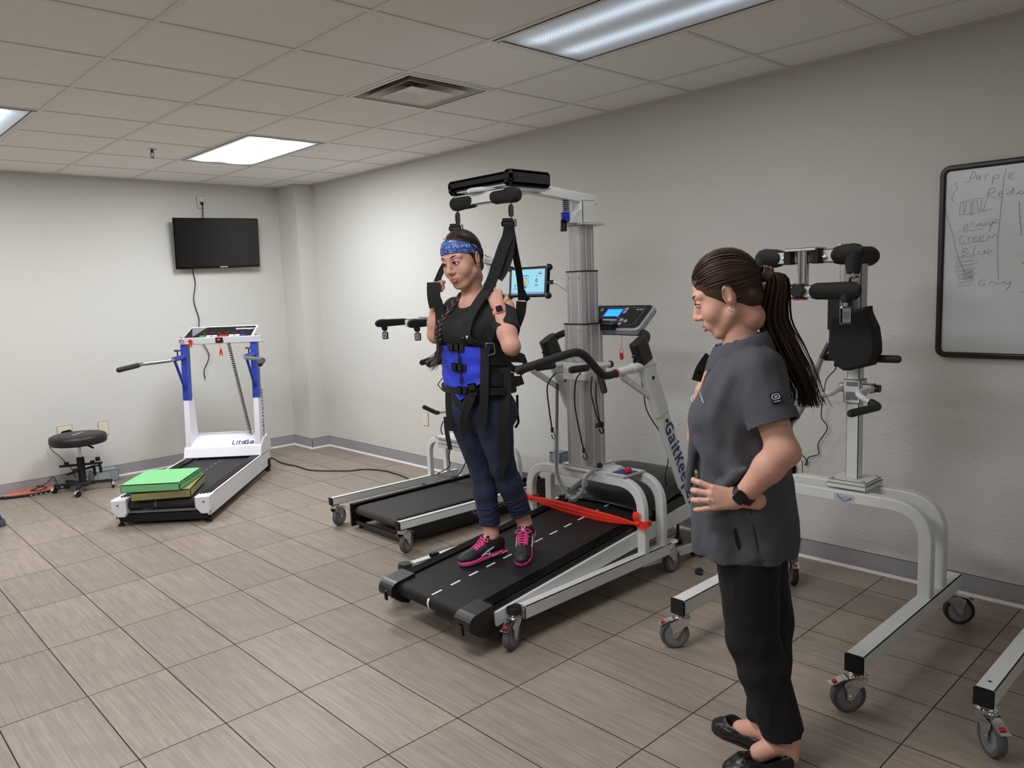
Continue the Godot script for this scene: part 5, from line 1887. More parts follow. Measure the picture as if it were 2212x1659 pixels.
	func noise(amp: float, freq: float, seed_: int, squash := Vector3.ONE) -> void:
		var f := FastNoiseLite.new()
		f.seed = seed_
		f.frequency = freq
		f.noise_type = FastNoiseLite.TYPE_SIMPLEX_SMOOTH
		f.fractal_octaves = 2
		var i := 0
		for z in nz:
			for y in ny:
				for x in nx:
					if absf(d[i]) < 0.03:
						d[i] += amp * f.get_noise_3d((o.x + x * h) * squash.x, (o.y + y * h) * squash.y, (o.z + z * h) * squash.z)
					i += 1
	func to(b: MB, paint = null) -> void:
		var id := PackedInt32Array()
		id.resize(nx * ny * nz)
		id.fill(-1)
		var P := PackedVector3Array()
		var N := PackedVector3Array()
		var C := PackedColorArray()
		var sy := nx
		var sz := nx * ny
		var lim := 3.0 * h
		var off := [0, 1, sy, sy + 1, sz, sz + 1, sz + sy, sz + sy + 1]
		var has: bool = paint != null
		for z in nz - 1:
			for y in ny - 1:
				var i0 := (z * ny + y) * nx
				for x in nx - 1:
					var i := i0 + x
					if absf(d[i]) > lim: continue
					var e := [d[i], d[i + 1], d[i + sy], d[i + sy + 1], d[i + sz], d[i + sz + 1], d[i + sz + sy], d[i + sz + sy + 1]]
					var neg := 0
					for q in 8:
						if e[q] < 0.0: neg += 1
					if neg == 0 or neg == 8: continue
					var sum := Vector3()
					var cnt := 0
					for pr in EDGES:
						var a: float = e[pr[0]]
						var c: float = e[pr[1]]
						if (a < 0.0) != (c < 0.0):
							var t := a / (a - c)
							sum += CORN[pr[0]].lerp(CORN[pr[1]], t)
							cnt += 1
					id[i] = P.size()
					var pp := o + (Vector3(x, y, z) + sum / cnt) * h
					P.append(pp)
					var g := Vector3(e[1] + e[3] + e[5] + e[7] - e[0] - e[2] - e[4] - e[6], e[2] + e[3] + e[6] + e[7] - e[0] - e[1] - e[4] - e[5], e[4] + e[5] + e[6] + e[7] - e[0] - e[1] - e[2] - e[3])
					N.append(g.normalized())
					if has: C.append(paint.call(pp))
		for z in range(1, nz - 1):
			for y in range(1, ny - 1):
				var i0 := (z * ny + y) * nx
				for x in range(1, nx - 1):
					var i := i0 + x
					var v := d[i]
					if absf(v) > lim: continue
					for ax in 3:
						var st: int = [1, sy, sz][ax]
						var w := d[i + st]
						if (v < 0.0) == (w < 0.0): continue
						var su: int = [sy, sz, 1][ax]
						var sw: int = [sz, 1, sy][ax]
						var q := [id[i - su - sw], id[i - sw], id[i], id[i - su]]
						if q[0] < 0 or q[1] < 0 or q[2] < 0 or q[3] < 0: continue
						if v > 0.0: q = [q[3], q[2], q[1], q[0]]
						for tr in [[0, 1, 2], [0, 2, 3]]:
							var ia: int = q[tr[0]]
							var ib: int = q[tr[1]]
							var ic: int = q[tr[2]]
							if has:
								b.tinted = true
								b.tint = C[ia]; b.vert(P[ia], N[ia])
								b.tint = C[ic]; b.vert(P[ic], N[ic])
								b.tint = C[ib]; b.vert(P[ib], N[ib])
							else: b.trin(P[ia], P[ib], P[ic], N[ia], N[ib], N[ic])
	const CORN := [Vector3(0, 0, 0), Vector3(1, 0, 0), Vector3(0, 1, 0), Vector3(1, 1, 0), Vector3(0, 0, 1), Vector3(1, 0, 1), Vector3(0, 1, 1), Vector3(1, 1, 1)]
	const EDGES := [[0, 1], [2, 3], [4, 5], [6, 7], [0, 2], [1, 3], [4, 6], [5, 7], [0, 4], [1, 5], [2, 6], [3, 7]]

# a head in its own axes: x to the person's left, y up, z forward; about 0.235 m from chin to crown
func head_mesh(b: MB, at: Transform3D, smile: float) -> void:
	var f := Field.new(Vector3(-0.095, -0.20, -0.115), Vector3(0.095, 0.145, 0.125), 0.0034)
	f.egg(Vector3(0, 0.030, -0.012), Vector3(0.074, 0.093, 0.092), 0.02)
	f.egg(Vector3(0, -0.012, 0.026), Vector3(0.061, 0.088, 0.058), 0.02)
	f.egg(Vector3(0, -0.062, 0.022), Vector3(0.050, 0.040, 0.050), 0.025)
	f.egg(Vector3(0, -0.098, 0.056), Vector3(0.021, 0.016, 0.018), 0.026)
	for s: int in [-1, 1]:
		f.egg(Vector3(s * 0.039, -0.030, 0.050), Vector3(0.025, 0.024 + 0.004 * smile, 0.024), 0.022)
		f.bone(Vector3(s * 0.052, -0.055, 0.0), Vector3(s * 0.022, -0.094, 0.045), 0.014, 0.014, 0.02)
		f.bone(Vector3(s * 0.012, 0.027, 0.078), Vector3(s * 0.046, 0.028, 0.062), 0.010, 0.010, 0.014)
		f.egg(Vector3(s * 0.0315, 0.006, 0.096), Vector3(0.021, 0.0135, 0.018), 0.014, Basis(), true)
		f.egg(Vector3(s * 0.0305, 0.0055, 0.069), Vector3(0.0165, 0.0145, 0.0135), 0.004)
		f.egg(Vector3(s * 0.0125, -0.0335, 0.088), Vector3(0.0085, 0.0075, 0.0095), 0.006)
		# ear
		f.egg(Vector3(s * 0.0765, -0.004, -0.014), Vector3(0.008, 0.033, 0.019), 0.006, Basis(Vector3(0, 0, 1), -0.18 * s) * Basis(Vector3(0, 1, 0), 0.35 * s))
		f.egg(Vector3(s * 0.085, 0.001, -0.009), Vector3(0.006, 0.019, 0.009), 0.004, Basis(Vector3(0, 0, 1), -0.18 * s), true)
	f.bone(Vector3(0, 0.022, 0.078), Vector3(0, -0.024, 0.099), 0.0085, 0.0105, 0.012)
	f.egg(Vector3(0, -0.0285, 0.0985), Vector3(0.0115, 0.0095, 0.0115), 0.008)
	f.egg(Vector3(0, -0.063, 0.070), Vector3(0.027, 0.021, 0.020), 0.016)
	f.bone(Vector3(-0.019, -0.0635 + 0.004 * smile, 0.087), Vector3(0, -0.0645, 0.094), 0.0028, 0.0028, 0.004)
	f.egg(Vector3(0, -0.0635, 0.097), Vector3(0.021, 0.0026, 0.010), 0.004, Basis(), true)
	f.egg(Vector3(0, -0.083, 0.089), Vector3(0.016, 0.005, 0.010), 0.008, Basis(), true)
	f.bone(Vector3(0, -0.05, -0.03), Vector3(0, -0.085, -0.038), 0.049, 0.046, 0.03)
	var keep := b.xf
	b.xf = at
	f.to(b)
	b.xf = keep

# eyes, brows, lips as small parts
func face_parts(o: Node3D, at: Transform3D, skin_mat: Material, lip: Material, hair: Material, smile: float) -> void:
	for s: int in [-1, 1]:
		var b := MB.new()
		b.xf = at
		b.lathe(sphere_profile(0.0118, 10), Vector3(s * 0.0305, 0.0055, 0.0735), 16, Basis(Vector3(1, 0, 0), PI / 2))
		var e := put("eye", b, M.eye_white, o)
		b = MB.new()
		b.xf = at
		b.lathe([Vector2(0, 0.0), Vector2(0.0070, 0.0), Vector2(0.0060, 0.0014), Vector2(0.0, 0.0022)], Vector3(s * 0.0300 - 0.001, 0.0045, 0.0842), 16, Basis(Vector3(1, 0, 0), PI / 2))
		put("iris", b, M.iris, e)
		b = MB.new()
		b.xf = at
		b.tube(bez([Vector3(s * 0.0165, 0.004, 0.0835), Vector3(s * 0.024, 0.0108, 0.0868), Vector3(s * 0.033, 0.0122, 0.0855), Vector3(s * 0.0455, 0.0052, 0.0735)], 5), 0.0019, 6)
		put("eyelash", b, M.lash, o)
		b = MB.new()
		b.xf = at
		b.tube(bez([Vector3(s * 0.018, 0.0035, 0.0815), Vector3(s * 0.030, -0.0035, 0.0835), Vector3(s * 0.0445, 0.004, 0.0735)], 6), 0.0016, 6)
		put("lower_lid", b, skin_mat, o)
		b = MB.new()
		b.xf = at
		b.tube(bez([Vector3(s * 0.012, 0.0255, 0.0865), Vector3(s * 0.026, 0.0315, 0.0835), Vector3(s * 0.040, 0.0330, 0.0735), Vector3(s * 0.051, 0.0265, 0.0625)], 6), [0.0022, 0.0026, 0.0028, 0.0029, 0.003, 0.0031, 0.0031, 0.0031, 0.003, 0.003, 0.003, 0.0029, 0.0028, 0.0026, 0.0024, 0.002, 0.0016, 0.0012, 0.0008], 6, false, false, 1.0)
		put("eyebrow", b, hair, o)
	var up := 0.006 * smile
	var w := 0.0225 + 0.006 * smile
	var b2 := MB.new()
	b2.xf = at
	var pts := bez([Vector3(-w, -0.0635 + up, 0.0775), Vector3(-w * 0.5, -0.0605 + up * 0.3, 0.0895), Vector3(-0.004, -0.0585, 0.0935), Vector3(0.004, -0.0585, 0.0935), Vector3(w * 0.5, -0.0605 + up * 0.3, 0.0895), Vector3(w, -0.0635 + up, 0.0775)], 4)
	var rr := []
	for k in pts.size(): rr.append(0.0008 + 0.0030 * sin(PI * k / (pts.size() - 1)))
	b2.tube(pts, rr, 8)
	put("lip", b2, lip, o)
	b2 = MB.new()
	b2.xf = at
	pts = bez([Vector3(-w, -0.0640 + up, 0.0770), Vector3(-w * 0.55, -0.0695 + up * 0.2, 0.0875), Vector3(0, -0.0715, 0.0915), Vector3(w * 0.55, -0.0695 + up * 0.2, 0.0875), Vector3(w, -0.0640 + up, 0.0770)], 4)
	rr = []
	for k in pts.size(): rr.append(0.0008 + 0.0037 * sin(PI * k / (pts.size() - 1)))
	b2.tube(pts, rr, 8)
	put("lip", b2, lip, o)
	b2 = MB.new()
	b2.xf = at
	b2.strap(bez([Vector3(-w * 0.75, -0.0640 + up * 0.6, 0.0815), Vector3(-w * 0.35, -0.0645, 0.0885), Vector3(w * 0.35, -0.0645, 0.0885), Vector3(w * 0.75, -0.0640 + up * 0.6, 0.0815)], 4), 0.0045, 0.002, Vector3(0, 1, 0))
	put("teeth", b2, M.eye_white, o)

func sphere_profile(r: float, n: int) -> Array:
	var out := []
	for k in n + 1:
		var a := -PI / 2 + PI * k / n
		out.append(Vector2(maxf(r * cos(a), 0.0), r * sin(a)))
	return out

# hand: w wrist, dir towards the knuckles, back = outward normal of the back of the hand, side = +1 if the thumb lies towards back x dir
func hand_mesh(b: MB, w: Vector3, dir: Vector3, back: Vector3, side: float, curl: Array, spread: float, thumb: Array, sc := 1.0) -> void:
	dir = dir.normalized()
	back = (back - dir * back.dot(dir)).normalized()
	var lat := back.cross(dir) * side            # towards the thumb
	var lo := w - Vector3.ONE * 0.125 * sc
	var f := Field.new(lo, w + Vector3.ONE * 0.125 * sc + dir * 0.06, 0.0031)
	f.bone(w - dir * 0.05 * sc, w + dir * 0.01 * sc, 0.026 * sc, 0.024 * sc, 0.014, back, 0.80)
	var knu := []
	for i in 4:
		var l: float = lerpf(0.026, -0.030, i / 3.0) * sc
		var reach: float = [0.080, 0.083, 0.078, 0.070][i] * sc
		var k: Vector3 = w + dir * reach + lat * l + back * [0.002, 0.004, 0.003, 0.0][i] * sc
		knu.append(k)
		f.bone(w + dir * 0.012 * sc + lat * l * 0.55, k, 0.0135 * sc, 0.0105 * sc, 0.014)
	f.bone(w + dir * 0.03 * sc, w + dir * 0.065 * sc, 0.024 * sc, 0.026 * sc, 0.014, back, 0.42)
	for i in 4:
		var ls: Array = [[0.040, 0.024, 0.019], [0.044, 0.027, 0.020], [0.041, 0.026, 0.019], [0.032, 0.020, 0.017]][i]
		var a := 0.0
		var p: Vector3 = knu[i]
		var fan: float = lerpf(spread, -spread, i / 3.0)
		var dd := (dir + lat * fan).normalized()
		var rad: float = [0.0098, 0.0100, 0.0096, 0.0084][i] * sc
		for j in 3:
			a += curl[i][j]
			var q: Vector3 = p + (dd * cos(a) - back * sin(a)) * ls[j] * sc
			f.bone(p, q, rad * (1.0 - 0.07 * j), rad * (0.94 - 0.08 * j), 0.004)
			p = q
	var t0 := w + dir * 0.018 * sc + lat * 0.018 * sc - back * 0.008 * sc
	var prev := t0
	for j in 3:
		var v: Vector3 = thumb[j]
		var q: Vector3 = prev + (dir * v.x + lat * v.y + back * v.z).normalized() * [0.042, 0.033, 0.026][j] * sc
		f.bone(prev, q, [0.0155, 0.0118, 0.0105][j] * sc, [0.0118, 0.0108, 0.0085][j] * sc, 0.008 if j == 0 else 0.004)
		prev = q
	f.to(b)

func lock(b: MB, pts: Array, r0: float, r1: float, flat := 0.6) -> void:
	var n := pts.size()
	var rr := []
	for k in n:
		var t := float(k) / (n - 1)
		rr.append(lerpf(r0, r1, t) * (0.55 + 0.45 * sin(minf(t * 6.0, 1.0) * PI / 2)))
	b.tube(pts, rr, 5, false, false, flat)

# ---------------------------------------------------------------- people
func people_materials() -> void:
	var fine := noise_tex(0.03, 256, false, 3, 31)
	bumpy(mat("skin_walker", Color(0.79, 0.60, 0.52), 0.5, 0, 0.4), fine, 0.015, 30.0, false)
	bumpy(mat("skin_trainer", Color(0.82, 0.625, 0.545), 0.5, 0, 0.4), fine, 0.015, 30.0, false)
	mat("lip_rose", Color(0.72, 0.36, 0.35), 0.4)
	mat("eye_white", Color(0.85, 0.84, 0.82), 0.3)
	mat("iris", Color(0.09, 0.06, 0.045), 0.2)
	mat("lash", Color(0.04, 0.03, 0.03), 0.6)
	mat("brow_brown", Color(0.15, 0.095, 0.075), 0.7)
	var weave := noise_tex(0.22, 256, false, 2, 33)
	var tee := bumpy(mat("tee_black", Color(0.085, 0.080, 0.085), 0.85), weave, 0.03, 14.0, false)
	tee.rim_enabled = true
	tee.rim = 0.15
	bumpy(mat("leggings_navy", Color(0.115, 0.155, 0.255), 0.8), weave, 0.03, 14.0, false)
	var polo := bumpy(mat("polo_grey", Color(0.275, 0.285, 0.305), 0.8), weave, 0.035, 16.0, false)
	polo.rim_enabled = true
	polo.rim = 0.2
	bumpy(mat("trousers_black", Color(0.045, 0.045, 0.047), 0.9), weave, 0.04, 14.0, false)
	bumpy(mat("vest_blue", Color(0.16, 0.235, 0.80), 0.7), weave, 0.03, 12.0, false)
	mat("shoe_black", Color(0.075, 0.075, 0.08), 0.6)
	mat("shoe_toe", Color(0.15, 0.16, 0.17), 0.5)
	mat("pink", Color(0.90, 0.25, 0.55), 0.5)
	mat("pink_pale", Color(0.94, 0.56, 0.70), 0.5)
	mat("watch_coral", Color(0.93, 0.55, 0.53), 0.5)
	mat("leather_black", Color(0.06, 0.06, 0.065), 0.35)
	var hm := mat("hair", Color(1, 1, 1), 0.42, 0, 0.5)
	hm.vertex_color_use_as_albedo = true
	var im := Image.create(128, 128, false, Image.FORMAT_RGB8)
	im.fill(Color(0.16, 0.26, 0.55))
	var r := RandomNumberGenerator.new()
	r.seed = 12
	var pal := [Color(0.10, 0.12, 0.30), Color(0.18, 0.50, 0.75), Color(0.75, 0.82, 0.92), Color(0.25, 0.65, 0.78), Color(0.40, 0.30, 0.70), Color(0.12, 0.35, 0.62), Color(0.85, 0.90, 0.95)]
	for k in 210:
		var cx := r.randi() % 128
		var cy := r.randi() % 128
		var rad := r.randf_range(1.5, 6.5)
		var c: Color = pal[r.randi() % pal.size()]
		var pet := r.randf_range(3, 6)
		for y in range(-7, 8):
			for x in range(-7, 8):
				var q := Vector2(x, y)
				if q.length() < rad * (0.7 + 0.3 * cos(q.angle() * pet)): im.set_pixel(posmod(cx + x, 128), posmod(cy + y, 128), c)
	var hb := mat("headband_print", Color(1, 1, 1), 0.7)
	hb.albedo_texture = ImageTexture.create_from_image(im)
	tri(hb, 11.0, false)

func brown(r: RandomNumberGenerator, base: Color, vary: float) -> Color:
	var k := r.randf_range(1.0 - vary, 1.0 + vary)
	return Color(base.r * k, base.g * k, base.b * k)

# point on a scalp egg in head axes
func scalp(dir: Vector3, lift := 0.0) -> Vector3:
	var c := Vector3(0, 0.033, -0.016)
	var e := Vector3(0.0795, 0.0985, 0.098)
	dir = dir.normalized()
	var q := dir / e
	return c + dir * (1.0 / q.length() + lift)

func scalp_locks(b: MB, starts: Array, tie: Vector3, r: RandomNumberGenerator, base: Color, vary: float, w: float) -> void:
	var c := Vector3(0, 0.033, -0.016)
	var e := (tie - c).normalized()
	for s0 in starts:
		var a: Vector3 = (s0 - c).normalized()
		var pts := []
		var lift := r.randf_range(-0.001, 0.0035)
		for k in 12:
			var t := k / 11.0
			var d := a.slerp(e, t) if a.dot(e) > -0.999 else a
			pts.append(scalp(d, lift + 0.002 * sin(t * PI) + maxf(t - 0.88, 0.0) * 0.06))
		b.tinted = true
		b.tint = brown(r, base, vary)
		lock(b, pts, w * r.randf_range(0.8, 1.25), w * 0.6, 0.45)

func surf(rows: Array, fwd: Vector3, y: float, th: float, out: float) -> Vector3:     # point on a trunk: th from the front towards the person's left
	var n := rows.size()
	var j := 0
	while j < n - 2 and rows[j + 1][0] < y: j += 1
	var t := clampf((y - rows[j][0]) / (rows[j + 1][0] - rows[j][0]), 0.0, 1.0)
	var c := []
	for q in range(1, 5): c.append(lerpf(rows[j][q], rows[j + 1][q], t))
	var side := Vector3.UP.cross(fwd)
	var cu := cos(th)
	var cw := sin(th)
	var s := pow(pow(absf(cu), 2.3) + pow(absf(cw), 2.3), 1.0 / 2.3)
	return Vector3(c[0], y, c[1]) + fwd * (cu / s * (c[2] + out)) + side * (cw / s * (c[3] + out))

func running_shoe(o: Node3D, x: Transform3D, outer: float) -> void:
	var f := Field.new(Vector3(-0.06, -0.005, -0.14), Vector3(0.06, 0.125, 0.155), 0.0042)
	f.egg(Vector3(0, 0.055, -0.075), Vector3(0.036, 0.050, 0.048), 0.02)
	f.bone(Vector3(0, 0.06, -0.05), Vector3(0, 0.040, 0.055), 0.040, 0.034, 0.02)
	f.egg(Vector3(0, 0.034, 0.085), Vector3(0.044, 0.030, 0.055), 0.02)
	f.bone(Vector3(0, 0.085, -0.075), Vector3(0, 0.088, -0.03), 0.033, 0.031, 0.015)
	f.cut(Vector3(0, 0.020, 0), Vector3(0, -1, 0))
	f.cut(Vector3(0, 0.100, -0.05), Vector3(0, 1, -0.12).normalized())
	var b := MB.new()
	b.xf = x
	f.to(b)
	var sh := put("shoe", b, M.shoe_black, o)
	var outl := PackedVector2Array()
	for q in [[-0.122, 0.0], [-0.115, 0.024], [-0.09, 0.035], [-0.04, 0.035], [0.02, 0.040], [0.075, 0.047], [0.11, 0.043], [0.135, 0.026], [0.142, 0.0], [0.135, -0.024], [0.11, -0.040], [0.075, -0.045], [0.02, -0.037], [-0.04, -0.033], [-0.09, -0.034], [-0.115, -0.024]]: outl.append(Vector2(q[1], -q[0]))
	var flat := Basis(Vector3(1, 0, 0), Vector3(0, 0, -1), Vector3(0, 1, 0))
	b = MB.new()
	b.xf = x
	b.prism(outl, 0.020, Transform3D(flat, Vector3(0, 0.016, 0)), 0.004)
	b.box(Vector3(0, 0.030, -0.07), Vector3(0.070, 0.014, 0.09), 0.005)
	put("sole", b, M.pink, sh)
	b = MB.new()
	b.xf = x
	b.prism(outl, 0.006, Transform3D(flat, Vector3(0, 0.0035, 0)), 0.001)
	put("outsole", b, M.shoe_black, sh)
	b = MB.new()
	b.xf = x
	for q in [[-0.10, 0.020], [-0.07, 0.027], [-0.045, 0.020], [-0.02, 0.024], [0.04, 0.018]]:
		b.strap([Vector3(outer * 0.0375, q[1], q[0] - 0.018), Vector3(outer * 0.038, q[1] - 0.006, q[0] + 0.016)], 0.006, 0.003, Vector3(0, 1, 0))
	put("sole_trim", b, M.pink_pale, sh)
	b = MB.new()
	b.xf = x
	var tc := Field.new(Vector3(-0.06, 0.0, 0.07), Vector3(0.06, 0.08, 0.155), 0.005)
	tc.egg(Vector3(0, 0.033, 0.086), Vector3(0.0455, 0.0300, 0.0565), 0.0)
	tc.cut(Vector3(0, 0.020, 0), Vector3(0, -1, 0))
	tc.cut(Vector3(0, 0.0, 0.108), Vector3(0, 0.35, -1).normalized())
	tc.to(b)
	put("toe_cap", b, M.shoe_toe, sh)
	b = MB.new()
	b.xf = x
	for k in 6:
		var z := -0.012 + k * 0.0125
		var y := 0.0985 - k * 0.0058
		var w := 0.026
		b.tube([Vector3(-w, y - 0.009, z), Vector3(-w * 0.45, y + 0.001, z + 0.002), Vector3(w * 0.45, y + 0.001, z + 0.008), Vector3(w, y - 0.009, z + 0.011)], 0.0032, 6)
		b.tube([Vector3(w, y - 0.009, z), Vector3(w * 0.45, y + 0.002, z + 0.003), Vector3(-w * 0.45, y + 0.002, z + 0.008), Vector3(-w, y - 0.009, z + 0.011)], 0.0032, 6)
	for s: int in [-1, 1]:
		b.tube(bez([Vector3(0, 0.102, -0.014), Vector3(s * 0.022, 0.110, -0.020), Vector3(s * 0.042, 0.098, -0.012), Vector3(s * 0.026, 0.102, -0.004), Vector3(0, 0.103, -0.010)], 4), 0.0026, 6)
		b.tube(bez([Vector3(0, 0.102, -0.012), Vector3(s * 0.018, 0.100, 0.005), Vector3(s * 0.036, 0.083, 0.012)], 4), 0.0024, 6)
	put("laces", b, M.pink, sh)
	b = MB.new()
	b.xf = x
	b.box(Vector3(0, 0.106, -0.022), Vector3(0.045, 0.010, 0.034), 0.004, Basis(Vector3(1, 0, 0), 0.9))
	var tg := put("tongue", b, M.shoe_black, sh)
	write("tongue_mark", "K", 0.042, M.pink_pale, tg, x * Transform3D(Basis(Vector3(1, 0, 0), Vector3(0, 0.78, -0.62), Vector3(0, 0.62, 0.78)), Vector3(0, 0.110, -0.018)), true)
	for s: int in [-1, 1]:
		b = MB.new()
		b.xf = x
		var e := s * 0.0435
		b.strap([Vector3(e * 0.93, 0.034, 0.028), Vector3(e * 0.95, 0.050, 0.0), Vector3(e * 0.90, 0.062, -0.045)], 0.007, 0.003, Vector3(0, 1, 0.3))
		b.strap([Vector3(e * 0.93, 0.036, 0.030), Vector3(e * 0.95, 0.040, 0.002), Vector3(e * 0.95, 0.030, -0.018), Vector3(e * 0.93, 0.048, -0.012)], 0.006, 0.003, Vector3(0, 1, 0.3))
		put("side_mark", b, M.print_white, sh)

func walker() -> void:
	var O := Vector3(-1.60, 0.237, 4.70)
	var o := thing("person", "smiling woman in black tee and navy leggings walking on the treadmill, floral headband", "person", O)
	var B0 := Transform3D(Basis(), -O)
	var fwd := Vector3(-1, 0, 0.06).normalized()
	var z := Vector3(-0.985 * 0.97, -0.25, 0.17).normalized()
	var up := Vector3(-0.25, 1, 0.0)
	var xx := up.cross(z).normalized()
	xx = (xx + Vector3(0, 0.05, 0)).normalized()
	up = z.cross(xx).normalized()
	var H := B0 * Transform3D(Basis(xx, up, z).scaled_local(Vector3.ONE * 1.07), Vector3(-1.716, 1.696, 4.69))
	# skin: one body
	var f := Field.new(Vector3(-1.96, 0.22, 4.38), Vector3(-1.34, 1.62, 5.06), 0.0095)
	f.chain([Vector3(-1.645, 1.0, 4.69), Vector3(-1.65, 1.3, 4.69), Vector3(-1.63, 1.45, 4.69)], [0.10, 0.085, 0.085], 0.04)
	f.bone(Vector3(-1.625, 1.48, 4.60), Vector3(-1.625, 1.48, 4.78), 0.045, 0.045, 0.04)
	f.bone(Vector3(-1.625, 1.475, 4.69), Vector3(-1.678, 1.60, 4.69), 0.056, 0.050, 0.035)
	f.bone(Vector3(-1.665, 1.475, 4.69), Vector3(-1.64, 1.49, 4.69), 0.066, 0.06, 0.03)
	var le := Vector3(-1.690, 1.305, 4.968)
	var lw := Vector3(-1.662, 1.468, 4.868)
	f.bone(Vector3(-1.605, 1.470, 4.845), le, 0.050, 0.038, 0.02)
	f.bone(le, le.lerp(lw, 0.35), 0.038, 0.040, 0.015)
	f.bone(le.lerp(lw, 0.35), lw, 0.040, 0.0265, 0.02)
	f.egg(le + Vector3(0.01, -0.008, 0.01), Vector3(0.027, 0.03, 0.027), 0.025)
	var re := Vector3(-1.765, 1.352, 4.530)
	var rw := Vector3(-1.766, 1.512, 4.552)
	f.bone(Vector3(-1.665, 1.472, 4.535), re, 0.048, 0.040, 0.02)
	f.bone(re, re.lerp(rw, 0.35), 0.039, 0.040, 0.015)
	f.bone(re.lerp(rw, 0.35), rw, 0.040, 0.0265, 0.02)
	for L in [[Vector3(-1.665, 0.97, 4.605), Vector3(-1.595, 0.662, 4.632), Vector3(-1.580, 0.345, 4.662), Vector3(-1.60, 0.29, 4.655)], [Vector3(-1.632, 0.97, 4.775), Vector3(-1.583, 0.714, 4.772), Vector3(-1.452, 0.400, 4.768), Vector3(-1.46, 0.355, 4.785)]]:
		f.bone(L[0], L[1], 0.075, 0.047, 0.02)
		f.bone(L[1], L[1].lerp(L[2], 0.35), 0.047, 0.049, 0.02)
		f.bone(L[1].lerp(L[2], 0.35), L[2], 0.049, 0.034, 0.02)
		f.bone(L[2], L[3], 0.036, 0.038, 0.015)
		f.egg(L[2] + Vector3(-0.018, -0.01, 0.022), Vector3(0.013, 0.014, 0.013), 0.012)
	var b := MB.new()
	b.xf = B0
	f.to(b)
	head_mesh(b, H, 1.0)
	b.xf = B0
	var fist := [[1.25, 1.55, 0.9], [1.3, 1.6, 0.9], [1.35, 1.6, 0.9], [1.4, 1.6, 0.9]]
	hand_mesh(b, lw, Vector3(0.10, 1.0, -0.42), Vector3(-0.70, 0.15, 0.66), -1.0, fist, 0.05, [Vector3(0.6, 0.65, -0.35), Vector3(0.75, -0.1, -0.65), Vector3(0.4, -0.7, -0.6)], 0.98)
	hand_mesh(b, rw, Vector3(-0.10, 1.0, -0.10), Vector3(-0.93, 0.05, -0.36), 1.0, fist, 0.05, [Vector3(0.7, 0.6, -0.35), Vector3(0.7, -0.1, -0.7), Vector3(0.5, -0.6, -0.6)], 0.98)
	put("body", b, M.skin_walker, o)
	face_parts(o, H, M.skin_walker, M.lip_rose, M.brow_brown, 1.0)
	for q in [[lw + Vector3(0.03, 0.083, -0.055), 0.0105]]:
		b = MB.new()
		b.xf = B0
		b.tube(arc(q[0] + Vector3(-0.012, 0.012, 0.004), Vector3(0.008, 0, 0.008), Vector3(0, 0.0105, 0), 0, TAU, 14), 0.0016, 6)
		put("ring", b, M.chrome, o)
	b = MB.new()
	b.xf = H
	b.lathe(sphere_profile(0.003, 6), Vector3(0.079, -0.034, -0.004), 8)
	put("earring", b, M.chrome, o)
	# tee
	var rows := WROWS
	f = Field.new(Vector3(-1.90, 1.10, 4.38), Vector3(-1.44, 1.60, 5.03), 0.0085)
	f.trunk(rows, fwd, 0.02, func(y: float, th: float) -> float: return 0.004 * sin(th * 5.0 + y * 30.0) * clampf((1.42 - y) * 5.0, 0.0, 1.0))
	var ls := Vector3(-1.608, 1.468, 4.822)
	f.bone(ls, ls.lerp(le, 0.85), 0.066, 0.062, 0.03, Vector3.ZERO, 1.0, ls.lerp(le, 0.66), (le - ls).normalized())
	var rs := Vector3(-1.655, 1.468, 4.552)
	f.bone(rs, rs.lerp(re, 0.9), 0.062, 0.060, 0.03, Vector3.ZERO, 1.0, rs.lerp(re, 0.66), (re - rs).normalized())
	f.egg(Vector3(-1.735, 1.375, 4.75), Vector3(0.062, 0.065, 0.065), 0.04)
	f.egg(Vector3(-1.742, 1.375, 4.63), Vector3(0.062, 0.065, 0.065), 0.04)
	f.egg(Vector3(-1.685, 1.555, 4.69), Vector3(0.080, 0.072, 0.078), 0.01, Basis(Vector3(0, 0, 1), 0.45), true)
	f.noise(0.004, 14.0, 5, Vector3(1, 0.5, 1))
	b = MB.new()
	b.xf = B0
	f.to(b)
	put("tee_shirt", b, M.tee_black, o)
	# leggings
	f = Field.new(Vector3(-1.84, 0.36, 4.47), Vector3(-1.38, 1.20, 4.90), 0.0085)
	f.egg(Vector3(-1.645, 1.02, 4.69), Vector3(0.128, 0.135, 0.170), 0.03)
	f.egg(Vector3(-1.575, 0.97, 4.755), Vector3(0.085, 0.09, 0.085), 0.05)
	f.egg(Vector3(-1.59, 0.97, 4.625), Vector3(0.085, 0.09, 0.085), 0.05)
	f.bone(Vector3(-1.645, 1.02, 4.69), Vector3(-1.648, 1.16, 4.69), 0.12, 0.115, 0.03)
	var rk := Vector3(-1.597, 0.662, 4.630)
	var lk := Vector3(-1.587, 0.712, 4.772)
	var ra := Vector3(-1.580, 0.345, 4.662)
	var la := Vector3(-1.452, 0.400, 4.768)
	f.bone(Vector3(-1.668, 0.95, 4.615), rk, 0.090, 0.057, 0.02)
	f.bone(rk, rk.lerp(ra, 0.3), 0.056, 0.058, 0.02)
	f.bone(rk.lerp(ra, 0.3), rk.lerp(ra, 0.98), 0.058, 0.047, 0.02, Vector3.ZERO, 1.0, rk.lerp(ra, 0.82), (ra - rk).normalized())
	f.bone(Vector3(-1.632, 0.95, 4.765), lk, 0.094, 0.060, 0.02)
	f.bone(lk, lk.lerp(la, 0.3), 0.058, 0.060, 0.02)
	f.bone(lk.lerp(la, 0.3), lk.lerp(la, 0.98), 0.060, 0.048, 0.02, Vector3.ZERO, 1.0, lk.lerp(la, 0.82), (la - lk).normalized())
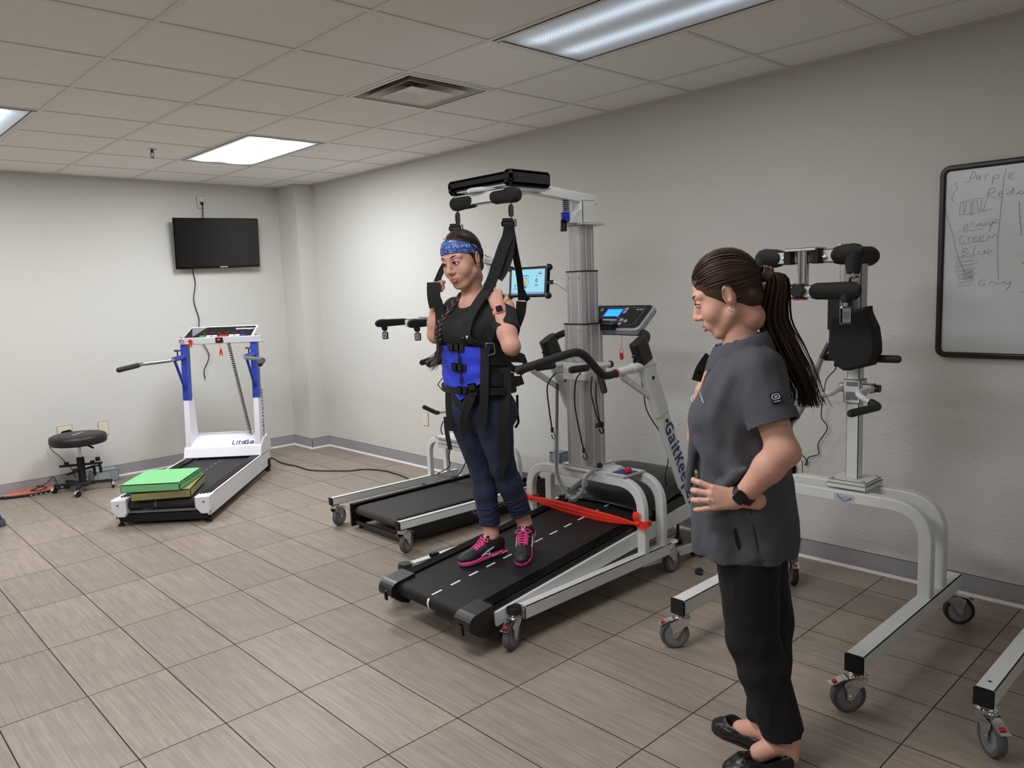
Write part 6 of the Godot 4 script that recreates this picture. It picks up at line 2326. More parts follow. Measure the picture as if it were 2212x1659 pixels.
	f.noise(0.004, 16.0, 9, Vector3(1, 0.6, 1))
	b = MB.new()
	b.xf = B0
	f.to(b)
	var lg := put("leggings", b, M.leggings_navy, o)
	b = MB.new()                                         # gathered cuffs
	b.xf = B0
	var r := RandomNumberGenerator.new()
	r.seed = 3
	for q in [[rk, ra, 0.0535], [lk, la, 0.055]]:
		var dn: Vector3 = (q[1] - q[0]).normalized()
		var e1 := dn.cross(Vector3(0.3, 0, 1)).normalized()
		var e2 := dn.cross(e1)
		for k in 9:
			var c: Vector3 = q[0].lerp(q[1], 0.52 + 0.036 * k)
			var rad: float = q[2] - 0.0009 * k
			var pts := []
			var ph := r.randf() * TAU
			for j in 20:
				var a := TAU * j / 20
				pts.append(c + (e1 * cos(a) + e2 * sin(a)) * rad + dn * 0.008 * sin(a * 2 + ph))
			b.tube(pts, 0.0052 if k < 8 else 0.007, 6, false, true)
	put("gathers", b, M.leggings_navy, lg)
	# shoes
	var zf := Vector3(-0.955, -0.108, -0.275).normalized()
	var yf := Vector3(-0.108, 0.994, 0.0)
	var xf := yf.cross(zf).normalized()
	running_shoe(o, B0 * Transform3D(Basis(xf, zf.cross(xf), zf).scaled_local(Vector3.ONE * 0.97), Vector3(-1.628, 0.2365, 4.655)), 1.0)
	zf = Vector3(-0.175, -0.075, 0.125).normalized()
	yf = Vector3(-0.25, 0.95, 0.10)
	xf = yf.cross(zf).normalized()
	running_shoe(o, B0 * Transform3D(Basis(xf, zf.cross(xf), zf).scaled_local(Vector3.ONE * 0.97), Vector3(-1.492, 0.282, 4.812)), 1.0)
	# hair cap, locks, braid
	f = Field.new(Vector3(-0.10, -0.12, -0.13), Vector3(0.10, 0.15, 0.10), 0.005)
	f.egg(Vector3(0, 0.033, -0.016), Vector3(0.0795, 0.0985, 0.098), 0.0)
	f.egg(Vector3(0, -0.045, -0.072), Vector3(0.045, 0.035, 0.035), 0.02)
	f.cut(Vector3(0, 0.070, 0.050), Vector3(0, -0.50, 0.87))
	f.cut(Vector3(0, -0.075, 0), Vector3(0, -1, 0))
	b = MB.new()
	b.xf = H
	var base := Color(0.030, 0.016, 0.012)
	f.to(b, func(_p: Vector3) -> Color: return base)
	var hair := put("hair", b, M.hair, o)
	b = MB.new()
	b.xf = H
	var st := []
	for k in 90:
		var a := r.randf_range(-1.9, 1.9)
		var t := r.randf_range(0.0, 1.0)
		st.append(Vector3(sin(a) * 0.08, 0.10 - absf(a) * 0.055 - 0.10 * t, 0.020 * cos(a) - 0.05 * t - 0.012 * absf(a)))
	scalp_locks(b, st, Vector3(0.01, -0.06, -0.098), r, base * 1.25, 0.45, 0.0042)
	for k in 14:
		var p0 := Vector3(r.randf_range(0.03, 0.06), r.randf_range(-0.05, 0.0), -0.09)
		b.tint = base
		lock(b, bez([p0, p0 + Vector3(r.randf_range(-0.01, 0.03), -0.02, -0.02), p0 + Vector3(r.randf_range(-0.01, 0.05), -0.05, r.randf_range(-0.03, 0.0))], 4), 0.0012, 0.0004, 1.0)
	var hl := put("hair_locks", b, M.hair, hair)
	hl.set_meta("kind", "stuff")
	b = MB.new()
	b.xf = B0
	b.tinted = true
	var path := bez([Vector3(-1.635, 1.60, 4.66), Vector3(-1.665, 1.545, 4.635), Vector3(-1.725, 1.490, 4.622), Vector3(-1.785, 1.425, 4.612), Vector3(-1.808, 1.37, 4.605), Vector3(-1.803, 1.325, 4.602)], 9)
	for s in 3:
		var pts := []
		var rr := []
		for k in path.size():
			var t := float(k) / (path.size() - 1)
			var ph := t * TAU * 3.6 + s * TAU / 3
			pts.append(path[k] + Vector3(0.55, 0, 0.83) * 0.0125 * cos(ph) + Vector3(-0.75, 0.1, 0.6) * 0.0065 * sin(2 * ph))
			rr.append(0.0125 - 0.003 * t)
		b.tint = base * [1.0, 1.5, 1.2][s]
		b.tube(pts, rr, 8, true)
	put("braid", b, M.hair, hair)
	b = MB.new()
	b.xf = B0
	b.lathe([Vector2(0.008, -0.008), Vector2(0.0165, -0.006), Vector2(0.0165, 0.008), Vector2(0.008, 0.01)], Vector3(-1.803, 1.322, 4.602), 12)
	put("hair_tie", b, M.black_matte, hair)
	b = MB.new()
	b.xf = B0
	for k in 46:
		var s := Vector3(-1.803 + r.randf_range(-0.01, 0.01), 1.318, 4.602 + r.randf_range(-0.01, 0.01))
		var len_ := r.randf_range(0.07, 0.135)
		var dr := Vector3(r.randf_range(-0.055, 0.012), -len_, r.randf_range(-0.05, 0.0))
		b.tinted = true
		b.tint = brown(r, base * 1.5, 0.4)
		lock(b, bez([s, s + Vector3(0.0, -len_ * 0.35, -0.004), s + dr * Vector3(0.45, 0.75, 0.45), s + dr], 4), 0.0034, 0.0007, 0.8)
	var tl := put("braid_tail", b, M.hair, hair)
	tl.set_meta("kind", "stuff")
	# headband
	var g := []
	for k in 41:
		var a := -PI + TAU * k / 40
		var row := []
		var front := 0.5 + 0.5 * cos(a)
		for q in 7:
			var v := lerpf(-1, 1, q / 6.0)
			var hw := lerpf(0.0115, 0.027, pow(front, 1.2))
			var zz := cos(a) * 0.092
			var y := 0.034 + 0.46 * zz + v * hw
			var s := sqrt(maxf(0.05, 1.0 - pow((y - 0.033) / 0.1005, 2.0)))
			var puff := 1.028 + 0.012 * (1 - v * v)
			row.append(Vector3(sin(a) * 0.0805 * s * puff, y, -0.015 + cos(a) * 0.100 * s * puff))
		g.append(row)
	b = MB.new()
	b.xf = H
	skin(b, g)
	put("headband", b, M.headband_print, o)
	# watch
	b = MB.new()
	b.xf = B0
	var wd := (lw - le).normalized()
	var wc := le.lerp(lw, 0.90)
	var outn := Vector3(-0.62, 0.05, 0.78)
	outn = (outn - wd * outn.dot(wd)).normalized()
	var wl := wd.cross(outn)
	b.sweep(arc(wc, outn * 0.0315, wl * 0.0315, 0, TAU * 23 / 24, 23), PackedVector2Array([Vector2(-0.010, -0.0015), Vector2(0.010, -0.0015), Vector2(0.010, 0.0015), Vector2(-0.010, 0.0015)]), wd, false, true)
	var wt := put("watch", b, M.watch_coral, o)
	b = MB.new()
	b.xf = B0 * Transform3D(Basis(wl, wd, -outn * -1.0), wc + outn * 0.0345)
	b.prism(rrect(0.036, 0.037, 0.009, 4), 0.009, Transform3D(), 0.002)
	put("watch_case", b, M.pink_pale, wt)
	b = MB.new()
	b.xf = B0 * Transform3D(Basis(wl, wd, outn), wc + outn * 0.0395)
	b.prism(rrect(0.031, 0.032, 0.007, 4), 0.002, Transform3D(), 0.0005)
	put("watch_face", b, mat("watch_dark", Color(0.10, 0.06, 0.06), 0.2), wt)

const WROWS := [[1.10, -1.648, 4.69, 0.112, 0.150], [1.20, -1.655, 4.69, 0.110, 0.146], [1.28, -1.660, 4.69, 0.112, 0.150], [1.36, -1.662, 4.69, 0.112, 0.158], [1.42, -1.655, 4.69, 0.108, 0.166], [1.47, -1.642, 4.69, 0.094, 0.165], [1.50, -1.632, 4.69, 0.078, 0.140], [1.53, -1.628, 4.69, 0.062, 0.085]]
const HROWS := [[0.99, -1.642, 4.69, 0.135, 0.180], [1.06, -1.645, 4.69, 0.134, 0.178], [1.15, -1.650, 4.69, 0.127, 0.164], [1.24, -1.657, 4.69, 0.124, 0.160], [1.34, -1.664, 4.69, 0.127, 0.166], [1.42, -1.657, 4.69, 0.122, 0.174], [1.48, -1.642, 4.69, 0.108, 0.172]]

func harness() -> void:
	var O := Vector3(-1.65, 1.0, 4.69)
	var o := thing("harness", "blue vest harness with black straps worn by the walker and clipped to the lift", "harness", O)
	var B0 := Transform3D(Basis(), -O)
	var fwd := Vector3(-1, 0, 0.06).normalized()
	var S := func(y: float, deg: float, out: float) -> Vector3: return surf(HROWS, fwd, y, deg_to_rad(deg), out)
	# blue front panel
	var g := []
	var back := []
	for i in 25:
		var u := i / 24.0
		var row := []
		for j in 15:
			var v := j / 14.0
			var yt := lerpf(1.312, 1.300, u)
			var yb := 1.10 - 0.055 * exp(-pow((u - 0.62) / 0.16, 2.0)) + 0.04 * maxf(0.0, u - 0.75) / 0.25
			var y := lerpf(yb, yt, v)
			var deg := lerpf(-78.0, lerpf(46.0, 66.0, v), u)
			var fold := 0.004 * sin(u * 22.0 + v * 6.0) * (1 - v) + 0.003 * sin(v * 17 + u * 9)
			row.append(S.call(y, deg, 0.012 + fold))
		g.append(row)
	var b := MB.new()
	b.xf = B0
	skin_rev(b, g)
	put("vest_panel", b, M.vest_blue, o)
	# black body of the vest behind it
	g = []
	for i in 31:
		var row := []
		for j in 8: row.append(S.call(lerpf(1.075, 1.295, j / 7.0), lerpf(40.0, 290.0, i / 30.0), 0.006))
		g.append(row)
	b = MB.new()
	b.xf = B0
	skin_rev(b, g)
	put("vest_back", b, M.webbing, o)
	var band := func(_i: int, nm: String, y0: float, y1: float, d0: float, d1: float, w: float, out: float) -> void:
		var pts := []
		var sd := []
		for k in 17:
			var t := k / 16.0
			pts.append(S.call(lerpf(y0, y1, t), lerpf(d0, d1, t), out))
			sd.append(Vector3.UP)
		var q := MB.new()
		q.xf = B0
		q.strap(pts, w, 0.004, sd)
		put(nm, q, M.webbing, o)
	band.call(1, "waist_belt", 1.105, 1.09, -90, 150, 0.032, 0.017)
	band.call(1, "side_belt", 1.245, 1.225, 58, 165, 0.055, 0.014)
	band.call(1, "side_belt", 1.150, 1.125, 60, 165, 0.060, 0.014)
	band.call(1, "front_strap", 1.302, 1.300, -10, 22, 0.034, 0.020)
	band.call(1, "front_strap", 1.212, 1.208, -6, 22, 0.034, 0.020)
	# belt loops standing off the back
	b = MB.new()
	b.xf = B0
	b.strap([Vector3(-1.60, 1.245, 4.855), Vector3(-1.52, 1.235, 4.840), Vector3(-1.462, 1.222, 4.815), Vector3(-1.455, 1.17, 4.812), Vector3(-1.470, 1.120, 4.808), Vector3(-1.53, 1.122, 4.836), Vector3(-1.60, 1.130, 4.855)], 0.05, 0.004, [Vector3.UP, Vector3.UP, Vector3(-0.2, 1, 0), Vector3(0.66, 0.1, 0.6), Vector3(-0.2, 1, 0), Vector3.UP, Vector3.UP])
	put("back_loop", b, M.webbing, o)
	for q in [[1.304, 6.0], [1.210, 8.0], [1.103, 14.0]]:
		var p: Vector3 = S.call(q[0], q[1], 0.024)
		var nrm: Vector3 = (S.call(q[0], q[1], 0.05) - p).normalized()
		b = MB.new()
		b.xf = B0 * Transform3D(Basis(Vector3.UP.cross(nrm).normalized(), nrm.cross(Vector3.UP.cross(nrm)).normalized(), nrm), p)
		b.box(Vector3(-0.014, 0, 0), Vector3(0.026, 0.040, 0.012), 0.004)
		b.box(Vector3(0.016, 0, 0), Vector3(0.028, 0.034, 0.010), 0.003)
		b.box(Vector3(0.002, 0.013, 0), Vector3(0.022, 0.006, 0.008), 0.002)
		b.box(Vector3(0.002, -0.013, 0), Vector3(0.022, 0.006, 0.008), 0.002)
		put("release_buckle", b, M.black_plastic, o)
	for q in [[1.255, 1.0], [1.165, 1.0]]:                 # loose tails of the front straps
		b = MB.new()
		b.xf = B0
		b.strap([S.call(q[0] + 0.035, 10, 0.02), S.call(q[0], 14, 0.026), S.call(q[0] - 0.03, 10, 0.02)], 0.012, 0.003, Vector3(0, 0, 1))
		put("strap_tail", b, M.webbing, o)
	var hang := func(_i: int, nm: String, pts: Array, w: float, side: Vector3) -> void:
		var p := []
		for e in pts: p.append(Vector3(e[0], e[1], e[2]))
		var q := MB.new()
		q.xf = B0
		q.strap(bez(p, 4), w, 0.0035, side)
		put(nm, q, M.webbing, o)
	var vs := Vector3(0.75, 0, 0.66)                        # across the view of the front left side
	hang.call(1, "hip_strap", [[-1.735, 1.305, 4.846], [-1.742, 1.20, 4.846], [-1.752, 1.10, 4.848], [-1.752, 1.00, 4.834], [-1.752, 0.94, 4.822]], 0.040, Vector3(0.66, 0, 0.75))
	hang.call(1, "leg_strap", [[-1.775, 1.120, 4.818], [-1.792, 1.06, 4.795], [-1.795, 0.99, 4.755], [-1.780, 0.925, 4.725], [-1.768, 0.88, 4.715]], 0.036, Vector3(0.35, 0.2, 0.9))
	hang.call(1, "leg_strap", [[-1.795, 1.10, 4.665], [-1.797, 1.06, 4.690], [-1.790, 1.03, 4.735], [-1.785, 1.06, 4.765], [-1.782, 1.09, 4.785]], 0.030, Vector3(0, 1, 0.2))
	hang.call(1, "strap_tail", [[-1.785, 1.095, 4.63], [-1.790, 1.03, 4.63], [-1.788, 0.95, 4.632], [-1.778, 0.90, 4.636]], 0.028, Vector3(0.4, 0, 0.9))
	hang.call(1, "strap_tail", [[-1.765, 0.96, 4.575], [-1.765, 0.88, 4.580], [-1.757, 0.80, 4.588]], 0.022, Vector3(0.6, 0, 0.8))
	hang.call(1, "hip_strap", [[-1.640, 1.20, 4.874], [-1.645, 1.08, 4.874], [-1.658, 0.97, 4.868], [-1.650, 0.86, 4.856], [-1.640, 0.77, 4.842]], 0.052, vs)
	hang.call(1, "strap_tail", [[-1.636, 0.80, 4.852], [-1.640, 0.74, 4.838], [-1.655, 0.70, 4.820]], 0.036, vs)
	hang.call(1, "strap_tail", [[-1.500, 1.05, 4.80], [-1.498, 0.96, 4.795], [-1.490, 0.915, 4.79], [-1.508, 0.89, 4.785]], 0.012, vs)
	b = MB.new()
	b.xf = B0 * Transform3D(Basis(Vector3(0.35, 0.2, 0.9).normalized(), Vector3(-0.2, 0.95, -0.13).normalized(), Vector3(-0.9, -0.15, 0.4).normalized()).orthonormalized(), Vector3(-1.790, 1.112, 4.815))
	b.box(Vector3(0, 0.012, 0), Vector3(0.044, 0.034, 0.014), 0.004)
	b.box(Vector3(0, -0.020, 0), Vector3(0.040, 0.022, 0.011), 0.003)
	put("release_buckle", b, M.black_plastic, o)
	b = MB.new()
	b.xf = B0
	b.tube(fillet([Vector3(-1.757, 1.145, 4.555), Vector3(-1.775, 1.115, 4.538), Vector3(-1.760, 1.085, 4.555), Vector3(-1.750, 1.085, 4.565)], 0.006, 3), 0.0025, 6)
	put("wire_ring", b, M.cord_black, o)
	b = MB.new()
	b.xf = B0
	b.tube(fillet([Vector3(-1.735, 1.30, 4.853), Vector3(-1.735, 1.318, 4.855), Vector3(-1.705, 1.316, 4.875), Vector3(-1.700, 1.27, 4.875), Vector3(-1.728, 1.262, 4.858)], 0.006, 3), 0.0025, 6)
	put("side_ring", b, M.steel, o)
	# shoulder straps up to the spreader
	hang.call(1, "front_pad", [[-1.655, 1.585, 4.828], [-1.715, 1.525, 4.815], [-1.775, 1.445, 4.802], [-1.802, 1.38, 4.798], [-1.806, 1.352, 4.80]], 0.046, Vector3(0.5, 0, 0.87))
	for q in [Vector3(-1.812, 1.352, 4.786), Vector3(-1.808, 1.350, 4.812)]:
		b = MB.new()
		b.xf = B0
		b.prism(PackedVector2Array([Vector2(-0.006, 0.006), Vector2(0.006, 0.006), Vector2(0, -0.008)]), 0.003, Transform3D(Basis(Vector3(0.5, 0, 0.87), Vector3.UP, Vector3(-0.87, 0, 0.5)), q))
		put("pad_mark", b, M.print_white, o)
	hang.call(1, "front_strap", [[-1.806, 1.36, 4.80], [-1.79, 1.33, 4.82], [-1.745, 1.305, 4.846]], 0.030, Vector3(0.5, 0, 0.87))
	hang.call(1, "shoulder_strap", [[-1.578, 1.845, 4.873], [-1.590, 1.79, 4.868], [-1.606, 1.754, 4.86], [-1.640, 1.672, 4.85], [-1.668, 1.60, 4.838], [-1.685, 1.56, 4.825]], 0.050, vs)
	hang.call(1, "shoulder_strap", [[-1.582, 1.845, 4.883], [-1.560, 1.77, 4.874], [-1.539, 1.723, 4.862], [-1.487, 1.629, 4.83], [-1.455, 1.54, 4.806], [-1.450, 1.50, 4.80]], 0.032, vs)
	hang.call(1, "shoulder_strap", [[-1.580, 1.84, 4.880], [-1.574, 1.79, 4.878], [-1.578, 1.73, 4.872], [-1.592, 1.681, 4.868], [-1.614, 1.632, 4.858], [-1.636, 1.602, 4.85]], 0.034, vs)
	hang.call(1, "strap_tail", [[-1.449, 1.545, 4.81], [-1.436, 1.515, 4.812], [-1.416, 1.50, 4.815]], 0.026, vs)
	hang.call(1, "back_pad", [[-1.448, 1.495, 4.80], [-1.455, 1.44, 4.795], [-1.480, 1.38, 4.785]], 0.050, vs)
	hang.call(1, "shoulder_strap", [[-1.560, 1.845, 4.478], [-1.590, 1.79, 4.49], [-1.640, 1.72, 4.505], [-1.700, 1.666, 4.525], [-1.760, 1.605, 4.553]], 0.030, vs)
	hang.call(1, "shoulder_strap", [[-1.555, 1.845, 4.475], [-1.545, 1.78, 4.48], [-1.535, 1.70, 4.50], [-1.54, 1.62, 4.53], [-1.55, 1.52, 4.56]], 0.040, vs)
	hang.call(1, "front_pad", [[-1.795, 1.600, 4.572], [-1.806, 1.55, 4.582], [-1.806, 1.515, 4.586], [-1.802, 1.485, 4.590]], 0.062, vs)
	hang.call(1, "front_strap", [[-1.800, 1.515, 4.600], [-1.792, 1.46, 4.604], [-1.795, 1.40, 4.606], [-1.800, 1.33, 4.612]], 0.045, vs)
	for q in [[-1.573, 1.860, 4.478], [-1.578, 1.852, 4.862]]:
		b = MB.new()
		b.xf = B0 * Transform3D(Basis(Vector3.UP, -0.75), Vector3(q[0], q[1], q[2]))
		b.box(Vector3(0, 0.012, 0), Vector3(0.05, 0.024, 0.016), 0.004)
		b.box(Vector3(0, 0.0, 0), Vector3(0.060, 0.026, 0.024), 0.006)
		put("latch_plate", b, M.black_plastic, o)
		b = MB.new()
		b.xf = B0 * Transform3D(Basis(Vector3.UP, -0.75), Vector3(q[0], q[1], q[2]))
		b.box(Vector3(0.034, 0.002, 0), Vector3(0.014, 0.032, 0.022), 0.003)
		put("strap_adjuster", b, M.steel, o)

func skin_rev(b: MB, g: Array) -> void:
	var r := []
	for i in g.size(): r.append(g[g.size() - 1 - i])
	skin(b, r)

const PROWS := [[0.690, -1.838, 6.200, 0.160, 0.168], [0.76, -1.838, 6.198, 0.166, 0.170], [0.86, -1.838, 6.197, 0.160, 0.165], [0.95, -1.838, 6.197, 0.145, 0.156], [1.05, -1.838, 6.197, 0.140, 0.160], [1.14, -1.843, 6.195, 0.142, 0.172], [1.22, -1.842, 6.197, 0.130, 0.178], [1.28, -1.838, 6.203, 0.112, 0.175], [1.32, -1.835, 6.207, 0.095, 0.150], [1.355, -1.840, 6.205, 0.075, 0.095], [1.385, -1.848, 6.200, 0.066, 0.070]]

func trainer() -> void:
	var O := Vector3(-1.83, 0, 6.25)
	var o := thing("person", "woman in grey polo and black trousers seen from behind, long brown ponytail, hand on hip", "person", O)
	var B0 := Transform3D(Basis(), -O)
	var fwd := Vector3(-0.46, 0, -0.888).normalized()
	var left := Vector3.UP.cross(fwd)
	var z := Vector3(-0.46, -0.40, -0.86).normalized()
	var up := Vector3(-0.18, 0.92, -0.36)
	var xx := up.cross(z).normalized()
	up = z.cross(xx).normalized()
	var H := B0 * Transform3D(Basis(xx, up, z).scaled_local(Vector3.ONE * 1.06), Vector3(-1.880, 1.512, 6.157))
	var lsh := Vector3(-1.945, 1.288, 6.300)
	var lel := Vector3(-1.972, 1.062, 6.398)
	var lwr := Vector3(-1.998, 0.905, 6.275)
	var rsh := Vector3(-1.735, 1.285, 6.12)
	var rel := Vector3(-1.800, 1.03, 6.010)
	var rwr := Vector3(-1.846, 1.200, 6.052)
	var f := Field.new(Vector3(-2.09, -0.01, 5.92), Vector3(-1.62, 1.46, 6.50), 0.0095)
	f.chain([Vector3(-1.83, 0.84, 6.205), Vector3(-1.838, 1.05, 6.197), Vector3(-1.838, 1.26, 6.20)], [0.11, 0.10, 0.09], 0.04)
	f.bone(Vector3(-1.89, 1.29, 6.245), Vector3(-1.77, 1.29, 6.16), 0.05, 0.05, 0.04)
	f.bone(Vector3(-1.836, 1.27, 6.215), Vector3(-1.862, 1.42, 6.185), 0.058, 0.054, 0.04)
	f.bone(lsh, lel, 0.052, 0.043, 0.02)
	f.bone(lel, lel.lerp(lwr, 0.32), 0.043, 0.044, 0.02)
	f.bone(lel.lerp(lwr, 0.32), lwr, 0.044, 0.028, 0.02)
	f.egg(lel + Vector3(0.012, -0.006, 0.012), Vector3(0.032, 0.032, 0.032), 0.02)
	f.bone(rsh, rel, 0.048, 0.040, 0.02)
	f.bone(rel, rel.lerp(rwr, 0.3), 0.040, 0.041, 0.02)
	f.bone(rel.lerp(rwr, 0.3), rwr, 0.041, 0.027, 0.02)
	var la := Vector3(-1.840, 0.085, 6.345)
	var ra := Vector3(-1.822, 0.085, 6.270)
	var lk := Vector3(-1.885, 0.42, 6.255)
	var rk := Vector3(-1.745, 0.42, 6.235)
	for L in [[Vector3(-1.89, 0.82, 6.235), lk, la, Vector3(-1.90, 0.045, 6.285)], [Vector3(-1.77, 0.82, 6.175), rk, ra, Vector3(-1.812, 0.040, 6.17)]]:
		f.bone(L[0], L[1], 0.075, 0.05, 0.02)
		f.bone(L[1], L[1].lerp(L[2], 0.35), 0.05, 0.052, 0.02)
		f.bone(L[1].lerp(L[2], 0.35), L[2], 0.05, 0.034, 0.02)
		f.bone(L[2], L[3], 0.034, 0.030, 0.02)
		f.egg(L[2] + Vector3(0.0, -0.035, 0.015), Vector3(0.028, 0.045, 0.03), 0.015)
	var b := MB.new()
	b.xf = B0
	f.to(b)
	head_mesh(b, H, 0.3)
	b.xf = B0
	var soft := [[0.25, 0.35, 0.25], [0.35, 0.5, 0.3], [0.38, 0.5, 0.3], [0.35, 0.4, 0.25]]
	hand_mesh(b, lwr, Vector3(-0.62, 0.10, -0.76), Vector3(-0.62, 0.20, 0.72), -1.0, soft, 0.30, [Vector3(0.35, 0.45, -0.8), Vector3(0.5, 0.1, -0.85), Vector3(0.6, 0.0, -0.8)], 1.02)
	var grip := [[0.9, 1.2, 0.7], [0.95, 1.25, 0.7], [1.0, 1.3, 0.7], [1.1, 1.3, 0.7]]
	hand_mesh(b, rwr, Vector3(0.02, 0.95, 0.30), Vector3(-0.80, 0.20, -0.50), 1.0, grip, 0.04, [Vector3(0.6, 0.6, -0.5), Vector3(0.7, 0.1, -0.7), Vector3(0.6, -0.2, -0.7)], 1.0)
	put("body", b, M.skin_trainer, o)
	face_parts(o, H, M.skin_trainer, M.lip_rose, M.brow_brown, 0.2)
	b = MB.new()
	b.xf = H
	b.tube(arc(Vector3(0.080, -0.044, -0.006), Vector3(0, 0.007, 0), Vector3(0.002, 0, 0.007), 0, TAU, 12), 0.0013, 6)
	put("earring", b, M.chrome, o)
	# polo shirt with folds towards the hand on the hip
	f = Field.new(Vector3(-2.09, 0.66, 5.94), Vector3(-1.60, 1.43, 6.50), 0.0085)
	f.trunk(PROWS, fwd, 0.02, func(y: float, th: float) -> float:
		var low := clampf((1.0 - y) * 4.0, 0.0, 1.0)
		return 0.007 * sin(th * 7.0 + 1.0 + (y - 0.9) * 8.0) * low + 0.005 * sin(y * 44.0 + th * 6.0) * exp(-pow((y - 0.97) / 0.08, 2.0)) + 0.003 * sin(th * 11.0 - y * 14.0))
	f.bone(lsh, lsh.lerp(lel, 0.80), 0.072, 0.070, 0.035, Vector3.ZERO, 1.0, lsh.lerp(lel, 0.62), (lel - lsh).normalized())
	f.bone(rsh, rsh.lerp(rel, 0.8), 0.068, 0.064, 0.035, Vector3.ZERO, 1.0, rsh.lerp(rel, 0.62), (rel - rsh).normalized())
	f.egg(Vector3(-1.838, 1.13, 6.197) + fwd * 0.085 + left * 0.05, Vector3(0.075, 0.07, 0.075), 0.05)
	f.egg(Vector3(-1.838, 1.13, 6.197) + fwd * 0.085 - left * 0.05, Vector3(0.075, 0.07, 0.075), 0.05)
	f.bone(Vector3(-1.838, 1.26, 6.20) - fwd * 0.045 + left * 0.06, Vector3(-1.838, 1.12, 6.20) - fwd * 0.065 + left * 0.05, 0.07, 0.07, 0.05)
	# drape ridges running from the chest to the fingers
	for q in [[Vector3(-1.985, 1.06, 6.13), Vector3(-2.000, 0.93, 6.19), 0.012], [Vector3(-1.955, 1.16, 6.10), Vector3(-1.985, 0.90, 6.085), 0.016], [Vector3(-1.985, 1.00, 6.29), Vector3(-2.01, 0.935, 6.22), 0.010], [Vector3(-1.99, 0.86, 6.21), Vector3(-1.985, 0.72, 6.16), 0.012], [Vector3(-1.985, 0.86, 6.26), Vector3(-1.965, 0.72, 6.30), 0.012]]:
		f.bone(q[0], q[1], q[2], q[2] * 0.7, 0.03)
	f.noise(0.006, 10.0, 15, Vector3(1, 0.55, 1))
	f.egg(Vector3(-1.856, 1.42, 6.188), Vector3(0.072, 0.085, 0.072), 0.008, Basis(), true)
	b = MB.new()
	b.xf = B0
	f.to(b)
	var shirt := put("polo_shirt", b, M.polo_grey, o)
	# sleeve band, sleeve badge
	var sd := (lel - lsh).normalized()
	b = MB.new()
	b.xf = B0
	var sc := lsh.lerp(lel, 0.60)
	var e1 := sd.cross(Vector3(0.7, 0, -0.7)).normalized()
	var e2 := sd.cross(e1)
	b.sweep(arc(sc, e1 * 0.0725, e2 * 0.0725, 0, TAU * 31 / 32, 31), PackedVector2Array([Vector2(-0.017, -0.003), Vector2(0.016, -0.003), Vector2(0.016, 0.003), Vector2(-0.017, 0.003)]), sd, false, true)
	put("sleeve_band", b, M.polo_grey, shirt)
	var bn := Vector3(-0.62, 0.10, 0.78)
	bn = (bn - sd * bn.dot(sd)).normalized()
	var bc := lsh.lerp(lel, 0.41) + bn * 0.0735
	var BF := B0 * Transform3D(Basis((-sd).cross(bn).normalized(), -sd, bn), bc)
	b = MB.new()
	b.xf = BF
	b.prism(rrect(0.032, 0.032, 0.004, 3), 0.003, Transform3D(), 0.0008)
	var bd := put("sleeve_badge", b, M.black_matte, shirt)
	b = MB.new()
	b.xf = BF
	var oval := []
	for q in rrect(0.022, 0.014, 0.0065, 5): oval.append(Vector3(q.x, q.y + 0.003, 0.0018))
	b.tube(oval, 0.0014, 6, false, true)
	b.prism(rrect(0.009, 0.0045, 0.0022, 4), 0.001, Transform3D(Basis(), Vector3(0, 0.003, 0.0018)))
	b.box(Vector3(0, -0.0105, 0.0016), Vector3(0.019, 0.002, 0.0008))
	put("badge_emblem", b, M.print_white, bd)
	# collar: a turned-down band round the neck, open at the front
	var g := []
	for k in 33:
		var a := deg_to_rad(lerpf(-152.0, 152.0, k / 32.0))
		var d := (-fwd) * cos(a) + left * sin(a)
		var fr := maxf(0.0, absf(a) - 1.2)
		var top := Vector3(-1.850, 1.397 - 0.046 * (1 - cos(a)) * 0.55, 6.195) + d * (0.066 + 0.010 * fr)
		var mid := top + d * 0.012 + Vector3(0, 0.006, 0)
		var low := top + d * (0.034 + 0.006 * fr) + Vector3(0, -0.052 - 0.012 * fr, 0)
		g.append([top + Vector3(0, -0.03, 0), top, mid, mid.lerp(low, 0.5) + d * 0.004, low, low - d * 0.004])
	b = MB.new()
	b.xf = B0
	skin_rev(b, g)
	put("collar", b, M.polo_grey, shirt)
	b = MB.new()
	b.xf = B0
	b.strap(bez([Vector3(-1.905, 1.325, 6.115), Vector3(-1.925, 1.285, 6.095), Vector3(-1.935, 1.245, 6.085)], 4), 0.03, 0.004, Vector3(0.5, 0.2, 0.5))
	var pk := put("placket", b, M.black_matte, shirt)
	b = MB.new()
	b.xf = B0 * frame(Vector3(-1.935, 1.272, 6.095), Vector3(0.73, 0, 0.69), Vector3.UP)
	b.lathe([Vector2(0, 0), Vector2(0.006, 0), Vector2(0.006, 0.002), Vector2(0, 0.003)], Vector3(), 12, Basis(Vector3(1, 0, 0), PI / 2))
	put("button", b, M.black_gloss, pk)
	b = MB.new()
	b.xf = B0
	for k in 7:
		var p := surf(PROWS, fwd, 1.215 - 0.004 * k, deg_to_rad(26.0 + k * 2.4), 0.004)
		b.box(p, Vector3(0.004, 0.007 + 0.003 * (k % 2), 0.004), 0.001)
	for k in 3:
		var p := surf(PROWS, fwd, 1.185 + 0.006 * k, deg_to_rad(30.0 + k * 3.0), 0.004)
		b.box(p, Vector3(0.003, 0.014, 0.003), 0.001)
	put("chest_print", b, M.print_white, shirt)
	b = MB.new()
	b.xf = B0
	var seam := []
	for k in 12: seam.append(surf(PROWS, fwd, lerpf(0.70, 0.93, k / 11.0), deg_to_rad(108.0 - 12.0 * k / 11.0), 0.003))
	b.tube(seam, 0.0016, 5)
	put("side_seam", b, M.black_matte, shirt)
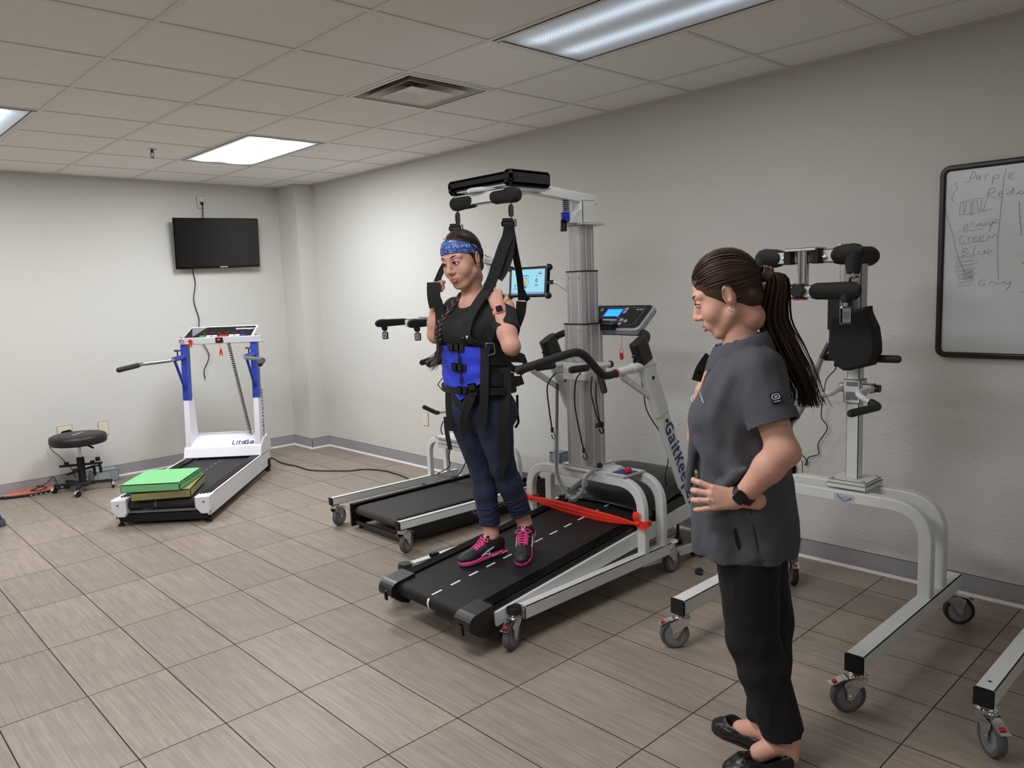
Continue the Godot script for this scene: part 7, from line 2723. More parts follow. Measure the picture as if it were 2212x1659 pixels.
	# trousers
	f = Field.new(Vector3(-2.06, 0.03, 5.98), Vector3(-1.62, 0.86, 6.46), 0.0085)
	f.egg(Vector3(-1.835, 0.80, 6.203), Vector3(0.142, 0.14, 0.152), 0.03)
	f.bone(Vector3(-1.888, 0.80, 6.232), lk, 0.108, 0.080, 0.02)
	f.bone(lk, lk.lerp(la, 0.3), 0.080, 0.078, 0.02)
	f.bone(lk.lerp(la, 0.3), lk.lerp(la, 1.05), 0.078, 0.066, 0.01, Vector3.ZERO, 1.0, lk.lerp(la, 0.93), (la - lk).normalized())
	f.bone(Vector3(-1.772, 0.80, 6.178), rk, 0.108, 0.078, 0.02)
	f.bone(rk, rk.lerp(ra, 0.3), 0.078, 0.074, 0.02)
	f.bone(rk.lerp(ra, 0.3), rk.lerp(ra, 1.05), 0.074, 0.064, 0.01, Vector3.ZERO, 1.0, rk.lerp(ra, 0.92), (ra - rk).normalized())
	f.noise(0.006, 11.0, 19, Vector3(1, 0.6, 1))
	b = MB.new()
	b.xf = B0
	f.to(b)
	put("trousers", b, M.trousers_black, o)
	# flat shoes
	flat_shoe(o, B0 * Transform3D(foot_basis(Vector3(0.02, 0, -1)), Vector3(-1.812, 0.0, 6.185)))
	flat_shoe(o, B0 * Transform3D(foot_basis(Vector3(-0.86, 0, -0.50)), Vector3(-1.925, 0.0, 6.300)))
	# watch, ring, bracelet
	var wd := (lwr - lel).normalized()
	var wc := lel.lerp(lwr, 0.90)
	var on := Vector3(-0.80, 0.35, 0.45)
	on = (on - wd * on.dot(wd)).normalized()
	var wl := wd.cross(on)
	b = MB.new()
	b.xf = B0
	b.sweep(arc(wc, on * 0.034, wl * 0.034, 0, TAU * 23 / 24, 23), PackedVector2Array([Vector2(-0.011, -0.0015), Vector2(0.011, -0.0015), Vector2(0.011, 0.0015), Vector2(-0.011, 0.0015)]), wd, false, true)
	var wt := put("watch", b, M.black_plastic, o)
	b = MB.new()
	b.xf = B0 * Transform3D(Basis(wl, wd, on), wc + on * 0.037)
	b.prism(rrect(0.036, 0.040, 0.010, 4), 0.010, Transform3D(), 0.003)
	put("watch_case", b, M.black_gloss, wt)
	b = MB.new()
	b.xf = B0
	var rp := Vector3(-2.068, 0.903, 6.215)
	b.tube(arc(lwr + Vector3(-0.62, 0.08, -0.76).normalized() * 0.095 + Vector3(-0.004, -0.011, 0.004), Vector3(0, 0.0105, 0.002), Vector3(-0.008, 0, 0.0085), 0, TAU, 14), 0.0019, 6)
	put("ring", b, M.chrome, o)
	b = MB.new()
	b.xf = B0
	b.tube(arc(rwr + Vector3(-0.012, 0.092, 0.010), Vector3(0.008, 0, -0.008), Vector3(-0.004, 0.011, 0.003), 0, TAU, 14), 0.0017, 6)
	put("ring", b, M.chrome, o)
	b = MB.new()
	b.xf = B0
	var ad := (rwr - rel).normalized()
	var bcn := rel.lerp(rwr, 0.86)
	var f1 := ad.cross(Vector3(0, 0, 1)).normalized()
	b.tube(arc(bcn, f1 * 0.036 + ad * 0.006, ad.cross(f1) * 0.036 - ad * 0.006, 0, TAU * 23 / 24, 23), 0.0016, 6, false, true)
	put("bracelet", b, M.chrome, o)
	# hair
	var r := RandomNumberGenerator.new()
	r.seed = 9
	var base := Color(0.060, 0.031, 0.019)
	f = Field.new(Vector3(-0.10, -0.12, -0.13), Vector3(0.10, 0.15, 0.10), 0.005)
	f.egg(Vector3(0, 0.033, -0.016), Vector3(0.0795, 0.0985, 0.098), 0.0)
	f.egg(Vector3(0, -0.030, -0.062), Vector3(0.060, 0.040, 0.042), 0.02)
	f.cut(Vector3(0, 0.055, 0.068), Vector3(0, -0.35, 0.94).normalized())
	f.cut(Vector3(0, -0.052, -0.02), Vector3(0, -1, 0.35).normalized())
	b = MB.new()
	b.xf = H
	f.to(b, func(_p: Vector3) -> Color: return base * 0.8)
	var hair := put("hair", b, M.hair, o)
	var tie := Vector3(0.004, 0.018, -0.122)
	var st := []
	for k in 330:
		var a := r.randf_range(-2.55, 2.55)
		var el := 0.058 - 0.038 * absf(a) + r.randf_range(-0.01, 0.055)
		if absf(a) > 1.75: el = r.randf_range(-0.075, -0.01)
		st.append(Vector3(sin(a) * 0.080, el + 0.030, cos(a) * 0.082 - 0.004))
	b = MB.new()
	b.xf = H
	scalp_locks(b, st, tie, r, base, 0.55, 0.0036)
	for k in 30:                                          # loose fine hairs on top
		var a := r.randf_range(-1.2, 1.2)
		var d := Vector3(sin(a), 0.85, cos(a) * 0.8 - 0.2).normalized()
		var p0 := scalp(d, 0.002)
		b.tint = brown(r, base * 1.6, 0.4)
		lock(b, [p0, scalp((d + Vector3(0, 0.05, -0.18)).normalized(), 0.006), scalp((d + Vector3(0, 0.06, -0.40)).normalized(), 0.007)], 0.0009, 0.0004, 1.0)
	var hl := put("hair_locks", b, M.hair, hair)
	hl.set_meta("kind", "stuff")
	var tp := H * Vector3(0.004, 0.016, -0.128) + O
	b = MB.new()
	b.xf = B0
	b.tinted = true
	for k in 5:
		b.tint = base * (0.7 + 0.2 * k)
		b.tube(arc(tp + Vector3(0.004 * k - 0.008, -0.002 * k, 0.004 * k - 0.008), Vector3(0.3, 0.8, 0.2).normalized() * (0.020 + 0.002 * (k % 2)), Vector3(-0.6, 0.1, 0.7).normalized() * 0.020, 0, TAU * 15 / 16, 15), 0.0045, 6, false, true)
	put("hair_tie", b, M.hair, hair)
	var vs := Vector3(0.73, 0, 0.686)
	var tw := Vector3(-0.686, 0, 0.728)
	b = MB.new()
	b.xf = B0
	b.tinted = true
	for k in 330:
		var u := r.randfn(0.0, 0.42)
		var w := r.randfn(0.0, 0.42)
		u = clampf(u, -1.0, 1.0)
		w = clampf(w, -1.0, 1.0)
		var e := r.randf_range(0.80, 1.0)
		var wav := r.randf_range(-1, 1)
		var off := func(s: float) -> Vector3: return vs * u * s + tw * w * s * 0.75
		var pts := [tp + off.call(0.014), tp + Vector3(0.026, -0.022, 0.024) + off.call(0.030), Vector3(-1.775, 1.435, 6.262) + off.call(0.046) + vs * wav * 0.004, Vector3(-1.752, 1.350, 6.285) + off.call(0.056), Vector3(-1.722, 1.268, 6.312) + off.call(0.056) - vs * wav * 0.006, Vector3(-1.700, 1.205, 6.330) + off.call(0.050)]
		pts.append(pts[5] + (Vector3(0.008, -0.062, 0.008) + off.call(0.012)) * (e * 1.25 - 0.35) + vs * wav * 0.008)
		b.tint = brown(r, base, 0.6)
		lock(b, bez(pts, 4), 0.0044, 0.0010, 0.55)
	for k in 8:
		b.tint = base * 1.3
		var q := Vector3(-1.735, 1.31, 6.32) + Vector3(r.randf_range(-0.02, 0.02), r.randf_range(-0.08, 0.08), 0)
		lock(b, bez([q, q + vs * 0.03 + Vector3(0, -0.05, 0), q + vs * r.randf_range(0.03, 0.075) + Vector3(0, r.randf_range(-0.12, -0.05), 0)], 4), 0.0009, 0.0003, 1.0)
	var pt := put("ponytail", b, M.hair, hair)
	pt.set_meta("kind", "stuff")

func foot_basis(d: Vector3) -> Basis:
	d = d.normalized()
	return Basis(Vector3.UP.cross(d), Vector3.UP, d)

func flat_shoe(o: Node3D, x: Transform3D) -> void:       # ballet flat, heel at -z
	var f := Field.new(Vector3(-0.06, -0.005, -0.125), Vector3(0.06, 0.10, 0.135), 0.0045)
	f.bone(Vector3(0, 0.030, -0.085), Vector3(0, 0.030, 0.05), 0.036, 0.042, 0.02)
	f.egg(Vector3(0, 0.024, 0.075), Vector3(0.044, 0.026, 0.050), 0.02)
	f.egg(Vector3(0, 0.04, -0.090), Vector3(0.034, 0.035, 0.032), 0.015)
	f.egg(Vector3(0, 0.072, -0.015), Vector3(0.037, 0.052, 0.085), 0.006, Basis(), true)
	f.cut(Vector3(0, 0.008, 0), Vector3(0, -1, 0))
	f.noise(0.0035, 38.0, 4, Vector3(1, 1, 0.4))
	var b := MB.new()
	b.xf = x
	f.to(b)
	var sh := put("shoe", b, M.leather_black, o)
	var outl := PackedVector2Array()
	for q in [[-0.118, 0.0], [-0.108, 0.024], [-0.08, 0.034], [0.0, 0.037], [0.06, 0.042], [0.10, 0.034], [0.122, 0.016], [0.127, 0.0], [0.122, -0.016], [0.10, -0.034], [0.06, -0.042], [0.0, -0.037], [-0.08, -0.034], [-0.108, -0.024]]: outl.append(Vector2(q[1], -q[0]))
	b = MB.new()
	b.xf = x
	b.prism(outl, 0.008, Transform3D(Basis(Vector3(1, 0, 0), Vector3(0, 0, -1), Vector3(0, 1, 0)), Vector3(0, 0.0045, 0)), 0.001)
	put("sole", b, M.black_matte, sh)

# ---------------------------------------------------------------- smaller things
func outlet(label: String, at: Vector3, turn: float, w: float, h: float, grp := "ivory wall outlets") -> Node3D:
	var o := thing("wall_outlet", label, "wall outlet", at, turn, grp)
	var b := MB.new()
	b.box(Vector3(0, 0, 0.003), Vector3(w, h, 0.006), 0.002)
	put("cover_plate", b, M.ivory, o)
	if w < h:
		for s: int in [-1, 1]:
			b = MB.new()
			b.box(Vector3(0, s * 0.02, 0.0065), Vector3(0.032, 0.027, 0.002), 0.0008)
			for q: int in [-1, 1]: b.box(Vector3(q * 0.006, s * 0.02 + 0.002, 0.0077), Vector3(0.002, 0.008, 0.0006))
			put("receptacle", b, M.ivory, o)
	else:
		b = MB.new()
		b.tube([Vector3(0, 0, 0.006), Vector3(0, 0, 0.0075)], 0.003, 8)
		put("screw", b, M.steel, o)
	return o

func cord(called: String, label: String, pts: Array, r: float, cat := "cord", m: Material = null) -> Node3D:
	var p := []
	var lo := Vector3(1e9, 1e9, 1e9)
	for e in pts: p.append(Vector3(e[0], e[1], e[2]))
	var O: Vector3 = p[0]
	var b := MB.new()
	b.xf.origin = -O
	b.tube(bez(p, 6), r, 7, true)
	var o := put(called, b, m if m else M.cord_black)
	o.position = O
	tag(o, label, cat)
	return o

func television() -> void:
	var o := thing("television", "flat black television mounted high on the far wall", "television", Vector3(-0.90, 2.092, 0.085))
	o.rotation = Vector3(0.12, -0.02, 0.022)
	var b := MB.new()
	b.box(Vector3(0, 0, 0.02), Vector3(0.815, 0.470, 0.028), 0.006)
	b.box(Vector3(0, -0.02, -0.01), Vector3(0.62, 0.32, 0.05), 0.02)
	put("case", b, M.black_gloss, o)
	b = MB.new()
	b.box(Vector3(0, 0.012, 0.0345), Vector3(0.785, 0.425, 0.002))
	put("screen", b, M.tv_screen, o)
	b = MB.new()
	b.box(Vector3(0, -0.224, 0.030), Vector3(0.80, 0.020, 0.018), 0.006)
	put("lower_bezel", b, M.black_gloss, o)
	write("logo", "SAMSUNG", 0.016, M.print_white, o, Transform3D(Basis(), Vector3(0.04, -0.2225, 0.0395)), true)
	b = MB.new()
	b.box(Vector3(0.30, -0.226, 0.0395), Vector3(0.008, 0.003, 0.001))
	put("standby_light", b, M.red_plastic, o)
	b = MB.new()
	b.box(Vector3(0, -0.03, -0.052), Vector3(0.22, 0.20, 0.05), 0.004)
	put("wall_mount", b, M.black_matte, o)
	outlet("outlet high on the far wall above the television, black plug in it", Vector3(-0.987, 2.481, -0.008), 0, 0.070, 0.115)
	var c := thing("plugged_lead", "short black power cord from the upper outlet down behind the television", "cord", Vector3(-0.984, 2.47, 0.0))
	b = MB.new()
	b.tube([Vector3(0, 0, 0.0), Vector3(0, 0, 0.018), Vector3(0, -0.018, 0.028)], [0.013, 0.014, 0.009], 10, true)
	put("plug", b, M.cord_black, c)
	b = MB.new()
	b.tube(bez([Vector3(0, -0.015, 0.027), Vector3(-0.004, -0.08, 0.03), Vector3(-0.010, -0.17, 0.035), Vector3(0.0, -0.24, 0.03)], 5), 0.005, 7)
	put("lead", b, M.cord_black, c)
	cord("signal_cord", "thin black cord hanging from the television to behind the white treadmill's console", [[-1.12, 1.90, 0.05], [-1.132, 1.86, 0.02], [-1.110, 1.72, 0.008], [-1.138, 1.556, 0.006], [-1.106, 1.388, 0.008], [-1.112, 1.30, 0.01], [-1.10, 1.16, 0.012], [-1.086, 1.135, 0.012], [-1.04, 1.015, 0.01], [-1.099, 0.883, 0.01], [-1.097, 0.80, 0.012]], 0.0045)

func stool() -> void:
	var o := thing("stool", "round black rolling stool by the far wall, foot rest on its post", "stool", Vector3(-2.325, 0, 0.33))
	var b := MB.new()
	b.lathe([Vector2(0, 0.405), Vector2(0.19, 0.405), Vector2(0.208, 0.410), Vector2(0.216, 0.425), Vector2(0.217, 0.460), Vector2(0.210, 0.478), Vector2(0.19, 0.487), Vector2(0.10, 0.492), Vector2(0, 0.493)], Vector3(), 40)
	var seat := put("seat", b, M.seat_vinyl, o)
	b = MB.new()
	for k in 4:
		var u := -0.06 + k * 0.036
		b.prism(PackedVector2Array([Vector2(u, -0.02), Vector2(u + 0.02, -0.02), Vector2(u + 0.035, 0.02), Vector2(u + 0.018, 0.02 - 0.01 * (k % 2))]), 0.0015, Transform3D(Basis(Vector3(0.75, 0, -0.66), Vector3(-0.66, 0, -0.75), Vector3(0, 1, 0)), Vector3(-0.01, 0.4935, 0.02)))
	put("seat_logo", b, mat("logo_blue", Color(0.62, 0.67, 0.76), 0.5), seat)
	b = MB.new()
	b.lathe([Vector2(0, 0.05), Vector2(0.030, 0.05), Vector2(0.030, 0.285), Vector2(0.026, 0.29), Vector2(0, 0.29)], Vector3(), 18)
	put("column", b, M.black_matte, o)
	b = MB.new()
	b.lathe([Vector2(0, 0.285), Vector2(0.014, 0.285), Vector2(0.014, 0.385), Vector2(0, 0.385)], Vector3(), 14)
	put("gas_lift", b, M.chrome, o)
	b = MB.new()
	b.lathe([Vector2(0, 0.375), Vector2(0.018, 0.375), Vector2(0.045, 0.405), Vector2(0, 0.406)], Vector3(), 14)
	b.box(Vector3(0.0, 0.400, 0.0), Vector3(0.16, 0.010, 0.16), 0.002)
	put("seat_plate", b, M.black_matte, o)
	b = MB.new()
	b.tube(bez([Vector3(0.02, 0.393, 0.02), Vector3(0.06, 0.382, 0.06), Vector3(0.085, 0.365, 0.08)], 4), [0.006, 0.006, 0.006, 0.007, 0.009, 0.012, 0.013, 0.012, 0.009], 8, true, false, 0.6)
	put("height_lever", b, M.black_plastic, o)
	for q in [[0.18, 0.60, 0.16], [0.226, -0.45, 0.20]]:
		b = MB.new()
		var d := Vector3(sin(q[1]), 0, cos(q[1]))
		var e := Vector3(d.z, 0, -d.x)
		b.tube([Vector3(0, q[0], 0) - e * 0.155, Vector3(0, q[0], 0) + e * 0.155], 0.010, 8, true)
		b.tube([Vector3(0, q[0] + 0.02, 0) + e * 0.13, Vector3(0, q[0] + 0.02, 0) + e * 0.13 + Vector3(0, 0.03, 0)], 0.019, 12)
		b.tube([Vector3(0, q[0] + 0.005, 0) - e * 0.10 + d * 0.03, Vector3(0, q[0] + 0.035, 0) - e * 0.10 + d * 0.03], 0.019, 12)
		b.tube([Vector3(0, q[0], 0), d * 0.06 + Vector3(0, q[0] + 0.01, 0) + e * 0.13], 0.008, 8)
		b.tube([Vector3(0, q[0] - 0.01, 0) + e * 0.14, Vector3(0, q[0] - 0.075, 0) + e * 0.145], 0.012, 8, true)
		put("foot_rest", b, M.black_matte, o)
	b = MB.new()
	b.lathe([Vector2(0, 0.062), Vector2(0.075, 0.066), Vector2(0.07, 0.075), Vector2(0.03, 0.085), Vector2(0, 0.085)], Vector3(), 20)
	put("hub", b, M.black_matte, o)
	var ang := [-1.05, 2.55, 1.15, 0.40 + PI * 0.0 - 0.80, 3.6]
	var tips := [[-2.418, 0.53], [-2.518, 0.228], [-2.121, 0.418], [-2.371, 0.206], [-2.252, 0.107]]
	for q in tips:
		var p := Vector3(q[0] + 2.325, 0, q[1] - 0.33)
		var dist := p.length()
		if dist < 0.19: p = p * (0.215 / dist)
		b = MB.new()
		b.sweep([Vector3(0, 0.072, 0), Vector3(p.x, 0.066, p.z)], rrect(0.026, 0.020, 0.004, 2), Vector3(-p.z, 0, p.x).normalized())
		var leg := put("base_leg", b, M.black_matte, o)
		b = MB.new()
		var side := Vector3(-p.z, 0, p.x).normalized().rotated(Vector3.UP, 0.9 * q[1] * 5.0)
		b.tube([p + Vector3(0, 0.06, 0), p + Vector3(0, 0.045, 0)], 0.008, 8)
		b.sweep(arc(p + Vector3(0, 0.026, 0), Vector3(0, 0.028, 0), side.cross(Vector3.UP) * 0.028, -1.5, 1.5, 8), rrect(0.026, 0.003, 0.001, 1), side)
		put("caster", b, M.chrome, leg)
		b = MB.new()
		b.tube([p + Vector3(0, 0.026, 0) - side * 0.009, p + Vector3(0, 0.026, 0) + side * 0.009], 0.026, 18)
		put("wheel", b, M.black_plastic, leg)

func foam_pads() -> void:
	var T0 := Transform3D(Basis(Vector3.UP, -0.7135), Vector3(-2.205, 0, 1.885))
	for q in [["tan firm foam pad on the white treadmill's belt, under the green pad", "foam_tan", Vector3(-0.02, 0.190, -0.17), 0.13, Vector3(0.40, 0.06, 0.47), 0.22], ["green foam pad stacked on the tan one on the white treadmill, frayed along one side", "foam_green", Vector3(-0.055, 0.251, -0.15), 0.02, Vector3(0.405, 0.058, 0.46), 0.11]]:
		var o := thing("foam_pad", q[0], "foam pad")
		o.transform = T0 * Transform3D(Basis(Vector3.UP, q[3]), q[2])
		var b := MB.new()
		b.box(Vector3(0, q[4].y / 2, 0), q[4], 0.006)
		put("slab", b, M[q[1]], o)
		if q[1] == "foam_green":
			b = MB.new()
			var r := RandomNumberGenerator.new()
			r.seed = 6
			for k in 26:
				var zz: float = -q[4].z / 2 + q[4].z * (k + 0.5) / 26
				b.box(Vector3(q[4].x / 2 + 0.001, 0.046 + r.randf_range(-0.006, 0.004), zz), Vector3(r.randf_range(0.004, 0.012), 0.012, 0.016), 0.003, Basis(Vector3(0, 0, 1), r.randf_range(-0.5, 0.5)))
			put("frayed_edge", b, M.foam_green, o)

func floor_things() -> void:
	var b := MB.new()
	# oval board
	var o := thing("balance_board", "flat orange teardrop board with a dark rim lying on the floor by the stool", "board", Vector3(-2.66, 0, 0.06))
	var out := PackedVector2Array()
	for k in 28:
		var a := TAU * k / 28
		out.append(Vector2(0.225 * cos(a), (0.105 + 0.035 * cos(a)) * sin(a)))
	var fl := Basis(Vector3(0.86, 0, -0.05).normalized(), Vector3(-0.05, 0, -0.86).normalized(), Vector3(0, 1, 0)).orthonormalized()
	b.prism(out, 0.022, Transform3D(fl, Vector3(0, 0.011, 0)), 0.006)
	put("rim", b, M.board_navy, o)
	var inn := PackedVector2Array()
	for q in out: inn.append(q * 0.90)
	b = MB.new()
	b.prism(inn, 0.004, Transform3D(fl, Vector3(0, 0.0235, 0)), 0.001)
	put("top_sheet", b, M.board_orange, o)
	b = MB.new()
	for k in 5: b.box(Vector3(-0.02 + 0.035 * k, 0.012, 0.121 + 0.004 * k), Vector3(0.016, 0.006, 0.002), 0.0005, Basis(Vector3.UP, 0.15))
	put("rim_print", b, M.print_white, o)
	o = thing("teal_paddle", "tip of a blue-green handle on the floor past the orange board, at the left edge", "paddle", Vector3(-2.93, 0, 0.01))
	b = MB.new()
	b.tube([Vector3(-0.14, 0.012, 0.0), Vector3(0.045, 0.012, 0.012)], 0.011, 10, true)
	put("grip", b, mat("teal", Color(0.18, 0.38, 0.45), 0.5), o)
	# power supply box
	o = thing("power_supply", "small pale grey metal box against the baseboard behind the stool", "box", Vector3(-2.085, 0, 0.060), -0.05)
	b = MB.new()
	b.box(Vector3(0, 0.05, 0), Vector3(0.20, 0.10, 0.16), 0.004)
	put("case", b, M.box_grey, o)
	b = MB.new()
	b.box(Vector3(-0.02, 0.05, 0.081), Vector3(0.10, 0.07, 0.002), 0.0005)
	put("end_panel", b, M.powder_grey, o)
	cord("floor_cord", "loose black cord looping over the orange board and under the stool", [[-2.09, 0.03, 0.17], [-2.18, 0.008, 0.10], [-2.26, 0.008, 0.16], [-2.34, 0.007, 0.05], [-2.44, 0.008, 0.10], [-2.47, 0.10, 0.02], [-2.52, 0.06, 0.02], [-2.60, 0.032, 0.02], [-2.66, 0.032, 0.09], [-2.60, 0.034, 0.14], [-2.54, 0.034, 0.07], [-2.60, 0.045, -0.01]], 0.004)
	cord("charger_cord", "thin cord dropping from the left low outlet behind the stool", [[-2.40, 0.44, 0.02], [-2.47, 0.36, 0.015], [-2.40, 0.26, 0.015], [-2.33, 0.15, 0.015], [-2.30, 0.06, 0.02]], 0.003)
	o = thing("power_adapter", "dark power adapter lying across the low outlet behind the stool", "adapter", Vector3(-2.335, 0.468, 0.0))
	b = MB.new()
	b.box(Vector3(0, 0, 0.017), Vector3(0.085, 0.032, 0.032), 0.01, Basis(Vector3(0, 0, 1), 0.12))
	put("case", b, M.board_navy, o)
	outlet("low outlet plate on the far wall behind the stool, adapter plugged in", Vector3(-2.34, 0.480, -0.008), 0, 0.115, 0.09)
	outlet("blank low wall plate on the far wall, right of the stool seat", Vector3(-2.035, 0.455, -0.008), 0, 0.08, 0.125)
	outlet("outlet on the long wall behind the smaller lift's low grip", Vector3(0.0, 0.445, 2.055), -PI / 2, 0.075, 0.118)
	outlet("outlet low on the long wall behind the trainer's back, black adapter in it", Vector3(0.0, 0.490, 5.465), -PI / 2, 0.075, 0.118)
	# extension cord across the corner floor
	cord("extension_cord", "long black cord snaking across the floor from the white treadmill to the smaller lift", [[-0.90, 0.09, 0.50], [-0.78, 0.02, 0.46], [-0.70, 0.006, 0.47], [-0.737, 0.006, 0.70], [-0.74, 0.006, 0.85], [-0.723, 0.006, 1.0], [-0.727, 0.006, 1.22], [-0.687, 0.006, 1.33], [-0.606, 0.006, 1.45], [-0.498, 0.006, 1.58], [-0.39, 0.006, 1.64], [-0.316, 0.006, 1.82], [-0.315, 0.006, 1.96], [-0.328, 0.006, 2.12], [-0.37, 0.006, 2.35], [-0.40, 0.006, 2.9]], 0.006)
	# black cap
	o = thing("plastic_cap", "small black plastic cap lying alone on the floor between the two white lifts", "cap", Vector3(-0.592, 0, 5.216), 0.6)
	b = MB.new()
	var cp := PackedVector2Array([Vector2(-0.04, -0.012), Vector2(-0.018, -0.018), Vector2(-0.015, -0.010), Vector2(0.015, -0.010), Vector2(0.018, -0.018), Vector2(0.04, -0.012)])
	for k in 9:
		var a := PI * k / 8
		cp.append(Vector2(0.04 * cos(a), 0.028 * sin(a) - 0.004))
	b.prism(cp, 0.018, Transform3D(Basis(Vector3(1, 0, 0), Vector3(0, 0, -1), Vector3(0, 1, 0)), Vector3(0, 0.009, 0)), 0.004)
	put("shell", b, M.black_plastic, o)
	b = MB.new()
	b.tube([Vector3(0, 0.018, -0.006), Vector3(0, 0.0185, -0.006)], 0.004, 10)
	put("screw_hole", b, M.black_gloss, o)
	# blue leg with grey tip at the left edge
	o = thing("table_leg", "blue metal leg with a grey rubber foot, cut off by the left edge", "furniture leg", Vector3(-3.055, 0, 0.985))
	b = MB.new()
	b.sweep([Vector3(0.015, 0.03, 0.0), Vector3(-0.20, 0.62, 0.0)], rrect(0.05, 0.05, 0.008, 3), Vector3(0, 0, 1))
	put("post", b, mat("leg_blue", Color(0.15, 0.26, 0.52), 0.4), o)
	b = MB.new()
	b.lathe([Vector2(0, 0), Vector2(0.036, 0), Vector2(0.040, 0.008), Vector2(0.034, 0.05), Vector2(0, 0.05)], Vector3(0.012, 0, 0), 18)
	put("rubber_foot", b, M.tyre_grey, o)
	# adapter and lead behind the trainer
	o = thing("power_adapter", "black power adapter plugged into the outlet behind the trainer, thin lead above it", "adapter", Vector3(0.0, 0.485, 5.452))
	b = MB.new()
	b.box(Vector3(-0.022, 0, 0), Vector3(0.032, 0.075, 0.042), 0.008)
	put("case", b, M.black_plastic, o)
	var lead := [[-0.022, 0.040, 0.0], [-0.022, 0.067, -0.001], [-0.022, 0.098, 0.030], [-0.022, 0.096, 0.062], [-0.022, 0.060, 0.088], [-0.022, 0.046, 0.074], [-0.022, 0.080, 0.088], [-0.022, 0.096, 0.100], [-0.022, 0.118, 0.150], [-0.022, 0.174, 0.147], [-0.03, 0.266, 0.2], [-0.05, 0.318, 0.18], [-0.06, 0.361, 0.18], [-0.10, 0.463, 0.21]]
	var pts := []
	for q in lead: pts.append(Vector3(q[0], q[1], q[2]))
	pts.append(Vector3(-0.40, 0.58, 0.36)); pts.append(Vector3(-0.62, 0.66, 0.50)); pts.append(Vector3(-0.72, 0.70, 0.545))
	b = MB.new()
	b.tube(bez(pts, 6), 0.003, 6)
	put("lead", b, M.cord_black, o)
	b = MB.new()
	b.tube([Vector3(-0.72, 0.69, 0.545), Vector3(-0.725, 0.735, 0.552)], 0.009, 8, true)
	put("lead_plug", b, M.cord_black, o)

func resistance_band() -> void:
	var O := Vector3(-0.955, 0.33, 4.69)
	var o := thing("resistance_band", "orange-red elastic band tied across the lift's arch in front of the walker's treadmill hood", "elastic band", O)
	var L := func(x: float, y: float, z: float) -> Vector3: return Vector3(x, y, z) - O
	for q in [[0.0, 0.010, 0.0], [0.012, 0.009, 0.4], [-0.011, 0.008, -0.5]]:
		var b := MB.new()
		var pts := bez([L.call(-0.955, 0.338, 4.305), L.call(-0.962, 0.336 + q[0], 4.42), L.call(-0.966, 0.332 + q[0] * 1.6, 4.60), L.call(-0.966, 0.328 + q[0] * 1.5, 4.78), L.call(-0.960, 0.330 + q[0], 4.95), L.call(-0.952, 0.333, 5.085)], 5)
		var rr := []
		for k in pts.size():
			var t := float(k) / (pts.size() - 1)
			rr.append(0.006 + q[1] * sin(PI * clampf(t * 1.05, 0.0, 1.0)))
		b.tube(pts, rr, 8, false, false, 0.45, Vector3(1, 0, 0))
		put("band_fold", b, M.band_red, o)
	var b2 := MB.new()
	for z in [4.275, 5.088]:
		for k in 3:
			var y := 0.330 + 0.008 * (k - 1)
			b2.tube(fillet([L.call(-0.938, y, z - 0.034), L.call(-0.938, y + 0.004, z + 0.034), L.call(-0.884, y, z + 0.034), L.call(-0.884, y - 0.003, z - 0.034), L.call(-0.938, y, z - 0.034)], 0.010, 3), 0.006, 6)
	put("band_loop", b2, M.band_red, o)
	for q in [[4.305, -1.0], [5.083, 1.0]]:
		b2 = MB.new()
		var k: Vector3 = L.call(-0.948, 0.334, q[0])
		b2.lathe(sphere_profile(0.017, 8), k, 12)
		put("knot", b2, M.band_red, o)
	b2 = MB.new()                                       # fanned loose end on the far side
	var g := []
	for i in 7:
		var row := []
		for j in 9:
			var t := j / 8.0
			var s := lerpf(-1, 1, i / 6.0)
			row.append(L.call(-0.955 - 0.01 * t + 0.006 * sin(i * 2.1), 0.334 + s * 0.058 * t + 0.015 * t, 4.300 - 0.115 * t + 0.008 * sin(i * 1.7) * t))
		g.append(row)
	skin(b2, g)
	var g2 := []
	for row in g:
		var r2 := []
		for p in row: r2.append(p + Vector3(0.003, 0, 0.001))
		g2.append(r2)
	skin_rev(b2, g2)
	put("loose_end", b2, M.band_red, o)
	b2 = MB.new()
	b2.strap(bez([L.call(-0.950, 0.335, 5.083), L.call(-0.958, 0.37, 5.078), L.call(-0.950, 0.395, 5.078)], 5), 0.036, 0.004, Vector3(0.1, 0, 1))
	b2.strap(bez([L.call(-0.950, 0.330, 5.09), L.call(-0.957, 0.325, 5.118), L.call(-0.935, 0.335, 5.14)], 4), 0.028, 0.004, Vector3(0.2, 1, 0))
	put("loose_end", b2, M.band_red, o)
	b2 = MB.new()
	b2.tube([L.call(-0.95, 0.40, 4.215), L.call(-0.945, 0.405, 4.235), L.call(-0.95, 0.395, 4.245)], 0.003, 6)
	put("clip", b2, M.cord_black, o)

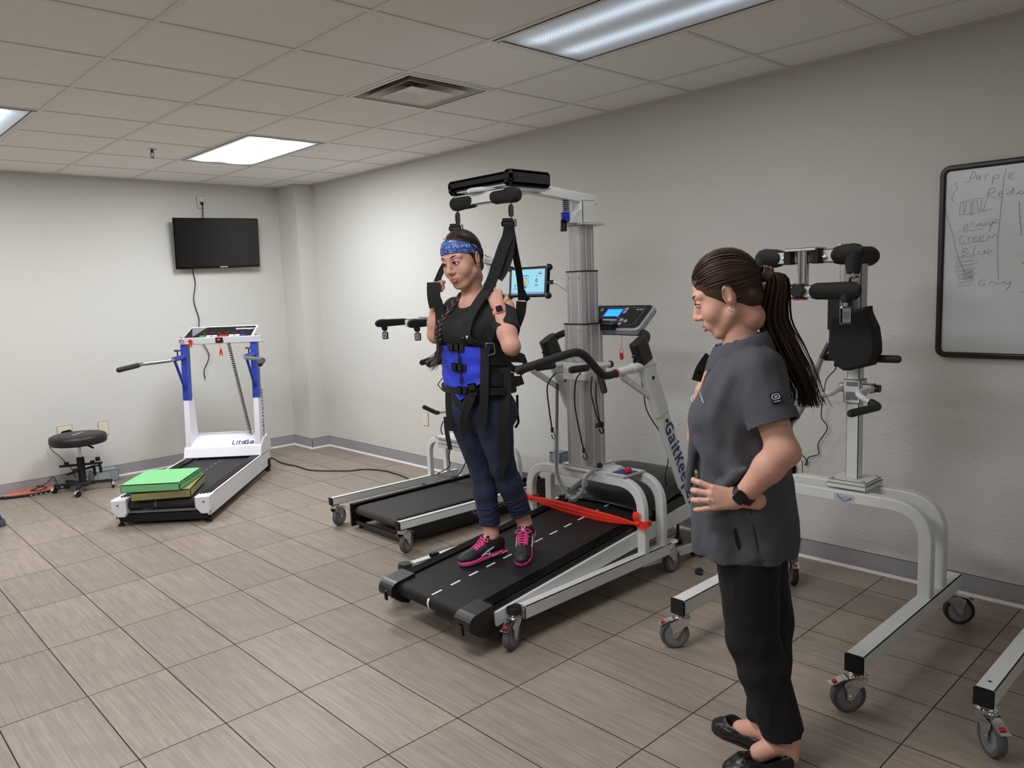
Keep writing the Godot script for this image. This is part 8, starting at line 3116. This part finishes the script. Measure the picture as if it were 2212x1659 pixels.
func whiteboard() -> void:
	var O := Vector3(0.0, 1.60, 6.80)
	var o := thing("whiteboard", "whiteboard in a black frame with faint marker notes, cut off by the right edge", "whiteboard", O, -PI / 2)
	# local x along +z of the room, y up, z into the room
	var W := 1.24
	var Hh := 0.865
	var b := MB.new()
	b.box(Vector3(0, 0, 0.008), Vector3(W - 0.02, Hh - 0.02, 0.012))
	put("panel", b, M.whiteboard, o)
	var rim := []
	for q in rrect(W, Hh, 0.03, 5): rim.append(Vector3(q.x, q.y, 0.013))
	b = MB.new()
	b.sweep(rim, rrect(0.026, 0.026, 0.008, 3), Vector3(0, 0, 1), false, true)
	put("frame", b, M.black_plastic, o)
	var strokes := [
		[[475, 250], [497, 185], [520, 195], [505, 225], [480, 232]], [[435, 258], [470, 256]], [[527, 205], [530, 235], [545, 232], [550, 205], [553, 238]], [[590, 245], [596, 205], [625, 200]], [[640, 275], [650, 215], [690, 205], [685, 225], [650, 232]], [[742, 160], [722, 235]], [[755, 225], [790, 200], [770, 190], [755, 225], [795, 235]],
		[[608, 380], [620, 315], [660, 300], [655, 330], [615, 345], [680, 380]], [[690, 350], [715, 335], [700, 325], [688, 360], [720, 370]], [[770, 325], [745, 345], [770, 350], [790, 300], [792, 345]], [[812, 350], [845, 320], [860, 345], [825, 335]],
		[[390, 258], [365, 265], [385, 290], [368, 320]], [[365, 320], [342, 370], [365, 405]], [[420, 350], [424, 354]],
		[[405, 405], [500, 380], [585, 375]], [[390, 495], [520, 480], [640, 452]], [[408, 410], [400, 490]], [[430, 400], [432, 480]], [[455, 395], [440, 478]], [[490, 390], [480, 500]], [[505, 388], [495, 500]], [[530, 385], [545, 470]], [[565, 385], [560, 470]], [[597, 395], [580, 470]],
		[[450, 565], [430, 590], [435, 605], [465, 585], [455, 555]], [[490, 575], [495, 545], [520, 555]], [[545, 560], [525, 575], [545, 580], [560, 555], [565, 580]], [[570, 555], [580, 580], [595, 555], [600, 580]], [[635, 545], [615, 555], [630, 575], [650, 545], [620, 620]], [[655, 555], [685, 540], [660, 530], [655, 560], [690, 555]], [[388, 612], [440, 615], [585, 598]],
		[[445, 655], [415, 650], [402, 690], [430, 700], [440, 680]], [[470, 695], [475, 660], [500, 665]], [[505, 675], [535, 660], [515, 655], [505, 690], [540, 690]], [[550, 675], [585, 655], [560, 650], [550, 690], [600, 685]], [[610, 685], [620, 650], [640, 670], [665, 640], [688, 675]], [[395, 717], [520, 695], [600, 686]],
		[[420, 800], [430, 745], [465, 745], [430, 770], [475, 775], [425, 800]], [[505, 795], [520, 725]], [[545, 760], [550, 790], [580, 785], [590, 755], [590, 790]], [[600, 780], [640, 765], [620, 750], [605, 785], [658, 795]],
		[[598, 985], [570, 980], [550, 1010], [575, 1025], [595, 1010], [575, 1000]], [[630, 1015], [640, 995], [665, 998]], [[690, 1000], [670, 1010], [695, 1012], [710, 1000]], [[720, 1010], [735, 995], [750, 1015], [778, 1000], [772, 1030], [742, 1068]],
		[[283, 390], [310, 520], [355, 650], [380, 770], [440, 920]], [[725, 240], [700, 520], [685, 720], [692, 980]],
		[[833, 410], [840, 520], [852, 645]], [[825, 405], [845, 420]], [[830, 460], [848, 470]], [[832, 510], [852, 520]], [[836, 560], [856, 570]], [[840, 605], [858, 615]], [[838, 640], [860, 650]], [[830, 795], [845, 793]], [[848, 1075], [900, 1078]],
	]
	for k in 15:
		var y := 797 + k * 15.5
		var xa := 362 + 4 * (k % 4) + (18 if k > 7 else 0)
		strokes.append([[xa, y + 10], [(xa + 540) / 2.0, y + 4 - 6 * (k % 2)], [545 - 3.0 * absf(k - 4) - 12 * (k % 3), y - 8]])
	for k in 9: strokes.append([[425 + 3 * (k % 3), 912 + k * 8], [510 + 4 * (k % 2), 906 + k * 8]])
	var map := func(q: Array) -> Vector3:
		var xl: float = 288.0 - 0.0286 * (q[1] - 190.0)
		var du: float = q[0] - xl
		var zz: float = 6.186 + du * 0.00055
		var yy: float = 2.014 - (q[1] - 190.0) * 0.0006286 - du * 0.000067 * (1.0 - (q[1] - 190.0) / 870.0)
		return Vector3(zz - O.z, yy - O.y, 0.0146)
	var ink := MB.new()
	var faint := MB.new()
	for i in strokes.size():
		var pts := []
		for q in strokes[i]: pts.append(map.call(q))
		var line := bez(pts, 5) if pts.size() > 2 else pts
		var hard: bool = i < 11 or (i >= 44 and i < 49)
		(ink if hard else faint).tube(line, 0.0016 if hard else 0.0014, 4, false, false, 0.3)
	put("handwriting", ink, M.ink, o)
	put("handwriting", faint, M.ink_faint, o)
	b = MB.new()
	b.strap([map.call([858, 855]), map.call([900, 858])], 0.004, 0.0006, Vector3(0, 1, 0))
	put("handwriting", b, M.ink_green, o)

func ceiling_fittings() -> void:
	var c := Vector3(GX - 1.5 * T, CEIL, GZ + 5.5 * T)
	var o := thing("air_diffuser", "square ceiling air vent with nested metal cones, dark gap at one side", "air vent", c)
	var half := T / 2 - 0.012
	var b := MB.new()
	for s: int in [-1, 1]:
		b.box(Vector3(s * (half - 0.014), 0.002, 0), Vector3(0.028, 0.006, 2 * half), 0.002)
		b.box(Vector3(0, 0.002, s * (half - 0.014)), Vector3(2 * half - 0.05, 0.006, 0.028), 0.002)
	put("frame", b, M.grid_white, o)
	var cone := func(w0: float, y0: float, w1: float, y1: float, t: float, ctr: Vector3) -> MB:
		var m := MB.new()
		for k in 4:
			var a := k * PI / 2
			var r := Basis(Vector3.UP, a)
			m.quad(ctr + r * Vector3(-w0, y0, w0), ctr + r * Vector3(w0, y0, w0), ctr + r * Vector3(w1, y1, w1), ctr + r * Vector3(-w1, y1, w1))
			m.quad(ctr + r * Vector3(-w1, y1 + t, w1), ctr + r * Vector3(w1, y1 + t, w1), ctr + r * Vector3(w0, y0 + t, w0), ctr + r * Vector3(-w0, y0 + t, w0))
			m.quad(ctr + r * Vector3(-w0, y0, w0), ctr + r * Vector3(-w0, y0 + t, w0), ctr + r * Vector3(w0, y0 + t, w0), ctr + r * Vector3(w0, y0, w0))
		return m
	put("outer_cone", cone.call(half - 0.026, 0.0, 0.12, 0.11, 0.002, Vector3()), M.powder_grey, o)
	var drop := Vector3(0.01, -0.006, -0.035)
	put("middle_cone", cone.call(0.205, 0.010, 0.10, 0.075, 0.003, drop), M.grid_white, o)
	var inner: MB = cone.call(0.150, 0.0, 0.045, 0.030, 0.003, drop)
	inner.box(drop + Vector3(0, 0.031, 0), Vector3(0.09, 0.003, 0.09))
	put("inner_cone", inner, M.grid_white, o)
	b = MB.new()
	b.box(Vector3(0, 0.20, 0), Vector3(0.36, 0.004, 0.36))
	for k in 4:
		var r := Basis(Vector3.UP, k * PI / 2)
		b.box(r * Vector3(0.16, 0.155, 0), Vector3(0.004, 0.09, 0.33), 0, r)
	put("duct", b, M.black_matte, o)
	b = MB.new()
	for k in 4:
		var r := Basis(Vector3.UP, k * PI / 2 + 0.78)
		b.box(drop + r * Vector3(0.08, 0.075, 0), Vector3(0.14, 0.012, 0.006), 0.001, r)
	b.box(drop + Vector3(0, 0.06, 0), Vector3(0.05, 0.06, 0.05), 0.003)
	put("bracket", b, M.steel, o)
	o = thing("sprinkler", "small dark fire sprinkler head hanging from the ceiling left of the bright light", "sprinkler", Vector3(-1.925, CEIL, 1.50))
	b = MB.new()
	b.lathe([Vector2(0, 0.01), Vector2(0.036, 0.01), Vector2(0.036, 0.002), Vector2(0.018, -0.004), Vector2(0, -0.005)].map(func(q: Vector2) -> Vector2: return Vector2(q.x, q.y)), Vector3(), 18)
	put("escutcheon", b, M.steel, o)
	b = MB.new()
	b.tube([Vector3(0, 0, 0), Vector3(0, -0.022, 0)], 0.009, 10)
	b.tube(fillet([Vector3(-0.009, -0.02, 0), Vector3(-0.011, -0.04, 0), Vector3(0, -0.055, 0), Vector3(0.011, -0.04, 0), Vector3(0.009, -0.02, 0)], 0.006, 3), 0.0025, 6)
	b.lathe([Vector2(0, -0.060), Vector2(0.017, -0.058), Vector2(0.017, -0.056), Vector2(0, -0.055)], Vector3(), 12)
	put("head", b, mat("bronze", Color(0.22, 0.16, 0.13), 0.4, 0.7), o)

func _ready() -> void:
	setup_view()
	make_materials()
	people_materials()
	for l in LIGHTS: ceiling_light(l[0], l[1], l[2], l[3])
	build_room()
	ceiling_fittings()
	main_treadmill()
	low_treadmill()
	corner_treadmill()
	patient_lift()
	side_lift()
	third_lift()
	fourth_lift()
	tablet()
	television()
	whiteboard()
	stool()
	foam_pads()
	floor_things()
	resistance_band()
	walker()
	harness()
	trainer()
